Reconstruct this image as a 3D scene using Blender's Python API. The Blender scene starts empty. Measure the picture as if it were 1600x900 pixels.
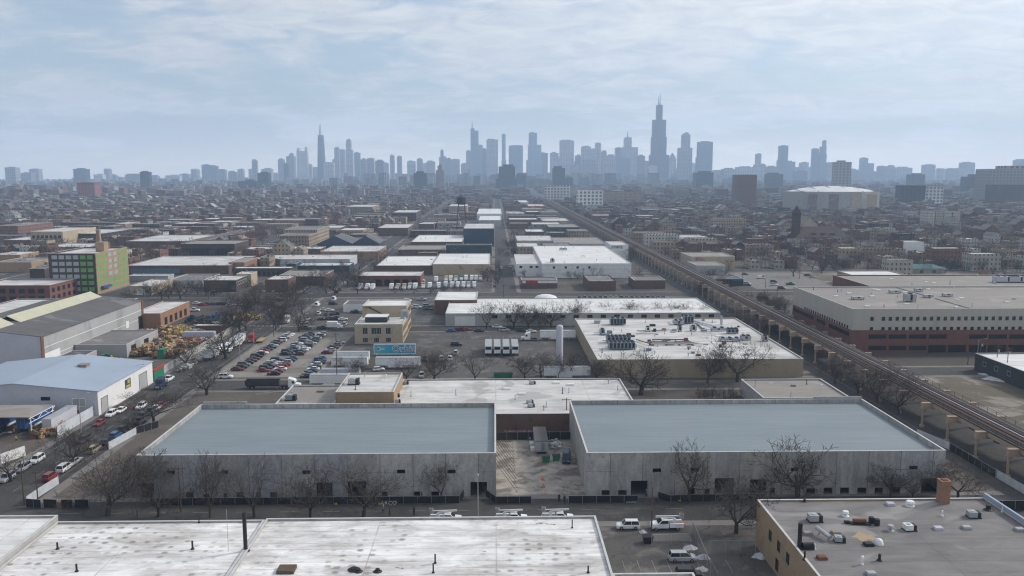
import bpy, math, random
from mathutils import Vector, Matrix, noise as mnoise
R = math.radians
rnd = random.Random(7)
sc = bpy.context.scene
COL = sc.collection
SKY_STRENGTH, SUN_E, HAZE_D, EXPO = .10, 2.3, 1.4e-4, .42
HAZE_COL = (.57, .755, 1.0)
CLOUD_LO, CLOUD_HI = (5.6, 5.85, 6.25), (7.2, 7.3, 7.4)
LOW_SKY = (14.0, 13.2, 12.3)
# ---------------------------------------------------------------- camera
F, H = 1300.0, 70.0
PITCH = math.atan(179 / F)
YAW = math.atan(27 / F)
cam_d = bpy.data.cameras.new("camera")
cam = bpy.data.objects.new("camera", cam_d)
COL.objects.link(cam)
cam.location = (0, 0, H)
cam.rotation_euler = (math.pi / 2 - PITCH, 0, -YAW)
cam_d.sensor_width = 36.0
cam_d.lens = 36.0 * F / 1600.0
cam_d.clip_start = 1.0
cam_d.clip_end = 60000.0
sc.camera = cam

def ray(px, py):
    u, v = (px - 800) / F, (450 - py) / F
    h = math.cos(PITCH) + v * math.sin(PITCH)
    z = -math.sin(PITCH) + v * math.cos(PITCH)
    return (u * math.cos(YAW) + h * math.sin(YAW), -u * math.sin(YAW) + h * math.cos(YAW), z)

def G(px, py, z=0.0):
    d = ray(px, py)
    t = (z - H) / d[2]
    return d[0] * t, d[1] * t

def W(px, py, Y):
    d = ray(px, py)
    t = Y / d[1]
    return d[0] * t, H + d[2] * t

def proj(x, y, z):
    h = x * math.sin(YAW) + y * math.cos(YAW)
    u = x * math.cos(YAW) - y * math.sin(YAW)
    f = h * math.cos(PITCH) - (z - H) * math.sin(PITCH)
    v = h * math.sin(PITCH) + (z - H) * math.cos(PITCH)
    if f < 1: return (-9999, -9999)
    return 800 + F * u / f, 450 - F * v / f

# ---------------------------------------------------------------- materials
class NT:
    def __init__(s, name):
        s.m = bpy.data.materials.new(name); s.m.use_nodes = True
        s.t = s.m.node_tree; s.n = s.t.nodes; s.b = s.n["Principled BSDF"]
    def node(s, t, **k):
        n = s.n.new(t)
        for a, v in k.items(): setattr(n, a, v)
        return n
    def put(s, sock, v):
        if isinstance(v, bpy.types.NodeSocket): s.t.links.new(v, sock)
        elif v is not None: sock.default_value = v
    def math(s, op, a, b=None, c=None, clamp=False):
        n = s.node("ShaderNodeMath", operation=op, use_clamp=clamp)
        s.put(n.inputs[0], a)
        if b is not None: s.put(n.inputs[1], b)
        if c is not None: s.put(n.inputs[2], c)
        return n.outputs[0]
    def pos(s): return s.node("ShaderNodeNewGeometry").outputs["Position"]
    def scaled(s, v, sx, sy, sz):
        n = s.node("ShaderNodeVectorMath", operation="MULTIPLY"); s.put(n.inputs[0], v); n.inputs[1].default_value = (sx, sy, sz); return n.outputs[0]
    def sep(s, v):
        n = s.node("ShaderNodeSeparateXYZ"); s.put(n.inputs[0], v); return n.outputs
    def noise(s, v, scale, detail=4, rough=.6, dist=0.0):
        n = s.node("ShaderNodeTexNoise"); s.put(n.inputs["Vector"], v); n.inputs["Scale"].default_value = scale
        n.inputs["Detail"].default_value = detail; n.inputs["Roughness"].default_value = rough; n.inputs["Distortion"].default_value = dist
        return n.outputs["Fac"]
    def step(s, v, lo, hi):
        n = s.node("ShaderNodeMapRange"); n.clamp = True
        s.put(n.inputs[0], v); n.inputs[1].default_value = lo; n.inputs[2].default_value = hi; return n.outputs[0]
    def mix(s, f, a, b):
        n = s.node("ShaderNodeMix", data_type="RGBA")
        s.put(n.inputs[0], f); s.put(n.inputs[6], c4(a)); s.put(n.inputs[7], c4(b)); return n.outputs[2]
    def ramp(s, f, cols, const=True):
        n = s.node("ShaderNodeValToRGB"); n.color_ramp.interpolation = "CONSTANT" if const else "LINEAR"
        e = n.color_ramp.elements
        while len(e) < len(cols): e.new(.5)
        for i, c in enumerate(cols):
            e[i].position = i / len(cols) if const else i / (len(cols) - 1); e[i].color = c4(c)
        s.put(n.inputs[0], f); return n.outputs[0]
    def fin(s, col, rough=.85, metal=0.0, spec=.3):
        s.put(s.b.inputs["Base Color"], c4(col)); s.put(s.b.inputs["Roughness"], rough); s.put(s.b.inputs["Metallic"], metal)
        s.b.inputs["Specular IOR Level"].default_value = spec
        return s.m

def c4(c):
    if isinstance(c, bpy.types.NodeSocket): return c
    return (c[0], c[1], c[2], 1.0)

def sca(c, k): return tuple(min(1, x * k) for x in c)

def plain(name, c, rough=.7, metal=0.0, var=.12, scale=.6):
    t = NT(name)
    n = t.noise(t.pos(), scale, 3)
    return t.fin(t.mix(t.step(n, .3, .7), sca(c, 1 - var), sca(c, 1 + var)), rough, metal)

def mottle(name, c1, c2, scale, c3=None, scale3=.1, lo3=.55, hi3=.7, rough=.9, fine=2.0, streak=None, crack=0.0):
    t = NT(name); p = t.pos()
    if streak: p2 = t.scaled(p, *streak)
    else: p2 = p
    col = t.mix(t.step(t.noise(p2, scale, 6, .65), .32, .68), c1, c2)
    if c3: col = t.mix(t.step(t.noise(p2, scale3, 5, .6, .4), lo3, hi3), col, c3)
    if crack:
        nv = t.node("ShaderNodeTexNoise"); nv.inputs["Scale"].default_value = .25; nv.inputs["Detail"].default_value = 4; t.put(nv.inputs["Vector"], p)
        ad = t.node("ShaderNodeVectorMath", operation="MULTIPLY_ADD"); t.put(ad.inputs[0], nv.outputs["Color"]); ad.inputs[1].default_value = (5, 5, 0); t.put(ad.inputs[2], p)
        for sc_, th_ in ((.10, .012), (.23, .010)):
            v = t.node("ShaderNodeTexVoronoi", feature="DISTANCE_TO_EDGE"); v.inputs["Scale"].default_value = sc_; t.put(v.inputs["Vector"], ad.outputs[0])
            ln = t.math("MULTIPLY", t.math("SUBTRACT", 1.0, t.step(v.outputs["Distance"], th_ * .5, th_ * 1.6)), t.step(t.noise(p, .05, 3), .42, .55))
            col = t.mix(t.math("MULTIPLY", ln, crack), col, (.025, .024, .023))
        v = t.node("ShaderNodeTexVoronoi"); v.distance = "CHEBYCHEV"; v.inputs["Scale"].default_value = .07; t.put(v.inputs["Vector"], p)
        pr = t.sep(v.outputs["Color"])[0]; pm = t.math("MULTIPLY", t.math("GREATER_THAN", pr, .62), t.math("LESS_THAN", v.outputs["Distance"], .30))
        col = t.mix(t.math("MULTIPLY", pm, .35), col, (.035, .034, .033))
        sm = t.step(t.noise(t.scaled(p, .25, .25, 1), .35, 6, .7, 1.5), .54, .70); col = t.mix(t.math("MULTIPLY", sm, .35), col, (.16, .148, .135))
    g = t.noise(p, fine, 2)
    col = t.mix(t.math("MULTIPLY", t.step(g, .35, .75), .25), col, sca(c1, .6))
    return t.fin(col, rough)

def flat_roof(name, base, dark, stain=.5, seams=3.0, spots=0.0, seamk=.12, patch=None, lo=.56):
    """membrane roof: seams, ponding stains, dirty patches"""
    t = NT(name); p = t.pos(); x, y, z = t.sep(p)
    n1 = t.noise(t.scaled(p, .35, 1, 1), .22, 8, .7, .5)
    col = t.mix(t.math("MULTIPLY", t.step(n1, lo - .12, lo + .2), stain), base, dark)
    n2 = t.noise(p, .035, 4, .6)
    col = t.mix(t.math("MULTIPLY", t.step(n2, .35, .7), .28), col, sca(base, .72))
    f = t.math("FRACT", t.math("DIVIDE", y, seams))
    f2 = t.math("FRACT", t.math("DIVIDE", x, seams * 9))
    ln = t.math("MAXIMUM", t.math("LESS_THAN", f, .09), t.math("LESS_THAN", f2, .012))
    ln = t.math("MULTIPLY", ln, t.step(t.noise(p, .15, 3), .3, .6))
    col = t.mix(t.math("MULTIPLY", ln, seamk), col, dark)
    if spots:
        v = t.node("ShaderNodeTexVoronoi"); v.inputs["Scale"].default_value = 1.0; v.inputs["Randomness"].default_value = .38
        t.put(v.inputs["Vector"], t.scaled(p, .42, .5, 0))
        d = t.math("ADD", v.outputs["Distance"], t.math("MULTIPLY", t.noise(p, 1.4, 3), .18))
        m = t.math("MULTIPLY", t.math("SUBTRACT", 1.0, t.step(d, .22, .40)), t.step(t.noise(p, .06, 4, .6), .40, .58))
        ring = t.math("MULTIPLY", m, t.math("ADD", .75, t.math("MULTIPLY", t.step(d, .16, .36), .3)))
        col = t.mix(t.math("MULTIPLY", ring, spots, clamp=True), col, (.20, .18, .155))
        sk = t.step(t.noise(t.scaled(p, .18, 1.6, 1), .8, 5, .65), .56, .72); col = t.mix(t.math("MULTIPLY", sk, .26), col, (.30, .28, .26))
        b = t.step(t.noise(t.scaled(p, .5, 1.1, 1), .33, 5, .7), .655, .69)
        col = t.mix(t.math("MULTIPLY", b, .9), col, (.035, .03, .028))
    if patch:
        pm = t.step(t.noise(p, .05, 2, .5, 1.0), .60, .63)
        col = t.mix(t.math("MULTIPLY", pm, .6), col, patch)
    return t.fin(col, .75)

def facade(name, cols, wx=3.0, wz=3.4, fx=.42, fz=.5, src="Random", glass=(.025, .03, .036), win=1.0, z0=.3, courses=True):
    t = NT(name); p = t.pos(); x, y, z = t.sep(p)
    g = t.node("ShaderNodeNewGeometry"); nx, ny, nz = t.sep(g.outputs["True Normal"])
    sx = t.math("GREATER_THAN", t.math("ABSOLUTE", nx), t.math("ABSOLUTE", ny))
    u = t.math("ADD", t.math("MULTIPLY", sx, y), t.math("MULTIPLY", t.math("SUBTRACT", 1.0, sx), x))
    if src == "Random": r = t.node("ShaderNodeObjectInfo").outputs["Random"]
    elif src == "Island": r = g.outputs["Random Per Island"]
    else: r = .1
    col = t.ramp(r, cols)
    col = t.mix(t.math("MULTIPLY", t.step(t.noise(t.scaled(p, 1, 1, .4), .35, 5, .65), .3, .75), .45), col, (.03, .028, .026))
    fu = t.math("FRACT", t.math("DIVIDE", u, wx)); fzv = t.math("FRACT", t.math("DIVIDE", z, wz))
    m = t.math("MULTIPLY", t.math("COMPARE", fu, .5, fx / 2), t.math("COMPARE", fzv, z0 + fz / 2, fz / 2))
    m = t.math("MULTIPLY", m, t.math("LESS_THAN", t.math("ABSOLUTE", nz), .5))
    m = t.math("MULTIPLY", m, win)
    col = t.mix(m, col, glass)
    t.fin(col, .8)
    t.put(t.b.inputs["Roughness"], t.math("SUBTRACT", .85, t.math("MULTIPLY", m, .6)))
    return t.m

M = {}
M["concrete_wall"] = None
def concrete_wall():
    t = NT("tilt up concrete"); p = t.pos(); x, y, z = t.sep(p)
    u = t.math("ADD", x, y)
    pn = t.math("DIVIDE", u, 7.1)
    cell = t.math("FLOOR", pn); fr = t.math("FRACT", pn)
    wn = t.node("ShaderNodeTexWhiteNoise", noise_dimensions="1D"); t.put(wn.inputs["W"], cell)
    wn2 = t.node("ShaderNodeTexWhiteNoise", noise_dimensions="1D"); t.put(wn2.inputs["W"], t.math("FLOOR", t.math("DIVIDE", u, 3.55)))
    col = t.ramp(wn.outputs[0], [(.37, .365, .35), (.44, .43, .41), (.31, .31, .30), (.38, .355, .32), (.34, .345, .37)])
    col = t.mix(t.math("MULTIPLY", wn2.outputs[0], .25), col, (.50, .49, .47))
    col = t.mix(t.math("MULTIPLY", t.step(t.noise(t.scaled(p, 1, 1, .35), .5, 8, .72, .8), .4, .7), .8), col, (.17, .165, .16))
    col = t.mix(t.math("MULTIPLY", t.step(t.noise(p, 1.6, 5, .7), .5, .72), .45), col, (.14, .137, .135))
    col = t.mix(t.math("MULTIPLY", t.step(t.noise(t.scaled(p, 1, 1, .12), 1.1, 4, .6), .55, .75), .4), col, (.52, .51, .5))
    seam = t.math("MAXIMUM", t.math("LESS_THAN", fr, .018), t.math("MULTIPLY", t.math("COMPARE", z, 5.6, .04), t.step(t.noise(p, .12, 2), .45, .55)))
    col = t.mix(t.math("MULTIPLY", seam, .75), col, (.07, .07, .07))
    return t.fin(col, .9)
M["concrete_wall"] = concrete_wall()
M["concrete"] = mottle("concrete", (.30, .30, .29), (.42, .41, .39), .5, (.2, .2, .19), .3)
M["coping"] = plain("pale coping", (.50, .50, .49), .6)
def blue_roof():
    t = NT("blue grey sheet roof"); p = t.pos(); x, y, z = t.sep(p)
    col = t.mix(t.step(t.noise(t.scaled(p, .25, 1, 1), .18, 5, .6), .3, .7), (.185, .220, .238), (.226, .262, .282))
    f = t.math("FRACT", t.math("DIVIDE", y, 1.5))
    n = t.step(t.noise(t.scaled(p, .06, 2.4, 1), .9, 4, .6), .45, .7)
    col = t.mix(t.math("MULTIPLY", t.math("MAXIMUM", t.math("LESS_THAN", f, .08), t.math("MULTIPLY", n, .7)), .55), col, (.11, .138, .156))
    sp = t.step(t.noise(p, .9, 2), .755, .77)
    col = t.mix(t.math("MULTIPLY", sp, .5), col, (.5, .52, .54))
    return t.fin(col, .55)
M["blue_roof"] = blue_roof()
M["white_spotted"] = flat_roof("white roof with pond stains", (.84, .83, .82), (.25, .225, .20), .95, 2.4, spots=1.0, seamk=.5, lo=.51)
M["white_clean"] = flat_roof("white membrane roof", (.74, .74, .73), (.34, .32, .29), .7, 3.2, seamk=.45, lo=.53)
M["white_dirty"] = flat_roof("dirty white roof", (.64, .63, .61), (.20, .185, .17), .7, 3.0, seamk=.4, patch=(.30, .29, .27), lo=.5)
M["grey_flat"] = flat_roof("grey gravel roof", (.215, .203, .198), (.105, .098, .095), .95, 4.0, seamk=.45, patch=(.31, .295, .285), lo=.49)
M["tan_flat"] = flat_roof("tan gravel roof", (.27, .245, .22), (.16, .145, .13), .75, 6.0, seamk=.25, patch=(.32, .295, .265))
M["dark_flat"] = flat_roof("dark tar roof", (.12, .115, .115), (.05, .05, .05), .7, 4.0, seamk=.3, patch=(.2, .2, .2))
M["brown_flat"] = flat_roof("brown tar roof", (.21, .175, .15), (.10, .085, .075), .7, 4.0, patch=(.3, .27, .24))
M["steel_blue_roof"] = plain("pale blue metal roof", (.30, .36, .44), .5, 0, .06, .08)
M["tan_brick"] = mottle("tan brick", (.36, .26, .165), (.31, .22, .14), .8, (.22, .16, .11), .3)
M["cream_brick"] = mottle("cream brick", (.46, .38, .27), (.38, .31, .22), .8, (.25, .20, .15), .25)
M["red_brick"] = mottle("red brick", (.185, .085, .065), (.15, .07, .055), .9, (.10, .055, .046), .3)
M["orange_brick"] = mottle("orange brick", (.32, .18, .11), (.27, .15, .095), .9, (.2, .12, .085), .3)
M["brown_brick"] = mottle("brown brick", (.15, .095, .07), (.115, .075, .06), .9, (.07, .05, .045), .3)
M["dark_brick"] = mottle("dark brick", (.085, .062, .055), (.065, .05, .046), .9, (.04, .035, .032), .3)
M["buff"] = mottle("buff painted wall", (.38, .31, .215), (.34, .275, .19), .3, (.27, .22, .16), .2, streak=(1, 1, .3))
M["grey_panel"] = mottle("grey panel wall", (.42, .42, .40), (.36, .36, .345), .3, (.27, .265, .25), .15, .6, .85, streak=(1, 1, .25))
M["beige_panel"] = mottle("beige precast panels", (.43, .405, .36), (.38, .36, .32), .3, (.29, .27, .24), .15, .58, .8, streak=(1, 1, .25))
M["grey_metal"] = mottle("grey corrugated wall", (.38, .38, .375), (.345, .345, .345), .15, (.2, .2, .2), .1, streak=(1, 1, .3))
M["white_wall"] = mottle("white painted wall", (.74, .74, .73), (.66, .66, .66), .3, (.5, .5, .49), .2, .6, .9, streak=(1, 1, .3))
M["pale_wall"] = mottle("pale lilac metal wall", (.50, .50, .55), (.45, .45, .50), .2)
M["dark_wall"] = mottle("dark painted wall", (.05, .055, .06), (.035, .04, .045), .4)
M["navy_wall"] = mottle("navy wall", (.045, .075, .115), (.035, .06, .095), .3)
M["teal_wall"] = mottle("dark teal wall", (.03, .075, .09), (.025, .055, .07), .3)
M["black"] = plain("black", (.018, .018, .02), .6)
M["void"] = plain("dark interior", (.012, .012, .012), .95)
M["glass"] = plain("window glass", (.02, .025, .03), .12, 0, .2, .3)
M["glass_blue"] = plain("blue glass", (.10, .17, .22), .15)
M["green_panel"] = plain("green window panel", (.13, .33, .10), .6)
M["pale_panel"] = plain("pale window panel", (.32, .35, .36), .5)
M["yellow_sheet"] = mottle("yellowed skylight sheet", (.50, .49, .37), (.43, .42, .32), .3)
M["steel"] = plain("galvanised steel", (.42, .43, .44), .45, .6, .1)
M["white_metal"] = plain("white painted metal", (.72, .73, .73), .45)
M["grey_paint"] = plain("grey painted metal", (.33, .345, .36), .5)
M["bluegrey_metal"] = plain("blue grey machine casing", (.17, .22, .26), .5)
M["rust"] = mottle("rusty metal", (.20, .09, .05), (.13, .06, .04), 1.2)
M["rust_tan"] = mottle("faded tan steel", (.40, .31, .235), (.33, .25, .185), .5, (.25, .17, .12), .4, .6, .8)
M["wood"] = mottle("weathered wood", (.12, .085, .06), (.09, .065, .05), 1.0)
M["wood_pale"] = mottle("pale timber", (.42, .28, .15), (.34, .22, .12), 1.0)
M["bark"] = mottle("bark", (.042, .036, .032), (.062, .053, .047), 1.5)
M["twig"] = plain("twigs", (.066, .053, .045), .9)
M["dry_crown"] = plain("bare twigs", (.085, .062, .050), .95, 0, .25, .05)
M["rubber"] = plain("rubber", (.02, .02, .02), .8)
M["rim"] = plain("wheel rim", (.35, .35, .36), .35, .7)
M["car_glass"] = plain("car glass", (.02, .025, .03), .08)
M["headlight"] = plain("headlight lens", (.7, .72, .74), .15)
M["taillight"] = plain("tail light lens", (.4, .02, .015), .2)
M["snow"] = plain("old snow", (.50, .51, .53), .7, 0, .15, .9)
M["red_paint"] = plain("red paint", (.42, .025, .03), .4)
M["green_paint"] = plain("green paint", (.02, .18, .09), .5)
M["yellow_paint"] = plain("yellow paint", (.46, .35, .06), .5)
M["orange_paint"] = plain("orange paint", (.75, .20, .03), .5)
M["blue_paint"] = plain("blue paint", (.03, .09, .26), .45)
M["cardboard"] = plain("cardboard", (.42, .29, .16), .85, 0, .3, .8)
M["skin"] = plain("skin", (.35, .2, .14), .6)
M["cloth_dark"] = plain("dark cloth", (.025, .027, .033), .9)
M["cloth_grey"] = plain("grey cloth", (.13, .13, .14), .9)
M["hivis"] = plain("hi vis yellow", (.55, .7, .05), .7)
M["mesh_white"] = plain("white mesh screen", (.48, .51, .54), .8, 0, .15, .5)
M["screen_black"] = mottle("black screen cloth", (.014, .014, .015), (.024, .024, .026), .8)
M["ballast"] = mottle("track bed", (.06, .052, .048), (.035, .032, .03), .6)
M["rail"] = plain("worn rail", (.55, .55, .56), .3, .9)
M["tie"] = mottle("track timber", (.045, .036, .03), (.07, .055, .045), .8)
def chain_mat():
    t = NT("chain link"); m = t.m
    tr = t.node("ShaderNodeBsdfTransparent"); mx = t.node("ShaderNodeMixShader"); mx.inputs[0].default_value = .22
    out = t.n["Material Output"]; t.fin((.20, .20, .20), .6)
    t.t.links.new(tr.outputs[0], mx.inputs[1]); t.t.links.new(t.b.outputs[0], mx.inputs[2]); t.t.links.new(mx.outputs[0], out.inputs[0])
    return m
M["chain"] = chain_mat()
CARCOL = {
 "black": (.012, .012, .014), "charcoal": (.04, .042, .046), "grey": (.14, .145, .15), "silver": (.40, .41, .42), "white": (.72, .72, .72),
 "navy": (.015, .03, .075), "blue": (.025, .10, .26), "red": (.24, .018, .02), "maroon": (.10, .012, .02), "tan": (.30, .235, .15),
 "teal": (.02, .12, .12), "green": (.02, .09, .05), "orange": (.5, .13, .02), "yellow": (.6, .42, .03), "brown": (.11, .06, .035)}
for k, c in CARCOL.items():
    t = NT("car paint " + k); t.b.inputs["Coat Weight"].default_value = .35; t.b.inputs["Coat Roughness"].default_value = .15
    M["car_" + k] = t.fin(t.mix(t.step(t.noise(t.pos(), .8, 3), .4, .8), c, sca(c, .8)), .42)
# facades for smaller buildings
M["house_wall"] = facade("house walls", [(.24, .11, .075), (.40, .30, .19), (.16, .09, .07), (.34, .33, .31), (.30, .17, .11), (.5, .48, .44), (.12, .10, .095)], 2.6, 3.2, .36, .5, "Random", glass=(.05, .05, .055))
M["house_wall_far"] = facade("far house walls", [(.18, .09, .068), (.28, .215, .15), (.13, .078, .062), (.22, .21, .20), (.22, .13, .09), (.38, .36, .33), (.10, .08, .075), (.15, .085, .065)], 2.9, 3.2, .32, .42, "Island", glass=(.06, .06, .065))
def island_roof(name, cols, src):
    t = NT(name)
    r = t.node("ShaderNodeNewGeometry").outputs["Random Per Island"] if src == "Island" else t.node("ShaderNodeObjectInfo").outputs["Random"]
    col = t.ramp(r, cols)
    col = t.mix(t.math("MULTIPLY", t.step(t.noise(t.pos(), .25, 5, .65), .35, .75), .5), col, (.09, .085, .08))
    return t.fin(col, .85)
RC = [(.11, .09, .078), (.18, .155, .135), (.08, .068, .062), (.26, .25, .24), (.12, .092, .08), (.40, .39, .38), (.13, .12, .12), (.09, .075, .07), (.14, .11, .10)]
M["roof_far"] = island_roof("far roofs", RC, "Island")
M["brick_win"] = facade("brick with windows", [(.20, .10, .075), (.17, .09, .068), (.22, .12, .09)], 2.8, 3.5, .34, .44, "Random", glass=(.05, .05, .055))
M["tan_win"] = facade("tan brick with windows", [(.36, .28, .195), (.32, .245, .175), (.38, .31, .225)], 3.0, 3.6, .34, .44, "Random", glass=(.05, .05, .055))
M["cream_win"] = facade("cream walls with windows", [(.50, .47, .40), (.55, .53, .48), (.44, .41, .36)], 3.0, 3.4, .34, .44, "Random", glass=(.06, .065, .07))
M["dark_win"] = facade("dark brick with windows", [(.10, .07, .06), (.085, .065, .06), (.12, .08, .065)], 3.2, 3.8, .5, .55, "Random")
M["plain_mix"] = facade("plain shed walls", [(.20, .17, .15), (.32, .29, .25), (.14, .10, .09), (.4, .39, .37)], 9, 5, .3, .4, "Random", win=.8, z0=.05)
# skyline
def tower(name, c, glass, vx=9.0, fz=7.5):
    t = NT(name); p = t.pos(); x, y, z = t.sep(p)
    g = t.node("ShaderNodeNewGeometry"); nx, ny, nz = t.sep(g.outputs["True Normal"])
    u = t.math("ADD", x, y)
    a = t.math("COMPARE", t.math("FRACT", t.math("DIVIDE", u, vx)), .5, .3)
    b = t.math("COMPARE", t.math("FRACT", t.math("DIVIDE", z, fz)), .5, .32)
    m = t.math("MULTIPLY", a, b)
    m = t.math("MULTIPLY", m, t.math("LESS_THAN", t.math("ABSOLUTE", nz), .5))
    r = t.node("ShaderNodeObjectInfo").outputs["Random"]
    base = t.mix(r, sca(c, .45), sca(c, 1.55))
    band = t.math("COMPARE", t.math("FRACT", t.math("DIVIDE", z, 86)), .5, .03)
    ns = t.step(t.noise(p, .015, 3, .6), .35, .65); base = t.mix(t.math("MULTIPLY", ns, .35), base, sca(c, .5)); col = t.mix(m, base, glass); col = t.mix(t.math("MULTIPLY", band, .6), col, sca(c, .4))
    return t.fin(col, .5)
M["t_dark"] = tower("dark tower", (.035, .04, .05), (.02, .024, .03))
M["t_blue"] = tower("blue glass tower", (.20, .26, .31), (.07, .11, .15), 12, 11)
M["t_stone"] = tower("stone tower", (.38, .36, .33), (.10, .10, .11), 13, 10)
M["t_pale"] = tower("pale tower", (.58, .57, .55), (.16, .17, .18), 8, 7)
M["t_red"] = tower("red brick tower", (.25, .10, .08), (.09, .06, .06), 5, 3.5)
M["t_pink"] = tower("rose brick tower", (.30, .17, .14), (.12, .08, .08), 5, 3.5)
# ---------------------------------------------------------------- mesh helpers
class MB:
    def __init__(s): s.v, s.f, s.mi = [], [], []
    def quad(s, a, b, c, d, mi=0):
        i = len(s.v); s.v += [a, b, c, d]; s.f.append((i, i + 1, i + 2, i + 3)); s.mi.append(mi)
    def tri(s, a, b, c, mi=0):
        i = len(s.v); s.v += [a, b, c]; s.f.append((i, i + 1, i + 2)); s.mi.append(mi)
    def box(s, x0, y0, z0, x1, y1, z1, mi=0, bottom=True, top=True):
        i = len(s.v)
        s.v += [(x0, y0, z0), (x1, y0, z0), (x1, y1, z0), (x0, y1, z0), (x0, y0, z1), (x1, y0, z1), (x1, y1, z1), (x0, y1, z1)]
        fs = [(0, 1, 5, 4), (1, 2, 6, 5), (2, 3, 7, 6), (3, 0, 4, 7)]
        if top: fs.append((4, 5, 6, 7))
        if bottom: fs.append((3, 2, 1, 0))
        for f in fs: s.f.append(tuple(i + k for k in f)); s.mi.append(mi)
        return s
    def obox(s, c, sx, sy, sz, rz=0, mi=0, tilt=0):
        cx, cy, cz = c; ca, sa = math.cos(rz), math.sin(rz); ct, st = math.cos(tilt), math.sin(tilt); i = len(s.v)
        for dz in (-sz / 2, sz / 2):
            for dx, dy in ((-sx / 2, -sy / 2), (sx / 2, -sy / 2), (sx / 2, sy / 2), (-sx / 2, sy / 2)):
                x, z = dx * ct - dz * st, dx * st + dz * ct
                s.v.append((cx + x * ca - dy * sa, cy + x * sa + dy * ca, cz + z))
        for f in ((0, 1, 5, 4), (1, 2, 6, 5), (2, 3, 7, 6), (3, 0, 4, 7), (4, 5, 6, 7), (3, 2, 1, 0)):
            s.f.append(tuple(i + k for k in f)); s.mi.append(mi)
        return s
    def tube(s, p, q, r0, r1=None, n=6, mi=0, cap=True):
        if r1 is None: r1 = r0
        p, q = Vector(p), Vector(q); d = (q - p)
        if d.length < 1e-6: return s
        d.normalize(); a = d.orthogonal().normalized(); b = d.cross(a); i = len(s.v)
        for c, r in ((p, r0), (q, r1)):
            for k in range(n):
                t = 2 * math.pi * k / n; s.v.append(tuple(c + a * (r * math.cos(t)) + b * (r * math.sin(t))))
        for k in range(n):
            s.f.append((i + k, i + (k + 1) % n, i + n + (k + 1) % n, i + n + k)); s.mi.append(mi)
        if cap and n > 3:
            s.f.append(tuple(i + n + k for k in range(n))); s.mi.append(mi)
            s.f.append(tuple(i + n - 1 - k for k in range(n))); s.mi.append(mi)
        return s
    def lathe(s, prof, n=12, c=(0, 0), mi=0):
        i = len(s.v); m = len(prof)
        for r, z in prof:
            for k in range(n):
                t = 2 * math.pi * k / n; s.v.append((c[0] + r * math.cos(t), c[1] + r * math.sin(t), z))
        for j in range(m - 1):
            for k in range(n):
                s.f.append((i + j * n + k, i + j * n + (k + 1) % n, i + (j + 1) * n + (k + 1) % n, i + (j + 1) * n + k)); s.mi.append(mi)
        s.f.append(tuple(i + (m - 1) * n + k for k in range(n))); s.mi.append(mi)
        return s
    def loft(s, rings, mi=0, caps=True):
        i = len(s.v); n = len(rings[0])
        for r in rings: s.v += r
        for j in range(len(rings) - 1):
            for k in range(n):
                s.f.append((i + j * n + k, i + j * n + (k + 1) % n, i + (j + 1) * n + (k + 1) % n, i + (j + 1) * n + k)); s.mi.append(mi)
        if caps:
            s.f.append(tuple(i + n - 1 - k for k in range(n))); s.mi.append(mi)
            e = i + (len(rings) - 1) * n; s.f.append(tuple(e + k for k in range(n))); s.mi.append(mi)
        return s
    def mesh(s, name, mats):
        me = bpy.data.meshes.new(name); me.from_pydata(s.v, [], s.f)
        mats = mats if isinstance(mats, (list, tuple)) else [mats]
        for m in mats: me.materials.append(M[m] if isinstance(m, str) else m)
        if len(mats) > 1: me.polygons.foreach_set("material_index", s.mi)
        me.update(); return me
    def build(s, name, mats, parent=None, smooth=False, loc=None):
        me = s.mesh(name, mats)
        if smooth: me.polygons.foreach_set("use_smooth", [True] * len(me.polygons))
        o = bpy.data.objects.new(name, me); COL.objects.link(o)
        if parent: o.parent = parent
        if loc: o.location = loc
        return o

REG = []
def tag(o, label, cat, group=None):
    o["category"] = cat; o["label"] = label
    if group: o["group"] = group
    REG.append(o); return o
def thing(name, label, cat, loc=(0, 0, 0), rz=0.0, group=None):
    o = bpy.data.objects.new(name, None); COL.objects.link(o)
    o.location = loc; o.rotation_euler = (0, 0, rz); o.empty_display_size = .5
    return tag(o, label, cat, group)
def structure(o): o["kind"] = "structure"; return o
def stuff(o): o["kind"] = "stuff"; return o
KIDS = {}
def kids(o): return [c for c in bpy.data.objects if c.parent == o]
def tree_of(o):
    """remember children once, so that copying stays cheap"""
    if o.name not in KIDS: KIDS[o.name] = [(c, kids(c)) for c in kids(o)]
    return KIDS[o.name]
def dup(o, loc, rz, label, group=None, scale=None, matmap=None):
    ks = tree_of(o); c = o.copy(); COL.objects.link(c); c.location = loc; c.rotation_euler = (0, 0, rz)
    c["label"] = label
    if group: c["group"] = group
    if scale: c.scale = scale
    REG.append(c)
    for k, subs in ks:
        d = k.copy(); COL.objects.link(d); d.parent = c
        if matmap and k.name.split(".")[0] in matmap: d.material_slots[0].link = "OBJECT"; d.material_slots[0].material = matmap[k.name.split(".")[0]]
        for g in subs:
            e = g.copy(); COL.objects.link(e); e.parent = d
    return c

OCC = []                                                     # footprints already taken
def free(x0, x1, y0, y1, pad=1.0):
    for a, b, c, d in OCC:
        if x0 < b + pad and x1 > a - pad and y0 < d + pad and y1 > c - pad: return False
    return True

def fp(pl, pr, yf, yb, h):
    """footprint from the roof's front edge (pl..pr at yf) and its back edge at yb"""
    x0, y0 = G(pl, yf, h); x1, _ = G(pr, yf, h); _, y1 = G((pl + pr) / 2, yb, h)
    return x0, x1, y0, y1

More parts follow.
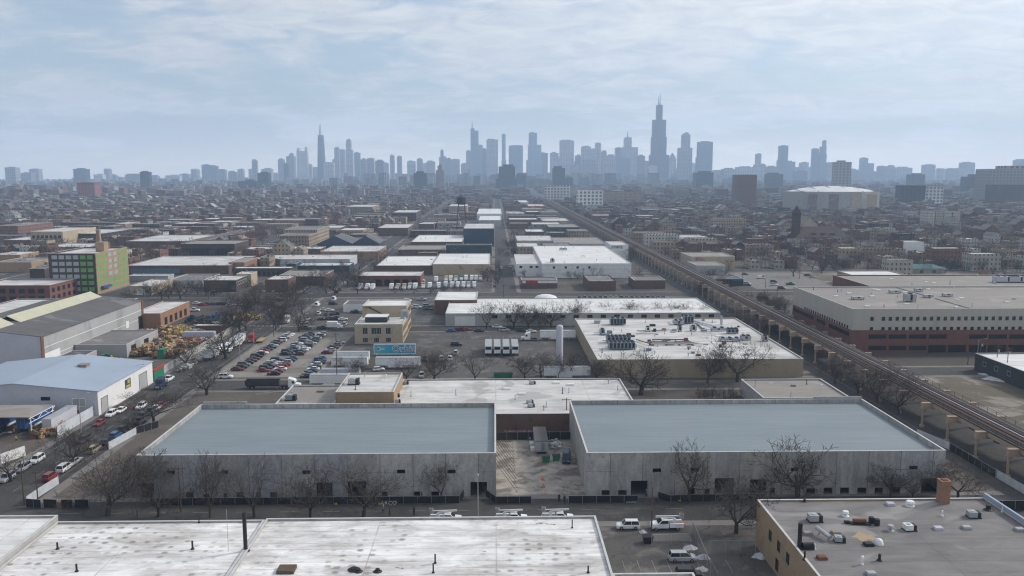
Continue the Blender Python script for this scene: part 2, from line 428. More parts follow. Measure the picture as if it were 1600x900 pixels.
def shell(mb, x0, x1, y0, y1, h, par=.8, t=.35):
    """four walls with a parapet and its cap"""
    mb.quad((x0, y0, 0), (x1, y0, 0), (x1, y0, h), (x0, y0, h)); mb.quad((x1, y0, 0), (x1, y1, 0), (x1, y1, h), (x1, y0, h))
    mb.quad((x1, y1, 0), (x0, y1, 0), (x0, y1, h), (x1, y1, h)); mb.quad((x0, y1, 0), (x0, y0, 0), (x0, y0, h), (x0, y1, h))
    z = h - par - .05; a0, a1, b0, b1 = x0 + t, x1 - t, y0 + t, y1 - t
    mb.quad((a0, b0, z), (a0, b0, h), (a1, b0, h), (a1, b0, z)); mb.quad((a1, b0, z), (a1, b0, h), (a1, b1, h), (a1, b1, z))
    mb.quad((a1, b1, z), (a1, b1, h), (a0, b1, h), (a0, b1, z)); mb.quad((a0, b1, z), (a0, b1, h), (a0, b0, h), (a0, b0, z))
def caps(mb, x0, x1, y0, y1, h, t=.35):
    z0, z1, o = h + .003, h + .09, .05
    x0 -= o; x1 += o; y0 -= o; y1 += o; t += 2 * o
    mb.box(x0, y0, z0, x1, y0 + t, z1); mb.box(x0, y1 - t, z0, x1, y1, z1)
    mb.box(x0, y0 + t, z0, x0 + t, y1 - t, z1); mb.box(x1 - t, y0 + t, z0, x1, y1 - t, z1)

BLD = {}
def building(name, label, cat, f, h, wall, roof, par=.6, cop="coping", group=None, t=.3, occ=True):
    x0, x1, y0, y1 = f; cx, cy = (x0 + x1) / 2, (y0 + y1) / 2
    r = thing(name, label, cat, (cx, cy, 0), 0, group)
    a0, a1, b0, b1 = x0 - cx, x1 - cx, y0 - cy, y1 - cy
    mb = MB(); shell(mb, a0, a1, b0, b1, h, par, t); mb.build("wall", wall, r)
    rb = MB(); z = h - par; rb.quad((a0 + t, b0 + t, z), (a1 - t, b0 + t, z), (a1 - t, b1 - t, z), (a0 + t, b1 - t, z))
    ro = rb.build("roof", roof, r)
    if cop:
        cb = MB(); caps(cb, a0, a1, b0, b1, h, t); cb.build("coping", cop, r)
    if occ: OCC.append((x0, x1, y0, y1))
    r["_f"] = (x0, x1, y0, y1); BLD[r.name] = (f, h, par, r, ro)
    return r

WINM = {}
def win_mesh(w, h, frame, pane, bars):
    k = (round(w, 2), round(h, 2), frame, pane, bars)
    if k not in WINM:
        mb = MB(); t = min(.14, w * .12)
        mb.box(-w / 2 - t, -.09, -h / 2 - t, w / 2 + t, .02, -h / 2, 0); mb.box(-w / 2 - t, -.07, h / 2, w / 2 + t, .02, h / 2 + t, 0)
        mb.box(-w / 2 - t, -.07, -h / 2, -w / 2, .02, h / 2, 0); mb.box(w / 2, -.07, -h / 2, w / 2 + t, .02, h / 2, 0)
        for i in range(bars):
            x = -w / 2 + w * (i + 1) / (bars + 1); mb.box(x - .05, -.06, -h / 2, x + .05, -.025, h / 2, 0)
        mb.quad((-w / 2, -.02, -h / 2), (w / 2, -.02, -h / 2), (w / 2, -.02, h / 2), (-w / 2, -.02, h / 2), 1)
        WINM[k] = mb.mesh("window", [frame, pane])
    return WINM[k]
def windows(b, side, us, zc, w, h, frame="grey_paint", pane="glass", bars=0, name="window"):
    """window parts on one side; us = distances along the wall from its corner nearest the camera's left"""
    (x0, x1, y0, y1) = b["_f"]; cx, cy = (x0 + x1) / 2, (y0 + y1) / 2
    for u in us:
        o = bpy.data.objects.new(name, win_mesh(w, h, frame, pane, bars)); COL.objects.link(o); o.parent = b
        if side == "front": o.location = (x0 + u - cx, y0 - cy, zc)
        elif side == "right": o.location = (x1 - cx, y0 + u - cy, zc); o.rotation_euler = (0, 0, math.pi / 2)
        elif side == "left": o.location = (x0 - cx, y0 + u - cy, zc); o.rotation_euler = (0, 0, -math.pi / 2)
def lin(a, b, n): return [a + (b - a) * (i + .5) / n for i in range(n)]

def roof_things(b, n, seed, kinds="vpb"):
    """small pipes, vents and curbs: sub-parts of that building's roof"""
    f, h, par, r, ro = BLD[b.name]; q = random.Random(seed); x0, x1, y0, y1 = f; cx, cy = (x0 + x1) / 2, (y0 + y1) / 2
    for i in range(n):
        x = q.uniform(x0 + 2, x1 - 2) - cx; y = q.uniform(y0 + 2, y1 - 2) - cy; z = h - par; k = q.choice(kinds); mb = MB()
        if k == "v": mb.tube((x, y, z), (x, y, z + 1.0), .14, .14, 8); mb.lathe([(.1, z + 1.0), (.32, z + 1.05), (.3, z + 1.3), (.05, z + 1.42)], 8, (x, y)); mb.build("roof_vent", q.choice(["white_metal", "grey_paint", "steel"]), ro)
        elif k == "p": mb.lathe([(.3, z), (.18, z + .25)], 8, (x, y)); mb.tube((x, y, z + .2), (x, y, z + q.uniform(.9, 1.9)), .11, .11, 6); mb.build("vent_pipe", q.choice(["black", "grey_paint"]), ro)
        elif k == "s": mb.box(x - 1.1, y - .7, z, x + 1.1, y + .7, z + .3); mb.obox((x, y, z + .38), 2.0, 1.2, .16); mb.build("skylight", "white_metal", ro)
        else: w = q.uniform(.5, 1.0); mb.box(x - w, y - w * .8, z, x + w, y + w * .8, z + q.uniform(.25, .5)); mb.build("roof_hatch", q.choice(["grey_paint", "white_metal", "brown_flat"]), ro)
AC = {}
def ac_unit(x, y, z, label, rz=0.0, scale=1.0, mt="grey_paint"):
    if mt not in AC:
        r = thing("rooftop_air_conditioner", label, "air conditioner", (x, y, z), rz, "rooftop air conditioners")
        mb = MB(); mb.box(-1.3, -.95, 0, 1.3, .95, .22); mb.build("base_frame", "black", r)
        mb = MB(); mb.box(-1.2, -.85, .22, .45, .85, 1.35); mb.build("casing", mt, r)
        mb = MB(); mb.box(.45, -.8, .22, 1.2, .8, 1.25); mb.build("condenser", "charcoal" if "charcoal" in M else "black", r)
        mb = MB(); mb.lathe([(.48, 1.35), (.48, 1.45), (.40, 1.46), (.1, 1.44)], 14, (-.3, 0)); mb.build("fan_guard", "steel", r)
        r.scale = (scale,) * 3; AC[mt] = r; tree_of(r); return r
    return dup(AC[mt], (x, y, z), rz, label, "rooftop air conditioners", (scale,) * 3)

# ---------------------------------------------------------------- bare trees
def branch(mb, tw, p, d, L, r, lv, q, maxlv):
    seg = (2, 5, 4, 3, 2, 2, 2)[lv]; side = (0, .55, .6, .55, .5, .3, 0)[lv]
    for i in range(seg):
        w_ = .07 if lv == 0 else (.2 if lv < 3 else .26)
        d = (d + Vector((q.uniform(-w_, w_), q.uniform(-w_, w_), q.uniform(-.12, .22)))).normalized()
        e = p + d * (L / seg); r1 = r * (.94 if lv < 1 else .895)
        (mb if lv <= 2 else tw).tube(p, e, max(r, .032), max(r1, .023), 7 if lv < 2 else (4 if lv < 4 else 3), cap=False)
        p, r = e, r1
        if 0 < lv < maxlv and i < seg - 1 and q.random() < side:
            a = d.orthogonal(); a.rotate(Matrix.Rotation(q.uniform(0, 6.28), 3, d)); nd = (d * .6 + a * .85 + Vector((0, 0, .15))).normalized()
            branch(mb, tw, p, nd, L * q.uniform(.45, .7), r * .55, lv + 1, q, maxlv)
    if lv < maxlv:
        n = q.choice([3, 4, 4]) if lv == 0 else q.choice([2, 2, 3]); ph = q.uniform(0, 6.28)
        for k in range(n):
            a = d.orthogonal(); a.rotate(Matrix.Rotation(ph + 6.28 * k / n + q.uniform(-.5, .5), 3, d))
            s = q.uniform(.5, 1.0) if lv == 0 else q.uniform(.3, .75); nd = (d + a * s + Vector((0, 0, .08))).normalized()
            branch(mb, tw, p, nd, L * (q.uniform(1.5, 2.1) if lv == 0 else q.uniform(.58, .80)), r * (.62 if lv == 0 else .7), lv + 1, q, maxlv)
TREES = []
def make_tree(seed, h, maxlv, r=.3):
    q = random.Random(seed); mb, tw = MB(), MB()
    branch(mb, tw, Vector((0, 0, -.1)), Vector((q.uniform(-.1, .1), q.uniform(-.1, .1), 1)), h * q.uniform(.14, .22), r, 0, q, maxlv)
    zs = max(v[2] for v in mb.v + tw.v); k = h / zs
    for b in (mb, tw): b.v = [(x * k, y * k, z * k) for x, y, z in b.v]
    xs = sorted(v[0] for v in tw.v); ys = sorted(v[1] for v in tw.v); n = len(xs)
    return mb.mesh("trunk", "bark"), tw.mesh("crown", "twig"), ((xs[int(n * .97)] - xs[int(n * .03)]) + (ys[int(n * .97)] - ys[int(n * .03)])) / 2
def tree_proto(meshes):
    r = thing("bare_tree", "bare tree", "tree")
    for n, me in zip(("trunk", "crown"), meshes[:2]):
        o = bpy.data.objects.new(n, me); COL.objects.link(o); o.parent = r
    REG.remove(r); r["group"] = "bare street trees"; tree_of(r); return r, meshes[2]
# ---------------------------------------------------------------- vehicles (front towards +x, wheels on z = 0)
def ring(x, hw, zb, zt, k=.86):
    return [(x, -hw * .9, zb), (x, -hw, zb + .18), (x, -hw, zt - .12), (x, -hw * k, zt), (x, hw * k, zt), (x, hw, zt - .12), (x, hw, zb + .18), (x, hw * .9, zb)]
def wheel(name, x, y, r, w, par):
    s = 1 if y > 0 else -1
    mb = MB(); mb.tube((x, y - s * w, r), (x, y, r), r, r, 12, 0); mb.tube((x, y - s * .02, r), (x, y + s * .012, r), r * .58, r * .55, 10, 1)
    return mb.build(name, ["rubber", "rim"], par)
SHAPE = {  # length, half width, belt, roof, bonnet end, windscreen top, roof end, rear glass foot, wheel radius, bonnet height
 "sedan": (4.7, .90, .92, 1.44, .95, .25, -1.15, -1.75, .33, .86),
 "suv": (4.7, .93, 1.05, 1.74, 1.15, .55, -1.95, -2.22, .37, 1.02),
 "hatchback": (4.2, .88, .96, 1.52, 1.05, .40, -1.6, -2.0, .32, .92),
 "minivan": (5.0, .97, 1.08, 1.78, 1.55, .75, -2.15, -2.42, .35, 1.0),
 "pickup": (5.7, .98, 1.12, 1.86, 1.15, .65, -.75, -.95, .40, 1.12),
 "cargo_van": (5.8, 1.0, 1.35, 2.35, 2.05, 1.45, -2.75, -2.86, .36, 1.15)}
PRO = {}
def car_proto(kind, detail):
    L, hw, belt, roof, bx, wx, rx, gx, wr, bh = SHAPE[kind]; a, b = L / 2, -L / 2
    r = thing(kind if kind != "suv" else "sport_utility_car", "car", "car")
    mb = MB(); zb = .22
    mb.loft([ring(b, hw * .86, zb + .15, belt * .86), ring(b + .12, hw * .95, zb + .02, belt * .97), ring(b + .7, hw, zb, belt), ring(bx, hw, zb, belt), ring(bx + .05, hw, zb, bh), ring(a - .35, hw * .97, zb, bh * .93), ring(a - .06, hw * .9, zb + .05, bh * .80), ring(a, hw * .84, zb + .12, bh * .66)])
    h2, h3 = hw * .86, hw * .70
    if kind == "pickup":
        mb.box(b + .12, -hw * .86, belt, gx - .12, -hw * .80, belt + .16); mb.box(b + .12, hw * .80, belt, gx - .12, hw * .86, belt + .16); mb.box(b + .05, -hw * .86, belt, b + .12, hw * .86, belt + .16)
    mb.box(rx + .02, -h3, roof - .07, wx - .02, h3, roof)
    for s in (-1, 1):                                            # pillars
        for (x0, x1) in ((bx, wx), (gx, rx)): mb.tube((x0, s * h2, belt - .02), (x1, s * h3, roof - .03), .06, .05, 4)
        for xm in ([(wx + rx) / 2 + .1] if kind != "pickup" else []): mb.tube((xm, s * h2, belt - .02), (xm, s * h3, roof - .03), .06, .05, 4)
        if kind == "cargo_van":
            xm = wx - .9; mb.quad((xm, s * h2 * 1.02, belt - .02), (rx, s * h2 * 1.02, belt - .02), (rx, s * h3 * 1.02, roof - .02), (xm, s * h3 * 1.02, roof - .02))
    mb.build("body", "car_silver", r)
    if detail:
        g = MB(); g.quad((bx - .02, -h2, belt), (bx - .02, h2, belt), (wx - .02, h3, roof - .05), (wx - .02, -h3, roof - .05)); g.build("windshield", "car_glass", r)
        g = MB(); g.quad((gx + .02, -h2, belt), (gx + .02, h2, belt), (rx + .02, h3, roof - .05), (rx + .02, -h3, roof - .05)); g.build("rear_window", "car_glass", r)
        for s in (-1, 1):
            g = MB(); g.quad((bx - .05, s * h2, belt), (gx + .05, s * h2, belt), (rx + .03, s * h3, roof - .05), (wx - .03, s * h3, roof - .05)); g.build("side_window", "car_glass", r)
            for x in (a - .95, b + .95): wheel("wheel", x, s * (hw + .005), wr, .22, r)
            g = MB(); g.obox((a - .10, s * hw * .62, bh * .70), .16, .34, .14); g.build("headlight", "headlight", r)
            g = MB(); g.obox((b + .04, s * hw * .72, belt * .80), .10, .26, .18); g.build("tail_light", "taillight", r)
    else:
        g = MB(); g.quad((bx - .02, -h2, belt), (bx - .02, h2, belt), (wx - .02, h3, roof - .05), (wx - .02, -h3, roof - .05)); g.quad((gx + .02, -h2, belt), (gx + .02, h2, belt), (rx + .02, h3, roof - .05), (rx + .02, -h3, roof - .05))
        for s in (-1, 1): g.quad((bx - .05, s * h2, belt), (gx + .05, s * h2, belt), (rx + .03, s * h3, roof - .05), (wx - .03, s * h3, roof - .05))
        g.build("glazing", "car_glass", r)
        for s in (-1, 1):
            for x in (a - .95, b + .95): wheel("wheel", x, s * (hw + .005), wr, .22, r)
    REG.remove(r); tree_of(r); return r
KIND_WORD = {"sedan": "sedan", "suv": "sport utility car", "hatchback": "hatchback", "minivan": "minivan", "pickup": "pickup truck", "cargo_van": "cargo van"}
def car(kind, color, x, y, rz, where, group, detail=False, z=.0):
    key = (kind, detail); lab = f"{color} {KIND_WORD[kind]} {where}"
    fresh = key not in PRO
    if fresh: PRO[key] = car_proto(kind, detail)
    p = PRO[key]
    if fresh:
        p.location = (x, y, z); p.rotation_euler = (0, 0, rz); p["label"] = lab; p["group"] = group; o = p; REG.append(p)
        p["category"] = "van" if "van" in kind else ("pickup truck" if kind == "pickup" else "car")
        for k, _ in tree_of(p):
            if k.name.split(".")[0] == "body": k.material_slots[0].link = "OBJECT"; k.material_slots[0].material = M["car_" + color]
    else: o = dup(p, (x, y, z), rz, lab, group, None, {"body": M["car_" + color]})
    return o

def truck_wheels(r, xs, hw, wr=.5):
    for x in xs:
        for s in (-1, 1): wheel("wheel", x, s * hw, wr, .35, r)
def box_truck_proto():
    r = thing("box_truck", "truck", "truck"); REG.remove(r)
    mb = MB(); mb.loft([ring(3.4, .92, .5, 1.3), ring(3.3, 1.0, .45, 1.5), ring(2.2, 1.05, .45, 1.65), ring(2.15, 1.05, .45, 2.35), ring(1.05, 1.05, .45, 2.45)]); mb.build("cab", "white_metal", r)
    mb = MB(); mb.box(-3.6, -1.15, .95, .95, 1.15, 3.35); mb.build("cargo_box", "white_metal", r)
    mb = MB(); mb.box(-3.5, -.45, .55, 1.1, .45, .94); mb.build("chassis", "black", r)
    g = MB(); g.quad((2.21, -.9, 1.62), (2.21, .9, 1.62), (2.10, .82, 2.30), (2.10, -.82, 2.30)); g.build("windshield", "car_glass", r)
    for s in (-1, 1):
        g = MB(); g.quad((2.0, s * 1.06, 1.6), (1.25, s * 1.06, 1.6), (1.25, s * 1.0, 2.25), (1.95, s * 1.0, 2.25)); g.build("side_window", "car_glass", r)
    truck_wheels(r, (2.5, -2.2), 1.06, .45); tree_of(r); return r
def trailer_proto(L=14.0, doors=False):
    r = thing("semi_trailer", "trailer", "trailer"); REG.remove(r)
    mb = MB(); mb.box(-L / 2, -1.28, 1.15, L / 2, 1.28, 4.0); mb.build("cargo_box", "white_metal", r)
    mb = MB(); mb.box(-L / 2 + .05, -1.31, 3.9, L / 2 - .05, 1.31, 4.03); mb.build("top_rail", "grey_paint", r)
    mb = MB(); mb.box(-L / 2 + .3, -.5, .8, L / 2 - .5, .5, 1.14); mb.build("chassis", "black", r)
    mb = MB(); mb.box(-L / 2 + 4.5, -1.2, .45, 1.8, -1.16, 1.14); mb.box(-L / 2 + 4.5, 1.16, .45, 1.8, 1.2, 1.14); mb.build("side_skirt", "white_metal", r)
    mb = MB()
    if doors: mb.box(-L / 2 - .03, -1.12, 2.6, -L / 2 - .005, 1.12, 3.7)
    else: mb.box(-L / 2 - .03, -.03, 1.2, -L / 2 - .005, .03, 3.9); mb.box(-L / 2 - .04, -1.2, 1.2, -L / 2 - .005, -1.12, 3.9); mb.box(-L / 2 - .04, 1.12, 1.2, -L / 2 - .005, 1.2, 3.9)
    mb.build("rear_door", "void" if doors else "grey_paint", r)
    for x in (-L / 2 + 1.6, -L / 2 + 2.9): truck_wheels(r, (x,), 1.2)
    mb = MB(); mb.box(L / 2 - 3.0, -.9, .02, L / 2 - 2.8, -.75, 1.1); mb.box(L / 2 - 3.0, .75, .02, L / 2 - 2.8, .9, 1.1); mb.build("landing_gear", "grey_paint", r)
    tree_of(r); return r
def dump_trailer_proto():
    r = thing("dump_trailer", "trailer", "trailer"); REG.remove(r)
    mb = MB(); L = 11
    for y in (-1.25, 1.15): mb.box(-L / 2, y, 1.2, L / 2, y + .1, 2.9)
    mb.box(-L / 2, -1.15, 1.2, -L / 2 + .1, 1.15, 2.9); mb.box(L / 2 - .1, -1.15, 1.2, L / 2, 1.15, 2.9); mb.box(-L / 2 + .1, -1.15, 1.2, L / 2 - .1, 1.15, 1.35)
    for i in range(12):
        x = -L / 2 + .3 + i * (L - .6) / 11; mb.box(x - .06, -1.34, 1.2, x + .06, -1.255, 2.9)
    mb.build("tub", "dark_wall", r)
    mb = MB(); mb.box(-L / 2 + .2, -.5, .8, L / 2, .5, 1.19); mb.build("chassis", "black", r)
    truck_wheels(r, (-L / 2 + 1, -L / 2 + 2.2), 1.2); tree_of(r); return r
def tractor_proto():
    r = thing("semi_tractor", "tractor", "truck"); REG.remove(r)
    mb = MB(); mb.loft([ring(3.3, .95, .5, 1.35), ring(3.15, 1.05, .45, 1.65), ring(1.7, 1.15, .45, 1.85), ring(1.65, 1.2, .45, 2.9), ring(1.2, 1.22, .45, 3.2), ring(-.6, 1.22, .6, 3.7)]); mb.build("cab", "white_metal", r)
    g = MB(); g.quad((1.72, -1.0, 1.95), (1.72, 1.0, 1.95), (1.62, .92, 2.75), (1.62, -.92, 2.75)); g.build("windshield", "car_glass", r)
    for s in (-1, 1):
        g = MB(); g.quad((1.5, s * 1.225, 1.9), (.6, s * 1.235, 1.9), (.6, s * 1.235, 2.7), (1.35, s * 1.225, 2.7)); g.build("side_window", "car_glass", r)
        g = MB(); g.obox((3.2, s * .75, 1.05), .2, .35, .25); g.build("headlight", "headlight", r)
    mb = MB(); mb.box(3.3, -.7, .6, 3.36, .7, 1.3); mb.build("grille", "grey_paint", r)
    mb = MB(); mb.box(-3.4, -.5, .6, -.6, .5, 1.0); mb.box(-3.2, -.6, 1.0, -1.8, .6, 1.14); mb.build("chassis", "black", r)
    truck_wheels(r, (2.4, -1.9, -3.0), 1.15, .5); tree_of(r); return r
TP = {}
def vehicle(kind, x, y, rz, label, group, mm=None, z=0.0, maker=None, cat=None):
    fresh = kind not in TP
    if fresh: TP[kind] = maker()
    p = TP[kind]
    if fresh:
        p.location = (x, y, z); p.rotation_euler = (0, 0, rz); p["label"] = label; p["group"] = group; REG.append(p)
        for k, _ in tree_of(p):
            n = k.name.split(".")[0]
            if mm and n in mm: k.material_slots[0].link = "OBJECT"; k.material_slots[0].material = mm[n]
        return p
    return dup(p, (x, y, z), rz, label, group, None, mm)
def box_truck(x, y, rz, label, group, box="white_metal", cab="white_metal", z=0.0):
    return vehicle("box", x, y, rz, label, group, {"cargo_box": M[box], "cab": M[cab]}, z, box_truck_proto)
def trailer(x, y, rz, label, group, box="white_metal", L=14.0, doors=False, z=0.0):
    return vehicle(("trailer", L, doors), x, y, rz, label, group, {"cargo_box": M[box]}, z, lambda: trailer_proto(L, doors))
def tractor(x, y, rz, label, group, cab="white_metal", z=0.0):
    return vehicle("tractor", x, y, rz, label, group, {"cab": M[cab]}, z, tractor_proto)
def dumper(x, y, rz, label, group, z=0.0): return vehicle("dump", x, y, rz, label, group, None, z, dump_trailer_proto)
def bucket_truck_proto():
    r = thing("bucket_truck", "truck", "truck"); REG.remove(r)
    mb = MB(); mb.loft([ring(3.1, .9, .5, 1.25), ring(2.95, 1.0, .45, 1.38), ring(1.85, 1.04, .45, 1.48), ring(1.8, 1.0, .45, 1.5), ring(1.0, .86, .45, 2.2), ring(-.3, .88, .45, 2.25), ring(-.35, 1.0, .45, 1.5)]); mb.build("cab", "white_metal", r)
    g = MB(); g.quad((1.82, -.9, 1.55), (1.82, .9, 1.55), (1.06, .76, 2.15), (1.06, -.76, 2.15)); g.build("windshield", "car_glass", r)
    for s in (-1, 1):
        g = MB(); g.quad((1.5, s * .99, 1.55), (-.2, s * .97, 1.55), (-.2, s * .90, 2.1), (1.0, s * .90, 2.1)); g.build("side_window", "car_glass", r)
        mb = MB(); mb.box(-3.2, min(s * 1.12, s * .7), .75, -.5, max(s * 1.12, s * .7), 1.55)
        mb.build("tool_locker", "white_metal", r)
    mb = MB(); mb.box(-3.3, -.68, .6, 1.0, .68, .95); mb.build("chassis", "black", r)
    mb = MB(); mb.tube((-1.6, 0, .95), (-1.6, 0, 2.2), .32, .28, 10); mb.build("turret", "white_metal", r)
    mb = MB(); mb.tube((-1.6, 0, 2.3), (2.2, .12, 2.62), .17, .14, 6); mb.tube((2.2, .12, 2.75), (-2.7, -.1, 2.72), .13, .11, 6); mb.build("boom", "white_metal", r)
    mb = MB(); mb.lathe([(.38, 2.2), (.44, 3.2), (.38, 3.2), (.34, 2.3)], 8, (-2.95, 0)); mb.build("bucket", "grey_paint", r)
    mb = MB(); mb.box(-3.36, -1.0, .7, -3.21, 1.0, 1.3); mb.build("tailgate", "orange_paint", r)
    truck_wheels(r, (2.2, -2.1), 1.03, .42); tree_of(r); return r
def crane_truck(x, y, rz, label): return vehicle("bucket", x, y, rz, label, "bucket trucks parked along the street", None, 0.03, bucket_truck_proto)

# ---------------------------------------------------------------- people
def person(x, y, rz, label, top="cloth_dark", legs="cloth_dark", hat=None, stride=.15, z=0.02):
    r = thing("person", label, "person", (x, y, z), rz)
    V = [(0, 0, .95), (0, 0, 1.18), (0, 0, 1.42), (0, 0, 1.53), (0, .02, 1.66), (0, .02, 1.76),
         (-.1, 0, .90), (-.11, stride, .48), (-.11, stride * .6, .07), (-.11, stride * .6 + .15, .04),
         (.1, 0, .90), (.11, -stride * .4, .48), (.11, -stride, .08), (.11, -stride + .15, .04),
         (-.2, 0, 1.42), (-.25, -.05, 1.14), (-.24, .08, .90), (-.235, .11, .82), (.2, 0, 1.42), (.25, -.02, 1.14), (.24, .10, .92), (.235, .14, .84)]
    E = [(0, 1), (1, 2), (2, 3), (3, 4), (4, 5), (0, 6), (6, 7), (7, 8), (8, 9), (0, 10), (10, 11), (11, 12), (12, 13), (2, 14), (14, 15), (15, 16), (16, 17), (2, 18), (18, 19), (19, 20), (20, 21)]
    RD = [.15, .15, .15, .065, .10, .08, .10, .075, .055, .05, .10, .075, .055, .05, .075, .055, .042, .04, .075, .055, .042, .04]
    me = bpy.data.meshes.new("body"); me.from_pydata(V, E, []); me.materials.append(M[top])
    o = bpy.data.objects.new("body", me); COL.objects.link(o); o.parent = r
    m = o.modifiers.new("skin", "SKIN"); o.modifiers.new("sub", "SUBSURF").levels = 1; o.modifiers["sub"].render_levels = 1
    sv = me.skin_vertices[0].data
    for i, rr in enumerate(RD): sv[i].radius = (rr, rr * .85)
    sv[0].use_root = True
    mb = MB(); mb.lathe([(.085, 1.60), (.104, 1.66), (.10, 1.73), (.07, 1.785), (.01, 1.80)], 10, (0, .02)); mb.build("hard_hat" if hat else "hair", hat or "black", r)
    mb = MB(); mb.obox((0, .125, 1.66), .09, .02, .12); mb.build("face", "skin", r)
    mb = MB()
    for s, f in ((-1, stride), (1, -stride * .4)):
        mb.tube((s * .1, 0, .92), (s * .11, f, .48), .115, .09, 8); mb.tube((s * .11, f, .50), (s * .11, f * .6 if s < 0 else -stride, .10), .09, .07, 8)
    mb.build("trousers", legs, r)
    return r

# ---------------------------------------------------------------- poles, fences
def street_lamp(x, y, h, rz, label, arm=2.6, z=0.0):
    r = thing("street_lamp", label, "street lamp", (x, y, z), rz, "street lamps")
    mb = MB(); mb.tube((0, 0, 0), (0, 0, h), .13, .08, 8); mb.build("pole", "grey_paint", r)
    mb = MB(); mb.tube((0, 0, h - .5), (arm * .5, 0, h + .25), .05, .045, 6); mb.tube((arm * .5, 0, h + .25), (arm, 0, h + .35), .045, .04, 6); mb.build("arm", "grey_paint", r)
    mb = MB(); mb.obox((arm + .3, 0, h + .33), .75, .32, .15); mb.build("lamp_head", "steel", r)
    return r
def utility_pole(x, y, h, rz, label, arms=1, z=0.0, trans=False):
    r = thing("utility_pole", label, "utility pole", (x, y, z), rz, "utility poles")
    mb = MB(); mb.tube((0, 0, -.1), (0, 0, h), .17, .11, 8); mb.build("pole", "wood", r)
    for i in range(arms):
        mb = MB(); zz = h - .5 - i * .9; mb.box(-1.3, -.17, zz - .07, 1.3, -.06, zz + .07)
        for x_ in (-1.15, -.5, .5, 1.15): mb.tube((x_, -.11, zz + .07), (x_, -.11, zz + .27), .05, .04, 6)
        mb.build("crossarm", "wood", r)
    if trans: mb = MB(); mb.lathe([(.24, h - 2.4), (.26, h - 2.3), (.26, h - 1.5), (.12, h - 1.42)], 10, (.42, 0)); mb.build("transformer", "grey_paint", r)
    return r
def fence(pts, h, label, mt, step=3.0, name="fence", post="steel", rails=True, th=.05, z=0.0, group=None):
    x0, y0 = pts[0]; r = thing(name, label, "fence", (x0, y0, z), 0, group)
    pm, rm = MB(), MB()
    k = 0
    for (ax, ay), (bx, by) in zip(pts, pts[1:]):
        L = math.hypot(bx - ax, by - ay); n = max(1, round(L / step)); rz = math.atan2(by - ay, bx - ax)
        pn = MB(); pn.obox(((ax + bx) / 2 - x0, (ay + by) / 2 - y0, h / 2 + .04), L - .08, th, h - .08, rz); pn.build("fence_panel", mt, r)
        for i in range(n + 1):
            if k and i == 0: continue
            t = i / n; px, py = ax + (bx - ax) * t - x0, ay + (by - ay) * t - y0; pm = MB(); pm.tube((px, py, 0), (px, py, h + .12), .045, .04, 6); pm.build("post", post, r); k += 1
        if rails: rm.tube((ax - x0, ay - y0, h + .03), (bx - x0, by - y0, h + .03), .03, .03, 5)
    if rails: rm.build("top_rail", post, r)
    return r
def text_on(par, name, body, size, loc, rot, mt, extrude=.01, offset=0.0, shear=0, align="CENTER"):
    cu = bpy.data.curves.new(name, "FONT"); cu.body = body; cu.size = size; cu.extrude = extrude; cu.offset = offset; cu.align_x = align; cu.align_y = "CENTER"; cu.shear = shear; cu.space_character = 1.12
    cu.materials.append(M[mt]); tmp = bpy.data.objects.new(name, cu); me = bpy.data.meshes.new_from_object(tmp); bpy.data.objects.remove(tmp); o = bpy.data.objects.new(name, me); COL.objects.link(o); o.parent = par; o.location = loc; o.rotation_euler = rot; return o
def clutter(name, label, cat, x0, x1, y0, y1, z, n, hmax, mats, seed, smax=1.4, group=None):
    """a loose heap: tilted pieces piled highest at the middle"""
    q = random.Random(seed); mb = MB(); cx, cy = (x0 + x1) / 2, (y0 + y1) / 2
    for i in range(n):
        u, v = q.uniform(-1, 1), q.uniform(-1, 1); e = max(.1, 1 - (u * u + v * v) * .55); s = q.uniform(.35, smax)
        zz = q.random() ** .7 * hmax * e
        mb.obox((u * (x1 - x0) / 2, v * (y1 - y0) / 2, zz + .15), s, s * q.uniform(.4, 1), s * q.uniform(.3, .9), q.uniform(0, 3.1), q.randrange(len(mats)), q.uniform(-.5, .5))
    o = mb.build(name, mats, None, False, (cx, cy, z)); return tag(o, label, cat, group)
# ---------------------------------------------------------------- sky, sun, air
SUN_AZ, SUN_EL = R(68), R(34)
w = bpy.data.worlds.new("World"); sc.world = w; w.use_nodes = True
nt = w.node_tree; bg = nt.nodes["Background"]; bg.inputs[1].default_value = SKY_STRENGTH
sky = nt.nodes.new("ShaderNodeTexSky"); sky.sky_type = "NISHITA"; sky.sun_disc = False; sky.sun_elevation = SUN_EL; sky.sun_rotation = SUN_AZ
sky.air_density = 1.0; sky.dust_density = 1.2; sky.ozone_density = 1.3
def wn(t, **k):
    n = nt.nodes.new(t)
    for a, v in k.items(): setattr(n, a, v)
    return n
def wl(a, b): nt.links.new(a, b)
tc = wn("ShaderNodeTexCoord"); sp = wn("ShaderNodeSeparateXYZ"); wl(tc.outputs["Generated"], sp.inputs[0])
def wm(op, a, b=None, clamp=False):
    n = wn("ShaderNodeMath", operation=op, use_clamp=clamp)
    for i, v in enumerate((a, b)):
        if v is None: continue
        if isinstance(v, bpy.types.NodeSocket): wl(v, n.inputs[i])
        else: n.inputs[i].default_value = v
    return n.outputs[0]
zz = wm("ADD", wm("MAXIMUM", sp.outputs[2], 0.0), .16)
cb = wn("ShaderNodeCombineXYZ"); wl(wm("DIVIDE", sp.outputs[0], zz), cb.inputs[0]); wl(wm("DIVIDE", sp.outputs[1], zz), cb.inputs[1])
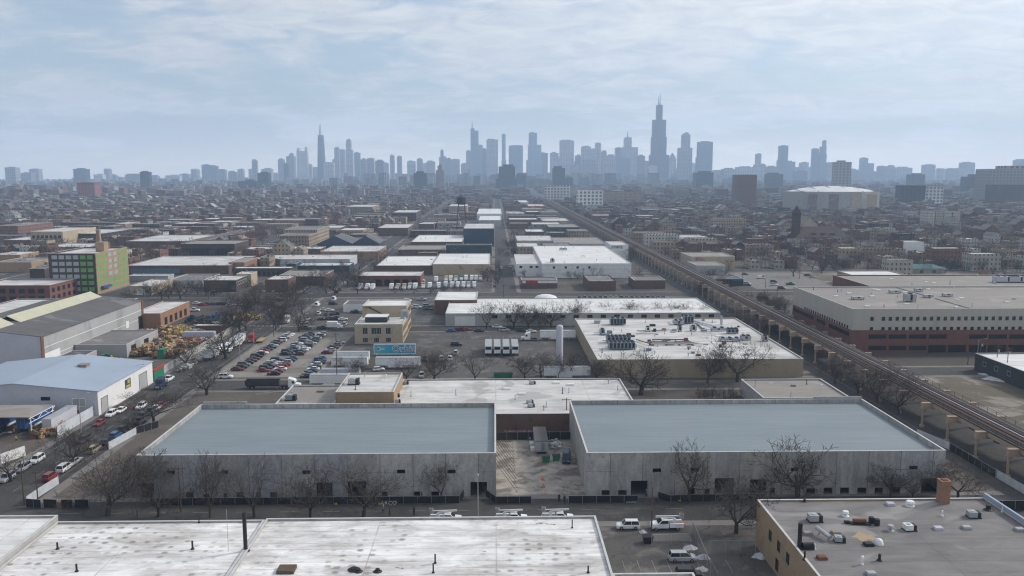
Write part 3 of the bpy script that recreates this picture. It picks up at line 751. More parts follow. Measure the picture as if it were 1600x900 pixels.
def wnoise(scale, det, rough, dist, sx, sy, off=(0, 0, 0), rot=0):
    mp = wn("ShaderNodeMapping"); mp.inputs["Scale"].default_value = (sx, sy, 1); mp.inputs["Location"].default_value = off; mp.inputs["Rotation"].default_value = (0, 0, rot); wl(cb.outputs[0], mp.inputs[0])
    n = wn("ShaderNodeTexNoise"); n.inputs["Scale"].default_value = scale; n.inputs["Detail"].default_value = det; n.inputs["Roughness"].default_value = rough; n.inputs["Distortion"].default_value = dist
    wl(mp.outputs[0], n.inputs[0]); return n.outputs[0]
def wr(v, a, b):
    n = wn("ShaderNodeMapRange", interpolation_type="SMOOTHSTEP"); wl(v, n.inputs[0]); n.inputs[1].default_value = a; n.inputs[2].default_value = b; return n.outputs[0]
big = wnoise(1.0, 5, .55, .5, 1, 1, (3.1, 1.7, 0), .35)
fine = wnoise(6.0, 9, .62, .9, .8, 1.1, (0, 0, 0), .3)
cov = wm("ADD", wm("MULTIPLY", big, .92), wm("MULTIPLY", fine, .26))
cover = wr(cov, .49, .66)                                       # how much thin cloud hides the blue
tex = wr(fine, .30, .72)
ccol = wn("ShaderNodeMix", data_type="RGBA"); wl(tex, ccol.inputs[0]); ccol.inputs[6].default_value = (*CLOUD_LO, 1); ccol.inputs[7].default_value = (*CLOUD_HI, 1)
# clouds towards the sun are brighter
dt = wn("ShaderNodeVectorMath", operation="DOT_PRODUCT"); wl(tc.outputs["Generated"], dt.inputs[0])
dt.inputs[1].default_value = (math.sin(SUN_AZ) * math.cos(SUN_EL), math.cos(SUN_AZ) * math.cos(SUN_EL), math.sin(SUN_EL))
glow = wm("ADD", .80, wm("MULTIPLY", wm("POWER", wm("MAXIMUM", dt.outputs["Value"], 0.0), 1.5), .55))
low = wm("SUBTRACT", 1.0, wr(sp.outputs[2], 0.0, .105))
cc2 = wn("ShaderNodeMix", data_type="RGBA"); wl(wm("MULTIPLY", low, .8), cc2.inputs[0]); wl(ccol.outputs[2], cc2.inputs[6]); cc2.inputs[7].default_value = (*LOW_SKY, 1); ccol = cc2
cs = wn("ShaderNodeVectorMath", operation="SCALE"); wl(ccol.outputs[2], cs.inputs[0]); wl(glow, cs.inputs[3])
skym = wn("ShaderNodeMix", data_type="RGBA"); wl(wm("MAXIMUM", wm("ADD", wm("MULTIPLY", cover, .70), .28), wm("MULTIPLY", low, .96), True), skym.inputs[0])
sks = wn("ShaderNodeVectorMath", operation="SCALE"); wl(sky.outputs[0], sks.inputs[0]); sks.inputs[3].default_value = 1.0
wl(sks.outputs[0], skym.inputs[6]); wl(cs.outputs[0], skym.inputs[7]); wl(skym.outputs[2], bg.inputs[0])
sl = bpy.data.lights.new("sun", "SUN"); sl.energy = SUN_E; sl.angle = R(8); sl.color = (1, .94, .86)
so = bpy.data.objects.new("sun", sl); COL.objects.link(so); so.rotation_euler = (math.pi / 2 - SUN_EL, 0, math.pi - SUN_AZ)
hm = bpy.data.materials.new("haze"); hm.use_nodes = True; hn = hm.node_tree.nodes; hn.remove(hn["Principled BSDF"])
pv = hn.new("ShaderNodeVolumePrincipled"); pv.inputs["Color"].default_value = (*HAZE_COL, 1); pv.inputs["Density"].default_value = HAZE_D; pv.inputs["Anisotropy"].default_value = .1
hm.node_tree.links.new(pv.outputs[0], hn["Material Output"].inputs["Volume"])
hb = MB(); hb.box(-9000, -900, -12, 9000, 10400, 690); stuff(hb.build("haze", hm))

# ---------------------------------------------------------------- ground, streets
def sheet(name, x0, x1, y0, y1, z, mt):
    mb = MB(); mb.quad((x0, y0, z), (x1, y0, z), (x1, y1, z), (x0, y1, z)); return structure(mb.build(name, mt))
def ground_mat():
    t = NT("city ground"); p = t.pos()
    col = t.mix(t.step(t.noise(p, .012, 5, .65, .6), .4, .62), (.072, .062, .054), (.105, .09, .076))
    col = t.mix(t.step(t.noise(p, .03, 4, .6), .52, .60), col, (.055, .052, .051))
    col = t.mix(t.math("MULTIPLY", t.step(t.noise(p, .3, 6, .7), .45, .7), .5), col, (.055, .05, .046))
    col = t.mix(t.math("MULTIPLY", t.step(t.noise(p, .05, 3, .6), .64, .69), .7), col, (.24, .22, .20))
    return t.fin(col, .95)
M["ground"] = ground_mat()
M["asphalt"] = mottle("asphalt", (.052, .049, .047), (.07, .066, .063), .15, (.042, .04, .04), .25, .52, .7, fine=3, crack=.8)
M["asphalt_old"] = mottle("worn asphalt", (.11, .102, .096), (.066, .062, .06), .12, (.165, .152, .138), .16, .54, .66, crack=.8)
M["pavement"] = mottle("concrete pavement", (.21, .195, .18), (.16, .15, .14), .3, (.11, .10, .095), .2)
M["gravel"] = mottle("gravel lot", (.43, .385, .34), (.27, .24, .21), .45, (.15, .13, .115), .22, .48, .60)
M["dirt"] = mottle("dirt", (.125, .105, .088), (.09, .077, .068), .3, (.17, .15, .13), .1)
M["dead_grass"] = mottle("dead grass", (.135, .115, .08), (.09, .08, .06), .15, (.24, .215, .185), .07, .52, .60)
M["lot_tan"] = mottle("gravelly car lot", (.27, .245, .21), (.21, .195, .17), .15, (.11, .105, .10), .08, crack=.4)
M["paint_line"] = mottle("worn road paint", (.34, .33, .31), (.16, .155, .15), .8)
M["paint_yellow"] = mottle("worn yellow paint", (.36, .27, .08), (.16, .13, .07), .8)
M["water"] = plain("lake water", (.05, .09, .12), .15, 0, .1, .002)
sheet("ground", -8800, 8800, -700, 8600, 0, "ground")
sheet("lake", -8800, 8800, 8600, 10300, -.5, "water")
VX = [(-116, -98), (112, 140)]                                   # east-west streets near the camera
XS = [-1253, -1140, -1025, -910, -795, -680, -568, -455, -342, -229]
roadsx = [(-115, -99, 110, 3800), (0, 13, 486, 3800), (112, 139, 60, 3800)] + [(x, x + 11, 500, 3800) for x in XS] + [(-229, -218, 200, 500)]
roadsx += [(x, x + 11, 486 if x < 340 else 380, 3800) for x in (244, 357, 470, 585, 700, 815, 930, 1045, 1160, 1275)]
roadsy = [(160.5, 172.5, -500, 600), (265.5, 278.5, -98, 111), (367, 379, -98, 112), (472, 488, -900, 900), (281, 293, 140, 500)]
YS = [590 + 103 * i for i in range(30)]
roadsy += [(y, y + 11, -1600, 1600) for y in YS]
for i, (x0, x1, y0, y1) in enumerate(roadsx):
    sheet("pavement", x0 - 2.6, x1 + 2.6, y0, y1, .03, "pavement") if x0 != 112 else None
for (y0, y1, x0, x1) in roadsy: sheet("pavement", x0, x1, y0 - 2.4, y1 + 2.4, .045, "pavement")
for (x0, x1, y0, y1) in roadsx: sheet("road", x0, x1, y0, y1, .06, "asphalt")
for (y0, y1, x0, x1) in roadsy: sheet("road", x0, x1, y0, y1, .075, "asphalt")
RZ = .08
mk = MB()
for y in range(116, 560, 9): mk.quad((-107.08, y, .1), (-106.93, y, .1), (-106.93, y + 4, .1), (-107.08, y + 4, .1))
for a in (-113.0, -101.0): mk.quad((a, 180, .1), (a + .12, 180, .1), (a + .12, 560, .1), (a, 560, .1))
for y in (380, 464): 
    for x in range(-114, -99, 2): mk.quad((x, y, .1), (x + 1, y, .1), (x + 1, y + 3, .1), (x, y + 3, .1))
for x in (116.5, 134.5): mk.quad((x, 120, .1), (x + .14, 120, .1), (x + .14, 500, .1), (x, 500, .1))
for (xa, xb, ya, yb_, dx_) in ((-93, -30, 388, 0, 2.8), (-93, -50, 420, 0, 2.8), (-40, -16, 440, 0, 2.8), (22, 40, 110, 0, 2.7), (23, 44, 138, 0, 2.7), (-16, -4, 300, 0, 2.8), (-16, 20, 350, 0, 2.8), (146, 210, 400, 0, 2.8), (146, 210, 422, 0, 2.8), (-60, -10, 520, 0, 3.4)):
    x = xa
    while x < xb: mk.quad((x, ya, .1), (x + .11, ya, .1), (x + .11, ya + 5, .1), (x, ya + 5, .1)); x += dx_
for y0_ in (296, 320, 345): mk.quad((-100.6, y0_, .1), (-100.5, y0_, .1), (-100.5, y0_ + 18, .1), (-100.6, y0_ + 18, .1))
for yc_ in (166.4,): 
    for x in range(-90, 60, 9): mk.quad((x, yc_, .1), (x + 3.5, yc_, .1), (x + 3.5, yc_ + .13, .1), (x, yc_ + .13, .1))
structure(mk.build("road_markings", "paint_line"))
sheet("car_lot", -98, -52, 283, 366, .035, "lot_tan")
sheet("parking_lot", -62, -52, 283, 366, .05, "asphalt_old")
sheet("parking_lot", -51.9, -20, 330, 366, .035, "asphalt_old")
sheet("parking_lot", -20, 24, 262, 366, .036, "asphalt_old")
sheet("parking_lot", -96, -14, 381, 470, .035, "asphalt_old")
sheet("parking_lot", -96, -2, 490, 545, .035, "asphalt_old")
sheet("gravel_lot", -3, 20.5, 174, 222, .03, "gravel")
sheet("dirt_strip", -97.9, -77, 174, 262, .02, "dirt")
sheet("dirt_strip", 91, 111.5, 174, 262, .02, "dirt")
sheet("parking_lot", 20, 62, 100, 160, .03, "asphalt_old")
sheet("vacant_lot", 141, 205, 205, 281, .03, "dead_grass")
sheet("vacant_lot", 141, 205, 180, 205, .028, "gravel")
sheet("scrapyard_ground", -165, -117.5, 205, 371, .03, "dirt")
sheet("parking_lot", 140, 215, 391, 468, .035, "asphalt_old")
sheet("park_grass", 215, 330, 500, 588, .07, "dead_grass")
sheet("concrete_lot", 160, 215, 500, 585, .07, "pavement")

# ---------------------------------------------------------------- the two raw concrete halls
def holes_wall(mb, x0, x1, h, y, th, holes):
    xs = sorted({x0, x1} | {v for q in holes for v in q[:2]}); zs = sorted({0, h} | {v for q in holes for v in q[2:]})
    for i in range(len(xs) - 1):
        for j in range(len(zs) - 1):
            cx, cz = (xs[i] + xs[i + 1]) / 2, (zs[j] + zs[j + 1]) / 2
            if any(a < cx < b and c < cz < d for a, b, c, d in holes): continue
            a, b, c, d = xs[i], xs[i + 1], zs[j], zs[j + 1]
            mb.quad((a, y, c), (b, y, c), (b, y, d), (a, y, d)); mb.quad((b, y + th, c), (a, y + th, c), (a, y + th, d), (b, y + th, d))
    for a, b, c, d in holes:
        mb.quad((a, y, c), (a, y, d), (a, y + th, d), (a, y + th, c)); mb.quad((b, y, c), (b, y + th, c), (b, y + th, d), (b, y, d))
        mb.quad((a, y, d), (b, y, d), (b, y + th, d), (a, y + th, d)); mb.quad((a, y, c), (a, y + th, c), (b, y + th, c), (b, y, c))
HH = 9.8
def hall(label, pl, pr, yf, yfr, yback, big, small, slit, notch):
    x0, y0 = G(pl, yf, HH); x1, _ = G(pr, yfr, HH); _, y1 = G((pl + pr) / 2, yback, HH)
    r = thing("concrete_hall", label, "building", ((x0 + x1) / 2, (y0 + y1) / 2, 0)); cx, cy = (x0 + x1) / 2, (y0 + y1) / 2
    holes = []
    for a, b, t in big:
        xa, _ = W(a, t, y0); xb, zt = W(b, t, y0); holes.append((xa - cx, xb - cx, 0, zt))
    for a, b, t, bo in small + slit:
        xa, zt = W(a, t, y0); xb, zb = W(b, bo, y0); holes.append((xa - cx, xb - cx, max(.0, zb), zt))
    a0, a1, b0, b1 = x0 - cx, x1 - cx, y0 - cy, y1 - cy; t = .3
    mb = MB(); holes_wall(mb, a0, a1, HH, b0, t, holes); mb.build("front_wall", "concrete_wall", r)
    for nm, xa, xb, ya, yb in (("side_wall", a0, a0 + t, b0 + t + .004, b1), ("side_wall", a1 - t, a1, b0 + t + .004, b1), ("rear_wall", a0 + t + .004, a1 - t - .004, b1 - t, b1)):
        mb = MB(); mb.box(xa, ya, 0, xb, yb, HH); mb.build(nm, "concrete_wall", r)
    mb = MB(); z = HH - 1.05; mb.box(a0 + t + .003, b0 + t + .008, z - .3, a1 - t - .003, b1 - t - .003, z); mb.build("roof", "blue_roof", r)
    mb = MB(); caps(mb, a0, a1, b0, b1, HH, t); mb.build("coping", "coping", r)
    nx = W(notch[0], 630, y1)[0] - cx; nx2 = min(W(notch[1], 630, y1)[0] - cx, a1)
    mb = MB(); mb.box(nx, b1 - t - .012, HH + .1, nx2, b1 + .012, HH + .75); mb.build("raised_parapet", "concrete", r)
    q = MB(); q.quad((a0 + .3, b0 + .3, .02), (a1 - .3, b0 + .3, .02), (a1 - .3, b1 - .3, .02), (a0 + .3, b1 - .3, .02)); q.build("floor", "dark_flat", r)  # floor coloured dark to deepen the shade seen through the openings
    OCC.append((x0 - 1, x1 + 1, y0 - 2, y1 + 1)); return r, (x0, x1, y0, y1)
hallA, FA = hall("raw grey concrete hall with pale blue roof, its right wall propped beside the gravel yard", 213, 775, 712, 711, 631,
    [(213, 240, 755), (494, 519, 754), (543, 572, 752), (735, 761, 753)],
    [(290, 303, 769, 782), (317, 328, 772, 783), (349, 356, 771, 790), (369, 381, 769, 782), (400, 408, 769, 782), (422, 434, 769, 781), (478, 488, 768, 781), (596, 606, 768, 790), (647, 656.5, 768, 781), (658, 660, 768, 784), (674, 686, 768, 781)],
    [(261, 273, 736, 741), (345, 357, 735, 741), (472, 485, 735, 741), (620, 633, 734, 740), (699, 712, 734, 740)], (318, 386))
hallB, FB = hall("raw grey concrete hall with pale blue roof beside the elevated railway", 917, 1478, 708, 704, 624,
    [(986, 1012, 751), (1117, 1147, 747), (1172, 1198, 749), (1440, 1466, 747)],
    [(940, 952, 766, 779), (966, 979, 766, 779), (1079, 1085, 764, 790), (1101, 1108, 764, 790), (1203, 1210, 763, 790), (1260, 1273, 763, 776), (1287, 1300, 762, 776), (1313, 1326, 762, 776), (1340, 1353, 762, 775), (1367, 1379, 762, 775), (1393, 1406, 761, 775)],
    [(1020, 1033, 732, 738), (1079, 1092, 731, 737), (1236, 1248, 731, 737), (1421, 1434, 728, 734)], (1270, 1345))
# steel braces that prop the right wall of the left hall
xw = FA[1]
for i in range(14):
    y = FA[2] + 2.5 + i * 2.75; t = thing("wall_brace", "slim steel brace propping the bare concrete wall over the gravel yard", "brace", (xw, y, 0), 0, "steel braces propping the concrete wall")
    mb = MB(); mb.tube((.02, 0, 6.6), (4.6, 0, .1), .055, .055, 6); mb.build("strut", "wood", t)
    mb = MB(); mb.obox((4.6, 0, .08), .5, .4, .16); mb.build("foot_plate", "concrete", t)

# ---------------------------------------------------------------- nearest roofs
_, yb = G(600, 809, 6); xC, _ = G(87, 809, 7); xAB, _ = G(415, 812, 6); xr, _ = G(931, 808, 6)
white = building("white_roofed_warehouse", "nearest low warehouse with white roof full of round pond stains, beside the parking lot", "building", (xAB + .1, xr, 96, yb), 6.0, "concrete", "white_spotted", .35)
white2 = building("white_roofed_warehouse", "white roofed low warehouse carrying the tall black flue pipe", "building", (xC, xAB - .1, 96, yb - .6), 6.0, "concrete", "white_spotted", .3)
white3 = building("white_roofed_warehouse", "higher plain white roof in the bottom corner by the left street", "building", (-112 + 14.5, xC - .15, 96, yb), 7.0, "concrete", "white_clean", .35)
_, ye = G(1000, 896, 5.2)
annex = building("white_roofed_annex", "low white roofed annex at the picture's foot beside the parked minivan", "building", (xr + .2, xr + 13.5, 96, ye), 5.2, "concrete", "white_clean", .35)
def on_roof(px, py, b):
    f, h, par, r, ro = BLD[b.name]; x, y = G(px, py, h - par); return x, y, h - par, r, ro
def loc(b, x, y): return x - b.location.x, y - b.location.y
def stack(b, px, py, hgt, rad, mt, name="flue_pipe", base=True, cap=False):
    x, y, z, r, ro = on_roof(px, py, b); x, y = loc(b, x, y); mb = MB()
    if base: mb.lathe([(rad * 2.2, z), (rad * 1.3, z + .25)], 10, (x, y))
    mb.tube((x, y, z), (x, y, z + hgt), rad, rad, 12)
    if cap: mb.lathe([(rad * .8, z + hgt), (rad * 2.1, z + hgt + .05), (rad * 1.7, z + hgt + .4), (.02, z + hgt + .5)], 10, (x, y))
    return mb.build(name, mt, ro)
stack(white2, 384, 861, 7.0, .34, "black")
for px, py, b, hh, rr in ((90, 858, white2, 1.2, .16), (120, 893, white2, 1.3, .16), (301, 858, white2, 1.5, .16), (311, 817, white2, 1.5, .1), (677, 895, white, 1.6, .12), (680, 880, white, 1.6, .13), (919, 895, white, 1.2, .13), (894, 825, white, 1.6, .1), (560, 893, white, .5, .35), (590, 893, white, .5, .35), (553, 890, white, .35, .5)):
    stack(b, px, py, hh, rr, "black", "vent_pipe")
stack(white2, 357, 862, 7.6, .035, "grey_paint", "antenna_mast", False)
x, y, z, r, ro = on_roof(448, 892, white); x, y = loc(white, x, y)
mb = MB(); mb.box(x - 1.4, y - 1.2, z, x + 1.4, y + 1.2, z + .55); mb.build("roof_hatch", "wood", ro)
GH = 9.0
xg, yg = G(1183, 781, GH); xg2, _ = G(1538, 778, GH)
grey = building("grey_roofed_building", "near tan brick building with wide grey tar roof full of vents and a brick chimney", "building", (xg, xg2, 96, yg), GH, "tan_brick", "grey_flat", .25)
mb = MB(); lx = xg2 - grey.location.x; hy = (yg - 96) / 2; mb.box(lx - .2, -hy, GH + .095, lx + .25, hy + .1, GH + 1.0); mb.build("blue_parapet", "steel_blue_roof", grey)
windows(grey, "left", [36, 40.5, 45], 5.6, 1.1, 1.6, "black"); windows(grey, "left", [34, 41], 2.0, 1.1, 1.9, "black")
x, y, z, r, ro = on_roof(1473, 785, grey); x, y = loc(grey, x, y)
mb = MB(); mb.box(x - .85, y - .85, z, x + .85, y + .85, z + 4.2); mb.box(x - .95, y - .95, z + 4.2, x + .95, y + .95, z + 4.45); ch = mb.build("chimney", "orange_brick", ro)
mb = MB(); mb.box(x - .5, y - .5, z + 4.455, x + .5, y + .5, z + 4.62); mb.build("chimney_pot", "rust", ch)
def g2(px, py): return on_roof(px, py, grey)[:3]
ac_unit(*g2(1273, 814), "grey rooftop unit nearest the tan wall's upper corner on the near grey roof", 0, .95)
ac_unit(*g2(1421, 828), "white rooftop unit in the middle of the near grey roof", .05, .8, "white_metal")
ac_unit(*g2(1521, 808), "grey rooftop unit by the blue parapet on the near grey roof", -.1, .85)
ac_unit(*g2(1312, 846), "small grey rooftop unit at the end of the round duct", -.2, .7)
x, y, z = g2(1350, 819)
t = thing("refrigeration_unit", "dark skid mounted refrigeration unit with two black fan drums on grey roof", "machine", (x, y, z), -.1)
mb = MB(); mb.box(-2.4, -.6, .02, 1.0, .6, .25); mb.build("skid", "black", t)
mb = MB(); mb.tube((-1.9, 0, .62), (.3, 0, .62), .38, .38, 12); mb.build("tank", "rust", t)
mb = MB(); mb.box(-3.4, -.2, .1, -2.45, .3, .5); mb.build("pump", "black", t)
for dx in (1.4, 2.1):
    mb = MB(); mb.lathe([(.48, .02), (.48, 1.15), (.36, 1.2), (.1, 1.18)], 14, (dx, -.3 if dx > 2 else .5)); mb.build("fan_drum", "black", t)
x, y, z = g2(1288, 842)
t = thing("duct", "round silver duct sloping onto a small grey unit on the roof", "duct", (x, y, z), -.9)
mb = MB(); mb.tube((-2.0, .9, 1.1), (1.2, -.3, .8), .38, .36, 12); mb.build("duct_pipe", "steel", t)
mb = MB(); [mb.box(a - .05, b_ - .05, 0, a + .05, b_ + .05, .55) for a, b_ in ((-1.4, .7), (.8, -.2))]; mb.build("stand", "black", t)
for px, py, hh, rr, mt, nm, cp in ((1249, 856, 4.3, .36, "black", "flue_pipe", False), (1257, 875, 1.5, .16, "black", "vent_pipe", False), (1374, 876, 1.1, .22, "black", "vent_pipe", False), (1472, 806, 1.0, .14, "white_metal", "vent_pipe", False), (1347, 882, 1.0, .13, "white_metal", "vent_pipe", True), (1321, 806, .5, .3, "white_metal", "roof_vent", True), (1422, 790, .5, .4, "white_metal", "roof_vent", True), (1391, 829, .6, .3, "grey_paint", "roof_vent", True), (1566, 800, 1.0, .12, "white_metal", "vent_pipe", False), (1257, 784, .7, .2, "black", "vent_pipe", False), (1544, 797, 1.0, .42, "black", "fan_drum", False), (1273, 858, .9, .12, "white_metal", "vent_pipe", False)):
    stack(grey, px, py, hh, rr, mt, nm, cap=cp)
for px, py, mt in ((1262, 835, "tan_flat"), (1306, 834, "tan_flat"), (1466, 827, "pale_wall"), (1510, 826, "grey_paint"), (1284, 873, "rust"), (1391, 789, "pale_wall"), (1593, 829, "grey_paint"), (1361, 898, "grey_paint"), (1357, 852, "black")):
    x, y, z, r, ro = on_roof(px, py, grey); x, y = loc(grey, x, y); mb = MB(); mb.box(x - .75, y - .6, z, x + .75, y + .6, z + .35); mb.box(x - .65, y - .5, z + .35, x + .65, y + .5, z + .47); mb.build("skylight", mt, ro)
x, y, z, r, ro = on_roof(1373, 850, grey); x, y = loc(grey, x, y); mb = MB(); mb.lathe([(.75, z), (.72, z + .3), (.55, z + .75), (.25, z + .95), (.01, z + 1)], 14, (x, y)); mb.build("dome_vent", "white_metal", ro, True)
x, y, z, r, ro = on_roof(1262, 857, grey); x, y = loc(grey, x, y); mb = MB(); mb.box(x - .9, y - .6, z, x + .9, y + .6, z + .5); mb.tube((x - .9, y, z + .55), (x + .9, y, z + .55), .5, .5, 12); mb.build("exhaust_fan", "black", ro)
M["pollen"] = mottle("rust coloured stain", (.40, .29, .16), (.34, .28, .2), .8)
x, y, z, r, ro = on_roof(1350, 839, grey); x, y = loc(grey, x, y)
mb = MB(); n = 18; ip = [(x + (1.7 + .5 * math.sin(k * 2.3)) * math.cos(k / n * 6.283), y + (1.5 + .6 * math.sin(k * 1.7)) * math.sin(k / n * 6.283), z + .01) for k in range(n)]; i0 = len(mb.v); mb.v += ip; mb.f.append(tuple(range(n))); mb.mi.append(0); mb.build("stain_patch", "pollen", ro)

# ---------------------------------------------------------------- street in front, fences, people, yard
FY = W(500, 793, FA[2] - 3)[0]; fy = FA[2] - 3.6
def gx(px, Y): return W(px, 790, Y)[0]
fence([(gx(235, fy), fy), (gx(718, fy), fy)], 1.6, "long black screened site fence before the left concrete hall", "screen_black", 3.0)
fence([(gx(718, fy), fy), (gx(722, fy) + .3, fy + 4)], 1.6, "short black fence return beside the left hall's last doorway", "screen_black", 2.0)
fence([(gx(759, fy), fy + 3.5), (gx(775, fy), fy - .5), (gx(830, fy), fy - .5)], 1.6, "black screened fence panel before the wall braces, beside the doorway", "screen_black", 2.6)
fence([(gx(888, fy), fy - .5), (gx(996, fy), fy - .5)], 1.6, "black screened fence carrying a blue banner, beside the gravel yard entrance", "screen_black", 3.0)
fence([(gx(1030, fy), fy + 1.5), (gx(1047, fy), fy - .6), (gx(1078, fy), fy - .2), (gx(1195, fy), fy - .2)], 1.6, "black screened fence before the right concrete hall up to the brick building", "screen_black", 2.8)
x_, y_ = G(60, 800)
for a, b in ((38, 64), (67, 89), (96, 114), (117, 139)):
    fence([(gx(a, fy - 1), fy - 1 + (a % 3) * .3), (gx(b, fy - 1), fy - 1)], 1.9, {38: "black fence panel at the street corner, nearest the white screened fence", 67: "second black fence panel from the street corner", 96: "third black fence panel from the street corner", 117: "leaning black fence panel beside the big forked tree"}[a], "screen_black", 2.2)
def wf(pts, label, h=2.0, mt="mesh_white"): return fence([G(*p) for p in pts], h, label, mt, 2.6)
wf([(42, 790), (62, 776), (92, 757)], "white screened fence at the near street corner")
wf([(170, 703), (213, 679)], "white screened fence along the pavement beside the parked blue car")
wf([(214, 678), (248, 668)], "black screened fence behind the white one at the hall's left end", 2.0, "screen_black")
wf([(1432, 682), (1483, 703)], "white screened fence beside the railway at the right hall's far corner")
wf([(1484, 704), (1555, 747)], "black screened fence along the railway street past the right hall", 2.0, "screen_black")
wf([(1555, 746), (1606, 776)], "white screened fence along the railway street behind the grey roof")
wf([(1545, 798), (1606, 798)], "black screened fence behind the blue parapet of the grey roofed building", 2.2, "screen_black")
def banner(px, py, wd, hg, mt, label, txt=None, size=.8):
    Y = fy - .62; x, z = W(px, py, Y); t = thing("banner" if txt else "notice_sign", label, "banner" if txt else "sign", (x, Y, z))
    mb = MB(); mb.box(-wd / 2, -.02, -hg / 2, wd / 2, .02, hg / 2); mb.build("sheet", mt, t)
    if txt: text_on(t, "lettering", txt, size, (-.1, -.03, .22), (math.pi / 2, 0, 0), "white_wall", .005, .012); mb = MB(); mb.box(-wd * .36, -.026, -.62, wd * .34, -.021, -.50); mb.build("small_print", "pale_panel", t)
    return t
banner(608, 787.5, 3.4, 1.5, "navy_wall", "navy blue banner lettered in white on the left hall's fence, beside yellow sign", "ARCO", 1.15)
banner(987, 787.5, 2.2, 1.5, "navy_wall", "navy blue banner lettered in white on the fence by the gravel yard entrance", "ARCO", .8)
banner(585, 790, 1.1, 1.5, "blue_paint", "dark blue notice on the fence left of the lettered banner and yellow sign")
banner(593, 787, .55, .7, "yellow_paint", "yellow notice between two blue banners on the black fence")
banner(525, 788, .55, .7, "yellow_paint", "yellow notice alone on the black fence in front of the left hall's doorway")
banner(247, 789, .55, .7, "yellow_paint", "yellow notice on the black fence beside the forked tree")
banner(1057, 788, 1.8, 1.5, "navy_wall", "navy notice on the fence before the right hall beside yellow sign")
banner(1062, 784, .6, .8, "yellow_paint", "yellow notice on the fence before the right hall")
def man(px, py, rz, label, **k): x, y = G(px, py); return person(x, y, rz, label, **k)
man(873.5, 784, 2.8, "person in dark clothes walking in the gravel yard, nearer the orange cones", z=.03)
man(882, 786, 2.9, "person in black standing at the gravel yard entrance by the fence end", z=.03)
man(599, 802, 1.2, "person in white hard hat and grey clothes standing below the lettered banner", top="cloth_grey", hat="white_metal", z=.08)
man(609, 806, 1.6, "person in dark clothes on the street right of the white hard hat", z=.08)
man(647, 806, .3, "person in black standing on the street before the long fence", z=.08)
man(1010, 777, 1.2, "person in white hard hat at the right hall's open doorway", top="cloth_grey", hat="white_metal", z=.03)
man(25.5, 690, -1.0, "person in yellow vest standing near the pallet stacks and blue trailer", top="hivis", z=.03)
x, y = G(846, 708); 
t = thing("site_office_trailer", "long grey site office trailer standing in the gravel yard", "trailer", (x, y + 5, .03))
mb = MB(); mb.box(-1.6, -6, .7, 1.6, 6, 3.3); mb.build("body", "grey_paint", t)
mb = MB(); mb.box(-1.7, -6.1, 3.3, 1.7, 6.1, 3.42); mb.build("roof", "dark_flat", t)
mb = MB(); mb.box(-1.2, -5.7, .1, 1.2, 5.7, .7); mb.build("underframe", "black", t)
mb = MB(); mb.box(-.1, -6.05, .9, .75, -6.005, 2.9); mb.build("door", "bluegrey_metal", t)
for k in (-3, 1): mb = MB(); mb.box(-2.7, k - 1, .1, -1.65, k + 1, .9); mb.box(-2.7, k - 1, 1.9, -2.6, k + 1, 1.95); mb.build("steps", "white_metal", t)
x, y = G(885, 720); car("cargo_van", "navy", x, y, -math.pi / 2 - .12, "parked in the gravel yard beside the green bin", "vans in the yard", True, .03)
def bin_(px, py, mt, label):
    x, y = G(px, py); t = thing("waste_bin", label, "bin", (x, y, .03)); mb = MB(); mb.loft([[(-.75, -.6, 0), (.75, -.6, 0), (.75, .6, 0), (-.75, .6, 0)], [(-.95, -.75, 1.3), (.95, -.75, 1.3), (.95, .75, 1.3), (-.95, .75, 1.3)]]); mb.build("tub", mt, t)
    mb = MB(); mb.obox((0, 0, 1.36), 2.0, 1.6, .09, 0, 0, .05); mb.build("lid", "black", t)
bin_(853, 722, "green_paint", "green waste bin in front of the site office trailer"); bin_(869, 719, "green_paint", "green waste bin between trailer and dark van")
bin_(1012, 848, "black", "black waste bin by the chain fence of the near car park")
for px, py, lb in ((848, 750, "orange cone farther into the gravel yard"), (849, 761, "orange cone nearer the yard entrance")):
    x, y = G(px, py); t = thing("traffic_cone", lb, "cone", (x, y, .03)); mb = MB(); mb.lathe([(.3, .05), (.05, .95)], 10); mb.build("cone_body", "orange_paint", t); mb = MB(); mb.box(-.35, -.35, 0, .35, .35, .05); mb.build("cone_base", "black", t)
clutter("rubble_heap", "heap of white sheeting and rubble right of the site office trailer", "rubble", *sorted([G(862, 700)[0], G(876, 700)[0]]), G(868, 702)[1], G(868, 690)[1], .03, 60, .9, ["snow", "concrete", "white_wall"], 5, 1.0)
fence([(-2.6, FA[3] - 1.5), (20, FA[3] - 1.5)], 2.2, "black screened fence closing the gravel yard below the graffiti wall", "screen_black", 2.8)
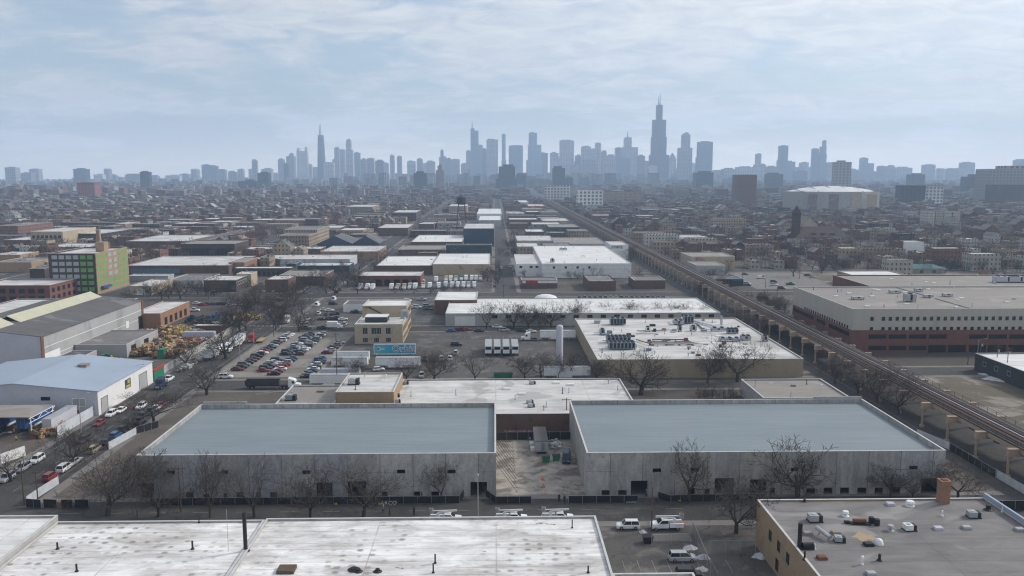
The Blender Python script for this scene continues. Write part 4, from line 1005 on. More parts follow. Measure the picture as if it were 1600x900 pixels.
# cars in the foreground
x, y = G(981, 826); car("suv", "white", x, y, math.pi, "driving past the gravel yard, followed by a bucket truck", "cars in the near street", True, RZ)
for px, py, lb in ((1041, 827, "white bucket truck with folded boom in full view behind the white car"), (697, 818, "white bucket truck mostly hidden by the white roof, nearest the left hall's doorway"), (800, 817, "white bucket truck behind the white roof, below the braced wall"), (872, 816, "white bucket truck behind the white roof, at the gravel yard entrance")):
    x, y = G(px, py); crane_truck(x, y, math.pi if px > 1000 else 0, lb)
x, y = G(1066, 876); car("minivan", "silver", x, y, 0, "parked by dirty snow heaps in the near car park", "cars in the near car park", True, .04)
x, y = G(1076, 902); car("suv", "black", x, y, -.03, "parked nearest, below the silver minivan", "cars in the near car park", True, .04)
def heap(px, py, w_, h_, label, seed, mt="snow", name="snow_heap", cat="snow heap"):
    x, y = G(px, py); mb = MB(); n, m = 26, 10
    for j in range(m):
        t_ = 1 - j / (m - .999)
        for k in range(n):
            a = k / n * 6.283; e = 1 + .45 * mnoise.noise(Vector((math.cos(a) * 1.6, math.sin(a) * 1.6, seed * 3.7)))
            rx, ry = w_ * t_ * e * math.cos(a), w_ * .7 * t_ * e * math.sin(a); zz = h_ * max(0, (1 - t_ ** 1.7)) * (.7 + .9 * abs(mnoise.noise(Vector((rx * 1.3, ry * 1.3, seed))))) + .12 * mnoise.noise(Vector((rx * 4, ry * 4, seed)))
            mb.v.append((rx, ry, zz - .03))
    for j in range(m - 1):
        for k in range(n): mb.f.append((j * n + k, j * n + (k + 1) % n, (j + 1) * n + (k + 1) % n, (j + 1) * n + k)); mb.mi.append(0)
    return tag(mb.build(name, mt, None, False, (x, y, .03)), label, cat)
heap(1077, 857, 1.5, .7, "dirty snow heap behind the silver minivan", 1); heap(1099, 872, 1.3, .8, "snow heap with red marker by the chain fence", 2); heap(1096, 891, 1.2, .7, "snow heap in front of the black parked car", 3)
heap(1187, 870, 1.4, .8, "small snow heap at the tan wall's foot", 4); heap(1004, 832, .9, .45, "small snow lump beside the bucket truck's kerb", 6)
heap(1573, 593, 7, .6, "snow bank along the dark shed at the vacant lot", 7); heap(1548, 585, 4, .4, "thin snow patch at the dark shed's near corner", 8)
fence([G(1082, 832), G(1110, 900)], 2.4, "chain link fence between the snow heaps and the brick building's yard", "chain", 3.0, th=.02, post="grey_paint")
fence([G(1110, 866), G(1180, 866)], 2.6, "chain link gate across the yard beside the brick building", "chain", 3.2, th=.02, post="grey_paint")
fence([G(1018, 852), G(1079, 849)], 2.0, "low barrier fence along the near car park's street side", "chain", 3.2, th=.02, post="grey_paint")
sheet("pavement", G(1015, 842)[0], G(1080, 842)[0], G(1040, 846)[1], G(1040, 834)[1], .06, "pavement")
sheet("dirt_bed", G(1130, 838)[0], G(1178, 838)[0], G(1150, 838)[1], G(1150, 829)[1], .1, "dirt")
# ---------------------------------------------------------------- middle ground buildings
def bp(name, label, pl, pr, yf, yb, h, wall, roof, par=.6, cop="coping", cat="building", group=None):
    return building(name, label, cat, fp(pl, pr, yf, yb, h), h, wall, roof, par, cop, group)
def rp(b, pts, kind="v"): pass
# behind the halls
m1 = bp("white_roofed_workshop", "long low workshop with stained white roof directly behind the concrete halls", 606, 1003, 648, 592, 6.0, "brown_brick", "white_dirty", .3)
f, h, par, r, ro = BLD[m1.name]
mb = MB(); mb.box(W(788, 640, f[2])[0] - m1.location.x, f[2] - m1.location.y - .05, .1, W(838, 640, f[2])[0] - m1.location.x, f[2] - m1.location.y - .01, 1.5)
def graffiti():
    t = NT("graffiti"); p = t.pos(); n = t.noise(t.scaled(p, 1, 1, 1.6), 1.3, 4, .7, 1.5)
    return t.fin(t.ramp(n, [(.25, .25, .24), (.12, .05, .05), (.10, .04, .04), (.35, .03, .05), (.30, .32, .34), (.55, .55, .55), (.5, .05, .05), (.06, .15, .25)]), .8)
M["graffiti"] = graffiti(); mb.build("graffiti_panel", "graffiti", m1); roof_things(m1, 16, 3, "vpps")
m2 = bp("tan_brick_block", "taller tan brick block with white roof rising over the stained white roof", 524, 615, 613, 583, 9.6, "tan_brick", "white_dirty", .35, "coping"); roof_things(m2, 5, 4)
windows(m2, "front", lin(6.5, 12.5, 4), 6.0, .8, 1.0, "black")
m3 = bp("grey_roofed_workshop", "low workshop with pale grey roof left of the tan brick block", 430, 522, 631, 602, 5.5, "concrete", "tan_flat", .4); roof_things(m3, 3, 5)
m4 = bp("grey_roofed_workshop", "low grey roofed workshop between the right hall and the railway", 1193, 1330, 622, 592, 5.2, "concrete", "tan_flat", .4); roof_things(m4, 5, 6)
x, y, z = G(615, 622, 9) + (9,)
ac_unit(*G(553, 600, 9.3), 9.26, "brown rooftop unit on the tan brick block's white roof", 0, 1.3, "grey_paint")
ac_unit(*G(455, 625, 5.1), 5.1, "grey rooftop unit in the notch beside the tan brick block", 0, 1.2, "bluegrey_metal")
for i, (px, py) in enumerate(((634, 600), (620, 620), (621, 629), (832, 600), (830, 636), (828, 630))): ac_unit(*G(px, py, 5.7), 5.7, ["rooftop unit nearest the tan block on the stained white roof", "upper rooftop unit beside the tan block's right wall", "lower rooftop unit beside the tan block's right wall", "rooftop unit at the far edge of the stained white roof", "low rooftop unit by the stained roof's near edge", "small rooftop unit above the graffiti wall"][i], .1 * i, .7, "grey_paint")
# big machine-covered roof
m5 = bp("machine_roofed_factory", "wide white roofed factory covered with chillers and pipes, buff front wall", 934, 1258, 562, 497, 6.4, "buff", "white_dirty", .35); roof_things(m5, 46, 8, "vpbps"); q5 = random.Random(55); f5 = BLD[m5.name][0]
for _k in range(40):
    xx, yy = q5.uniform(f5[0] + 4, f5[1] - 4) - m5.location.x, q5.uniform(f5[2] + 6, f5[3] - 4) - m5.location.y; s_ = q5.uniform(.4, 1.3); mb = MB(); mb.box(xx - s_, yy - s_ * .7, 6.05, xx + s_, yy + s_ * .7, 6.05 + q5.uniform(.4, 1.3)); mb.build("roof_curb", q5.choice(["grey_paint", "dark_wall", "bluegrey_metal", "rust", "steel"]), BLD[m5.name][4])
for _k in range(7):
    xx, yy, L_ = q5.uniform(f5[0] + 8, f5[1] - 20) - m5.location.x, q5.uniform(f5[2] + 6, f5[3] - 6) - m5.location.y, q5.uniform(6, 16); mb = MB(); mb.tube((xx, yy, 6.35), (xx + L_, yy, 6.35), .14, .14, 6) if _k % 2 else mb.tube((xx, yy, 6.35), (xx, yy + L_, 6.35), .14, .14, 6); mb.build("roof_pipe", q5.choice(["rust", "grey_paint", "dark_wall"]), BLD[m5.name][4])
def m5p(px, py): x, y = G(px, py, 6.05); return x, y, 6.05
def machine(px, py, sx, sy, sz, mt, label, fans=0, name="rooftop_chiller", b=None, zz=None):
    x, y, z = m5p(px, py) if zz is None else (*G(px, py, zz), zz)
    t = thing(name, label, "roof machine", (x, y, z), 0, "roof machines")
    mb = MB(); [mb.box(a - .12, c - .12, 0, a + .12, c + .12, .5) for a in (-sx / 2 + .3, sx / 2 - .3) for c in (-sy / 2 + .3, sy / 2 - .3)]; mb.build("stand", "black", t)
    mb = MB(); mb.box(-sx / 2, -sy / 2, .5, sx / 2, sy / 2, .5 + sz); mb.build("casing", mt, t)
    mb = MB(); n = max(2, int(sx / 1.3)) if mt == "bluegrey_metal" else 1
    for k in range(n): a = -sx / 2 + sx * (k + .5) / n; mb.box(a - .45, -sy / 2 - .02, .7, a + .45, -sy / 2 - .004, .35 + sz)
    mb.build("louvre", "black", t)
    for k in range(fans):
        for c in (-.25, .25):
            mb = MB(); mb.lathe([(.62, .5 + sz), (.62, .85 + sz), (.5, .86 + sz), (.1, .8 + sz)], 12, (-sx / 2 + sx * (k + .5) / fans, c * sy)); mb.build("fan", "black", t)
    return t
machine(971, 545, 9.5, 4.2, 2.2, "bluegrey_metal", "largest chiller bank with two rows of fans, front of the factory roof", 6)
machine(966, 535, 9.0, 4.0, 2.0, "bluegrey_metal", "chiller bank just behind the largest one", 6)
machine(965, 507, 6.5, 4.0, 2.4, "bluegrey_metal", "chiller at the factory roof's far edge, left side", 3)
machine(1060, 507, 4.0, 3.0, 1.4, "grey_paint", "grey machine at the factory roof's far edge near the middle", 2)
machine(1075, 505, 4.0, 3.6, 2.8, "bluegrey_metal", "blue grey machine at the far edge beside the grey one", 2)
machine(1083, 517, 2.6, 2.0, 1.6, "grey_paint", "boxy unit below the long white duct", 1)
machine(1122, 517, 6.0, 2.0, .9, "steel_blue_roof", "pale blue long unit near the white pipes", 2)
machine(1144, 521, 4.5, 2.4, 1.5, "bluegrey_metal", "blue grey unit right of the pale blue long one", 3)
machine(1140, 533, 8.0, 2.0, .8, "steel_blue_roof", "low pale blue unit near the right side of the factory roof", 3)
machine(1165, 531, 3.6, 2.2, 1.2, "grey_paint", "unit beside the low pale blue one", 2)
machine(1195, 533, 2.2, 1.8, 1.6, "grey_paint", "last machine by the factory roof's right edge", 1)
machine(941, 522, 2.2, 1.8, 1.6, "grey_paint", "small lone unit near the factory roof's left edge", 1)
machine(1062, 518, 1.6, 1.6, 1.8, "grey_paint", "small square unit in the middle of the factory roof", 1)
machine(1012, 518, 2.0, 1.8, 1.4, "white_metal", "white square unit left of the middle of the factory roof", 1)
t = thing("pipe_rack", "rack of rusty and silver pipes on the factory roof", "pipes", (*G(1052, 538, 6.05), 6.05))
for k, (dy, mt) in enumerate(((-2.5, "steel"), (-1.5, "rust"), (.2, "steel"), (1.6, "rust"), (5.5, "rust"))):
    mb = MB(); mb.tube((-9 + k * .5, dy, .7), (10 - k, dy, .7), .22, .22, 8); mb.build("pipe", mt, t)
mb = MB(); [mb.box(a - .08, -2.8, 0, a + .08, 5.7, .45) for a in (-8, -3, 2, 7)]; mb.tube((-9, -2.5, .7), (-13, 6, .7), .2, .2, 8); mb.build("pipe_support", "rust", t)
t = thing("duct", "long white duct crossing the factory roof at an angle", "duct", (*G(1095, 508, 6.05), 6.05)); mb = MB(); mb.tube((-2, 8, .7), (4, -5, .7), .5, .5, 8); mb.tube((-2, 8, .7), (-5, 14, .7), .5, .5, 8); mb.build("duct_pipe", "white_metal", t)
mb = MB(); [mb.box(a - .1, b_ - .1, 0, a + .1, b_ + .1, .3) for a, b_ in ((-2, 8), (1, 1.5), (3.6, -4.4))]; mb.build("stand", "black", t)
for px, py in ((1126, 507), (1128, 508)): 
    x, y, z = m5p(px, py); mb = MB(); mb.tube((x - m5.location.x, y - m5.location.y, z), (x - m5.location.x, y - m5.location.y, z + 4), .25, .25, 8); mb.build("flue_pipe", "grey_paint", BLD[m5.name][4])
m6 = bp("long_white_roofed_warehouse", "very long low warehouse with bright white roof across the middle, bare trees before it", 696, 1128, 490, 466, 5.9, "grey_panel", "white_clean", .25)
L6 = BLD[m6.name][0]; windows(m6, "front", lin(L6[1] - L6[0] - 108, L6[1] - L6[0] - 1, 17), 4.4, 2.2, 1.3, "black"); windows(m6, "front", [9], 2.4, 9, 4.0, "white_metal", "white_wall", 0, "loading_door"); roof_things(m6, 12, 9)
m6b = bp("white_roofed_annex", "small white roofed brick annex at the long warehouse's left end", 679, 745, 469, 455, 7.2, "brown_brick", "white_clean", .3)
t = thing("tank_cover", "white domed storage tank behind the long white warehouse", "tank", (*G(853, 468), 0)); mb = MB(); mb.lathe([(6.6, 0), (6.6, .7), (5.5, 1.9), (3, 2.7), (.1, 3.0)], 20); mb.build("shell", "white_metal", t, True)
m7 = bp("white_cold_store", "large white warehouse with ribbed white walls beside the elevated railway", 847, 987, 412, 384, 9.8, "white_wall", "white_clean", .3); roof_things(m7, 14, 10)
m7b = bp("white_side_wing", "lower white wing on the left of the large white warehouse", 807, 846.5, 413, 397, 8.4, "white_wall", "white_dirty", .3)
m7c = bp("white_rear_block", "small white rear block behind the large white warehouse's right corner", 955, 982, 383, 377, 11.5, "white_wall", "white_dirty", .3)
L7 = BLD[m7.name][0]; windows(m7, "front", lin(4, 36, 4), 7.2, 1.6, 1.6, "white_metal"); windows(m7b, "front", [3, 10, 14], 6.6, 2.0, 1.5, "white_metal")
mb = MB(); [mb.box(-(L7[1] - L7[0]) / 2, -(L7[3] - L7[2]) / 2 - .06, z_, (L7[1] - L7[0]) / 2, -(L7[3] - L7[2]) / 2 - .01, z_ + .12) for z_ in (3.2, 5.6, 8.6)]; mb.build("wall_band", "grey_panel", m7)
machine(964, 389, 9, 3, 1.6, "grey_paint", "dark machine row on the large white warehouse's right half", 5, zz=9.5); machine(863, 410, 3, 3, 2, "grey_paint", "small brown unit at the white warehouse roof's near left", 1, zz=9.5); machine(1008 - 128, 391, 6, 2, 1.2, "grey_paint", "low unit at the far left of the large white roof", 2, zz=9.5)
shop = bp("corner_store", "low brown shop with red and white fascia before the white warehouse", 815, 871, 438, 433, 5, "brown_brick", "grey_flat", .3)
LS = BLD[shop.name][0]; sx = (LS[1] - LS[0]) / 2; sy = (LS[3] - LS[2]) / 2
for a, b_, mt in ((-sx + .5, -sx + 2.5, "white_wall"), (-sx + 2.5, -sx + 10, "red_paint"), (-sx + 10, sx, "white_wall")): mb = MB(); mb.box(a, -sy - .15, 3.2, b_ - .01, -sy - .01, 4.7); mb.build("fascia_board", mt, shop)
bp("brown_workshop", "flat roofed brown brick workshop between the white warehouse and the railway", 991, 1040, 438, 431, 5.2, "brown_brick", "grey_flat", .3)
a = bp("white_roofed_depot", "wide white roofed depot behind the truck yard, brown wall", 588, 674, 415, 400, 6.3, "brown_brick", "white_clean", .3); roof_things(a, 6, 11)
a = bp("white_roofed_depot", "wide white roofed depot with pale weathered wall beside the central street", 676, 765, 413, 396, 7.6, "cream_brick", "white_clean", .3); roof_things(a, 5, 12)
garage = bp("red_truck_garage", "red brick truck garage with blue awning and dark bay doors", 559, 657, 431, 424, 6.5, "red_brick", "white_dirty", .35)
LG = BLD[garage.name][0]; wd = LG[1] - LG[0]; windows(garage, "front", [wd * k for k in (.33, .47, .62, .76, .9)], 2.1, wd * .095, 4.1, "red_brick", "void", 0, "bay_door")
mb = MB(); gy = -(LG[3] - LG[2]) / 2; mb.loft([[(-wd / 2 + .5, gy - .02, 3.9), (-wd / 2 + 9, gy - .02, 3.9), (-wd / 2 + 9, gy - .02, 4.1)], [(-wd / 2 + .5, gy - 1.6, 2.9), (-wd / 2 + 9, gy - 1.6, 2.9), (-wd / 2 + 9, gy - 1.6, 3.0)]]); mb.build("awning", "navy_wall", garage)
# tan three-storey and its lower wing
tan3 = bp("tan_brick_office", "three storey tan brick office with white roof and fire escape, right of the car lot", 566, 635, 478, 468, 12.6, "cream_brick", "white_clean", .4)
f, h, par, r, ro = BLD[tan3.name]
tan2 = building("tan_brick_wing", "lower two storey tan wing with tall arched windows in front of the tan office", "building", (W(552, 514, f[2] - 24)[0], f[1] + .5, f[2] - 21, f[2] - .02), 8.2, "cream_brick", "white_dirty", .4)
L3 = f[3] - f[2]; windows(tan3, "right", lin(1, L3 - 1, 6), 9.6, 1.7, 2.2, "wood_pale", "glass_blue"); windows(tan3, "right", lin(1, L3 - 1, 6), 5.6, 1.7, 2.2, "wood_pale", "glass_blue"); windows(tan3, "right", lin(1, L3 - 1, 6), 1.8, 1.6, 1.9, "wood_pale")
windows(tan2, "right", lin(1, 20, 5), 5.8, 1.5, 2.2, "wood_pale"); windows(tan2, "right", lin(1, 20, 5), 2.0, 1.5, 2.0, "wood_pale")
wq = BLD[tan2.name][0]; ww = wq[1] - wq[0]; windows(tan2, "front", [ww * .22, ww * .40, ww * .50, ww * .70], 5.5, 1.9, 2.6, "grey_paint", "glass", 2)
windows(tan2, "front", [ww * .22, ww * .45, ww * .70], 1.7, 1.9, 1.8, "grey_paint", "glass", 2)
hx = -(f[1] - f[0]) / 2; hy = -L3 / 2; mb = MB(); mb.tube((hx + 3, hy - .5, 12), (hx + 10, hy - .5, 8.4), .25, .25, 4); mb.box(hx + 1, hy - .8, 12.0, hx + 4, hy - .02, 12.15); mb.build("fire_escape", "black", tan3)
t = thing("penthouse_shed", "black walled shed with white roof on the tan wing", "shed", (tan2.location.x - 2, tan2.location.y, 7.8)); mb = MB(); mb.box(-4.6, -3.5, 0, 4.6, 3.5, 2.2); mb.build("wall", "dark_wall", t); mb = MB(); mb.box(-4.8, -3.7, 2.2, 4.8, 3.7, 2.4); mb.build("roof", "white_clean", t)
t = thing("roof_ventilator", "galvanised ventilator duct on the tan wing's roof", "vent", (tan2.location.x + 8, tan2.location.y + 6, 7.8)); mb = MB(); mb.tube((0, 0, 0), (0, 0, 3.4), .8, .8, 12); mb.tube((0, 0, 3.2), (2.2, 0, 3.2), .7, .7, 10); mb.tube((2.2, 0, 3.4), (2.2, 0, 0), .7, .7, 10); mb.build("duct_pipe", "steel", t)
bp("small_white_office", "small flat white hut in the car park behind the tan office's left side", 536, 571, 476, 469, 4, "white_wall", "dark_flat", .3)
# billboard
bx0, by0 = G(588, 590); Yb = 318.0; xa, za = W(585, 538.5, Yb); xb_, zb_ = W(648.5, 552, Yb)
bb = thing("billboard", "wide blue and turquoise billboard lettered in white, above the white trailers", "billboard", ((xa + xb_) / 2, Yb, 0)); bw, bh2 = xb_ - xa, za - zb_; zc = (za + zb_) / 2
def board_mat():
    t = NT("billboard print"); x, y, z = t.sep(t.node("ShaderNodeTexCoord").outputs["Object"])
    s = t.step(t.math("ADD", x, t.math("MULTIPLY", t.math("SINE", t.math("MULTIPLY", x, 1.1)), .4)), -7, 7)
    return t.fin(t.ramp(s, [(.10, .44, .50), (.04, .36, .52), (.03, .30, .52), (.05, .36, .56)], False), .5)
M["board_print"] = board_mat()
mb = MB(); mb.box(-bw / 2, -.15, zc - bh2 / 2, bw / 2, .15, zc + bh2 / 2); mb.build("panel", "board_print", bb)
mb = MB(); e = .28; mb.box(-bw / 2 - e, -.2, zc - bh2 / 2 - e, bw / 2 + e, .2, zc - bh2 / 2 - .004); mb.box(-bw / 2 - e, -.2, zc + bh2 / 2 + .004, bw / 2 + e, .2, zc + bh2 / 2 + e); mb.box(-bw / 2 - e, -.2, zc - bh2 / 2, -bw / 2 - .004, .2, zc + bh2 / 2); mb.box(bw / 2 + .004, -.2, zc - bh2 / 2, bw / 2 + e, .2, zc + bh2 / 2); mb.build("frame", "white_metal", bb)
for xx in (-bw / 2 + .6, -bw / 6, bw / 6, bw / 2 - .6): mb = MB(); mb.box(xx - .12, .21, 0, xx + .12, .45, zc + bh2 / 2); mb.build("leg", "white_metal", bb)
text_on(bb, "lettering", "Orbit", 3.5, (bw * .22, -.165, zc + .05), (math.pi / 2, 0, 0), "white_wall", .01, .17)
text_on(bb, "lettering", "Orbit", 3.5, (bw * .22, -.185, zc + .05), (math.pi / 2, 0, 0), "navy_wall", .01, -.03)
mb = MB(); mb.tube((-bw * .39, -.17, zc), (-bw * .39, -.16, zc), .72, .72, 18); mb.build("round_emblem", "white_wall", bb); mb = MB(); mb.tube((-bw * .40, -.18, zc), (-bw * .40, -.175, zc), .48, .48, 18); mb.build("round_emblem", "glass_blue", bb)
for k in range(2): mb = MB(); mb.box(-bw * .335, -.17, zc + .25 - k * .55, -bw * .25, -.155, zc + .45 - k * .55); mb.build("small_print", "white_wall", bb)

# left side ------------------------------------------------------------
xr1, yn = G(152, 612, 7.2); _, yf1 = G(243, 565, 7.2)
g1 = thing("metal_warehouse", "low gabled warehouse with pale blue metal roof and white street wall", "building", (xr1 - 24, (yn + yf1) / 2, 0)); dy = (yf1 - yn) / 2
mb = MB(); mb.v = [(-24, -dy, 0), (24, -dy, 0), (24, -dy, 7.2), (0, -dy, 9.6), (-24, -dy, 7.2)]; mb.f = [(0, 1, 2, 3, 4)]; mb.mi = [0]; mb.build("gable_wall", "pale_wall", g1)
mb = MB(); mb.quad((24, -dy, 0), (24, dy, 0), (24, dy, 7.2), (24, -dy, 7.2)); mb.build("street_wall", "white_wall", g1)
mb = MB(); mb.v = [(-24, dy, 0), (24, dy, 0), (24, dy, 7.2), (0, dy, 9.6), (-24, dy, 7.2)]; mb.f = [(4, 3, 2, 1, 0)]; mb.mi = [0]; mb.quad((-24, dy, 0), (-24, -dy, 0), (-24, -dy, 7.2), (-24, dy, 7.2)); mb.build("rear_wall", "pale_wall", g1)
mb = MB(); mb.loft([[(-24.4, s * dy, 7.18), (0, s * dy, 9.62), (24.4, s * dy, 7.18), (24.4, s * dy, 7.38), (0, s * dy, 9.82), (-24.4, s * dy, 7.38)] for s in (-1.01, 1.01)]); gr = mb.build("roof", "steel_blue_roof", g1)
mb = MB(); mb.box(7, 4, 8.2, 9.6, 6.6, 9.6); mb.box(6.8, 3.8, 9.6, 9.8, 6.8, 9.8); mb.build("roof_vent", "tan_flat", gr)
OCC.append((xr1 - 48, xr1, yn, yf1)); g1["_f"] = (xr1 - 48, xr1, yn, yf1)
L1 = yf1 - yn
windows(g1, "right", [L1 * .80], 2.6, 6.0, 5.0, "black", "grey_metal", 0, "roller_door"); windows(g1, "right", [L1 * .10], 2.3, 4.0, 4.4, "black", "grey_metal", 0, "roller_door"); windows(g1, "front", [42.5], 4.0, 3.6, 2.2, "white_metal", "grey_metal", 0, "roller_door"); windows(g1, "front", [33], 5.2, 2.4, .8, "black")
mb = MB(); mb.box(24.01, -dy + L1 * .46, 3.2, 24.12, -dy + L1 * .56, 6.0); sg = mb.build("wall_sign", "navy_wall", g1); mb = MB(); mb.box(24.13, -dy + L1 * .47, 3.4, 24.16, -dy + L1 * .55, 4.2); mb.box(24.13, -dy + L1 * .50, 4.6, 24.16, -dy + L1 * .54, 5.8); mb.build("sign_mark", "yellow_paint", sg)
# big grey shed with skylight monitor
xs, ys = G(64, 527, 12.5); xs2, ys2 = G(231, 470, 12.5)
g2_ = thing("grey_steel_shed", "tall grey steel shed with a yellowed skylight along its ridge", "building", (xs - 22, (ys + ys2) / 2, 0)); dy = (ys2 - ys) / 2
mb = MB(); mb.quad((22, -dy, 0), (22, dy, 0), (22, dy, 12.5), (22, -dy, 12.5)); mb.build("side_wall", "grey_metal", g2_)
mb = MB(); mb.box(22.01, -dy + .2, 8.3, 22.08, dy - .2, 8.5); mb.box(22.01, -dy + .2, 4.6, 22.08, dy - .2, 4.75); mb.build("wall_band", "white_metal", g2_)
mb = MB(); mb.box(22.02, -dy + 1, 1.5, 22.1, -dy + 12, 6.2); mb.build("white_cladding", "white_wall", g2_)
mb = MB(); mb.box(22.02, dy - 18, 3, 22.12, dy - 15, 6); mb.build("white_door", "white_wall", g2_); mb = MB(); mb.box(22.02, dy - 5, .1, 22.12, dy - 1.2, 6); mb.build("doorway", "void", g2_)
mb = MB(); mb.v = [(-22, -dy, 0), (22, -dy, 0), (22, -dy, 12.5), (0, -dy, 15.2), (-22, -dy, 12.5)]; mb.f = [(0, 1, 2, 3, 4)]; mb.mi = [0]; mb.build("gable_wall", "pale_wall", g2_)
mb = MB(); mb.v = [(-22, dy, 0), (22, dy, 0), (22, dy, 12.5), (0, dy, 15.2), (-22, dy, 12.5)]; mb.f = [(4, 3, 2, 1, 0)]; mb.mi = [0]; mb.quad((-22, dy, 0), (-22, -dy, 0), (-22, -dy, 12.5), (-22, dy, 12.5)); mb.build("rear_wall", "grey_metal", g2_)
mb = MB(); mb.loft([[(-22.3, s * dy, 12.48), (0, s * dy, 15.2), (22.3, s * dy, 12.48), (22.3, s * dy, 12.7), (0, s * dy, 15.4), (-22.3, s * dy, 12.7)] for s in (-1, 1)]); mb.build("roof", "dark_flat", g2_)
mb = MB(); mb.loft([[(-5.2, s, 14.4), (0, s, 16.9), (5.2, s, 14.4), (5.2, s, 14.7), (0, s, 17.2), (-5.2, s, 14.7)] for s in (-dy - .3, -dy + 14)]); mb.loft([[(-5.2, s, 14.4), (0, s, 16.9), (5.2, s, 14.4), (5.2, s, 14.7), (0, s, 17.2), (-5.2, s, 14.7)] for s in (-dy + 18, dy - 2)]); mb.build("skylight", "yellow_sheet", g2_)
for s in (-dy + .3, dy - .3): mb = MB(); mb.box(22.005, s - .9, 0, 22.25, s + .9, 12.9); mb.build("rust_pilaster", "rust", g2_)
OCC.append((xs - 44, xs, ys, ys2))
sh = building("grey_side_shed", "lower grey shed with two dark doorways at the tall grey shed's side", "building", (xs + .4, xs + 20, ys + 22, ys + 52), 5.2, "grey_metal", "grey_flat", .2); windows(sh, "right", [6, 18], 2, 4, 3.8, "black", "void", 0, "doorway")
sh = building("green_roofed_hut", "small low hut with greenish roof between metal warehouse and grey shed", "building", (xs + .6, xs + 10, ys + 8, ys + 19), 3.6, "grey_metal", "dark_flat", .2)
clutter("machinery_heap", "red and green machinery heap beside the low grey shed", "scrap heap", xs + 10.5, xs + 19, ys + 9, ys + 20, .04, 90, 2.6, ["red_paint", "green_paint", "rust", "yellow_paint", "dark_wall"], 12, 1.5, "scrap heaps")
l3 = bp("brick_workshop", "orange brick workshop with patchy white roof behind the tall grey shed", 205, 250, 490, 471, 6.8, "orange_brick", "white_dirty", .3); q = BLD[l3.name][0]; windows(l3, "right", lin(3, q[3] - q[2] - 3, 5), 2.4, 3.0, 3.2, "brown_brick", "void", 0, "bay_door")
l6 = bp("white_roofed_warehouse", "wide dirty white roof behind the tall grey shed at the picture's left edge", -60, 148, 490, 467, 6.5, "brown_brick", "white_dirty", .4)
l5 = building("red_brick_factory", "two storey red brick factory with dark windows before the green panelled loft", "building", (G(-40, 446, 9.5)[0], G(76, 446, 9.5)[0], G(0, 446, 9.5)[1], G(125, 435, 9.5)[1]), 9.5, "red_brick", "white_dirty", .6)
LL = BLD[l5.name][0]; lw, ld = LL[1] - LL[0], LL[3] - LL[2]; windows(l5, "front", lin(2, lw - 2, 7), 6.4, 3.0, 2.2, "black", "glass", 1); windows(l5, "front", lin(2, lw - 2, 7), 2.2, 3.0, 2.2, "black", "glass", 1); windows(l5, "right", lin(1, ld - 1, 5), 6.4, 2.6, 2.2, "black", "glass", 1); windows(l5, "right", lin(1, ld - 1, 5), 2.2, 2.6, 2.2, "black", "glass", 1)
# green panelled loft
hL = 24.0; xn, ynn = G(148, 396, hL); xl, _ = G(70, 397, hL); _, yff = G(186, 386, hL)
loft = building("panelled_loft", "six storey dark brick loft with bright green and pale window panels", "building", (xl, xn, ynn, yff), hL, "dark_brick", "white_dirty", .8)
lw, ld = xn - xl, yff - ynn
mb = MB(); mb.box(lw / 2 + .01, -ld / 2, 0, lw / 2 + .35, ld / 2, hL + .1); mb.build("tan_side_wall", "tan_brick", loft)
for k in range(6):
    zc_ = 3.0 + k * 3.75
    for i, u in enumerate(lin(1.5, lw - 1, 6)): windows(loft, "front", [u], zc_, 3.2, 2.3, "dark_brick", "green_panel" if i > 3 else "pale_panel")
    for i, u in enumerate(lin(.5, ld - .5, 6)):
        windows(loft, "right", [u], zc_, ld / 6 * .62, 2.3, "tan_brick", "pale_panel" if i in (2, 3) and k > 1 else "green_panel")
for o in kids(loft):
    if o.name.startswith("window") and abs(o.rotation_euler.z) > 1: o.location.x += .36
mb = MB(); mb.box(lw / 2 - 8, -3, hL - .8, lw / 2 - 3, 3, hL + 5); mb.build("stair_tower", "tan_brick", loft); mb = MB(); mb.box(-2, ld / 2 - 8, hL - .8, 4, ld / 2 - 2, hL + 3.5); mb.build("stair_tower", "brown_brick", loft)
mb = MB(); mb.box(lw / 2 + .36, -ld / 2 + 4, 3, lw / 2 + 2.4, -ld / 2 + 14, 4.2); mb.build("awning", "blue_paint", loft)
b = bp("beige_workshop", "single storey beige workshop with pale door right of the green panelled loft", 203, 236, 447, 436, 5.2, "cream_brick", "white_dirty", .4); q = BLD[b.name][0]; windows(b, "front", [(q[1] - q[0]) * .5], 1.9, 4.5, 3.4, "white_metal", "white_wall", 0, "garage_door"); windows(b, "front", [(q[1] - q[0]) * .8], 2.2, 1.6, 1.6)
b = bp("dark_brick_workshop", "dark brick workshop with white roof and ribbon of red framed windows", 318, 368, 438, 430, 7.0, "dark_brick", "white_dirty", .4); q = BLD[b.name][0]; windows(b, "front", lin(8, q[1] - q[0] - 1, 6), 2.6, 2.4, 1.8, "red_brick", "glass_blue", 1); windows(b, "right", lin(1, q[3] - q[2] - 1, 6), 4.6, 2.0, 1.8, "white_metal")
b = bp("long_low_warehouse", "long low warehouse with patchy snow white roof and blue doorway band", 197, 356, 415, 400, 6.2, "brown_brick", "white_dirty", .3); q = BLD[b.name][0]; windows(b, "front", [20], 2.4, 34, 3.6, "navy_wall", "glass_blue", 5, "shopfront")
b = bp("orange_brick_block", "orange brick block at the right end of the long low warehouse", 357, 381, 410, 402, 7.2, "orange_brick", "tan_flat", .4)
b = bp("red_mill", "long red brick mill with a pale roof, seen above the green panelled loft", 196, 290, 377, 367, 9, "brown_brick", "white_dirty", .4)
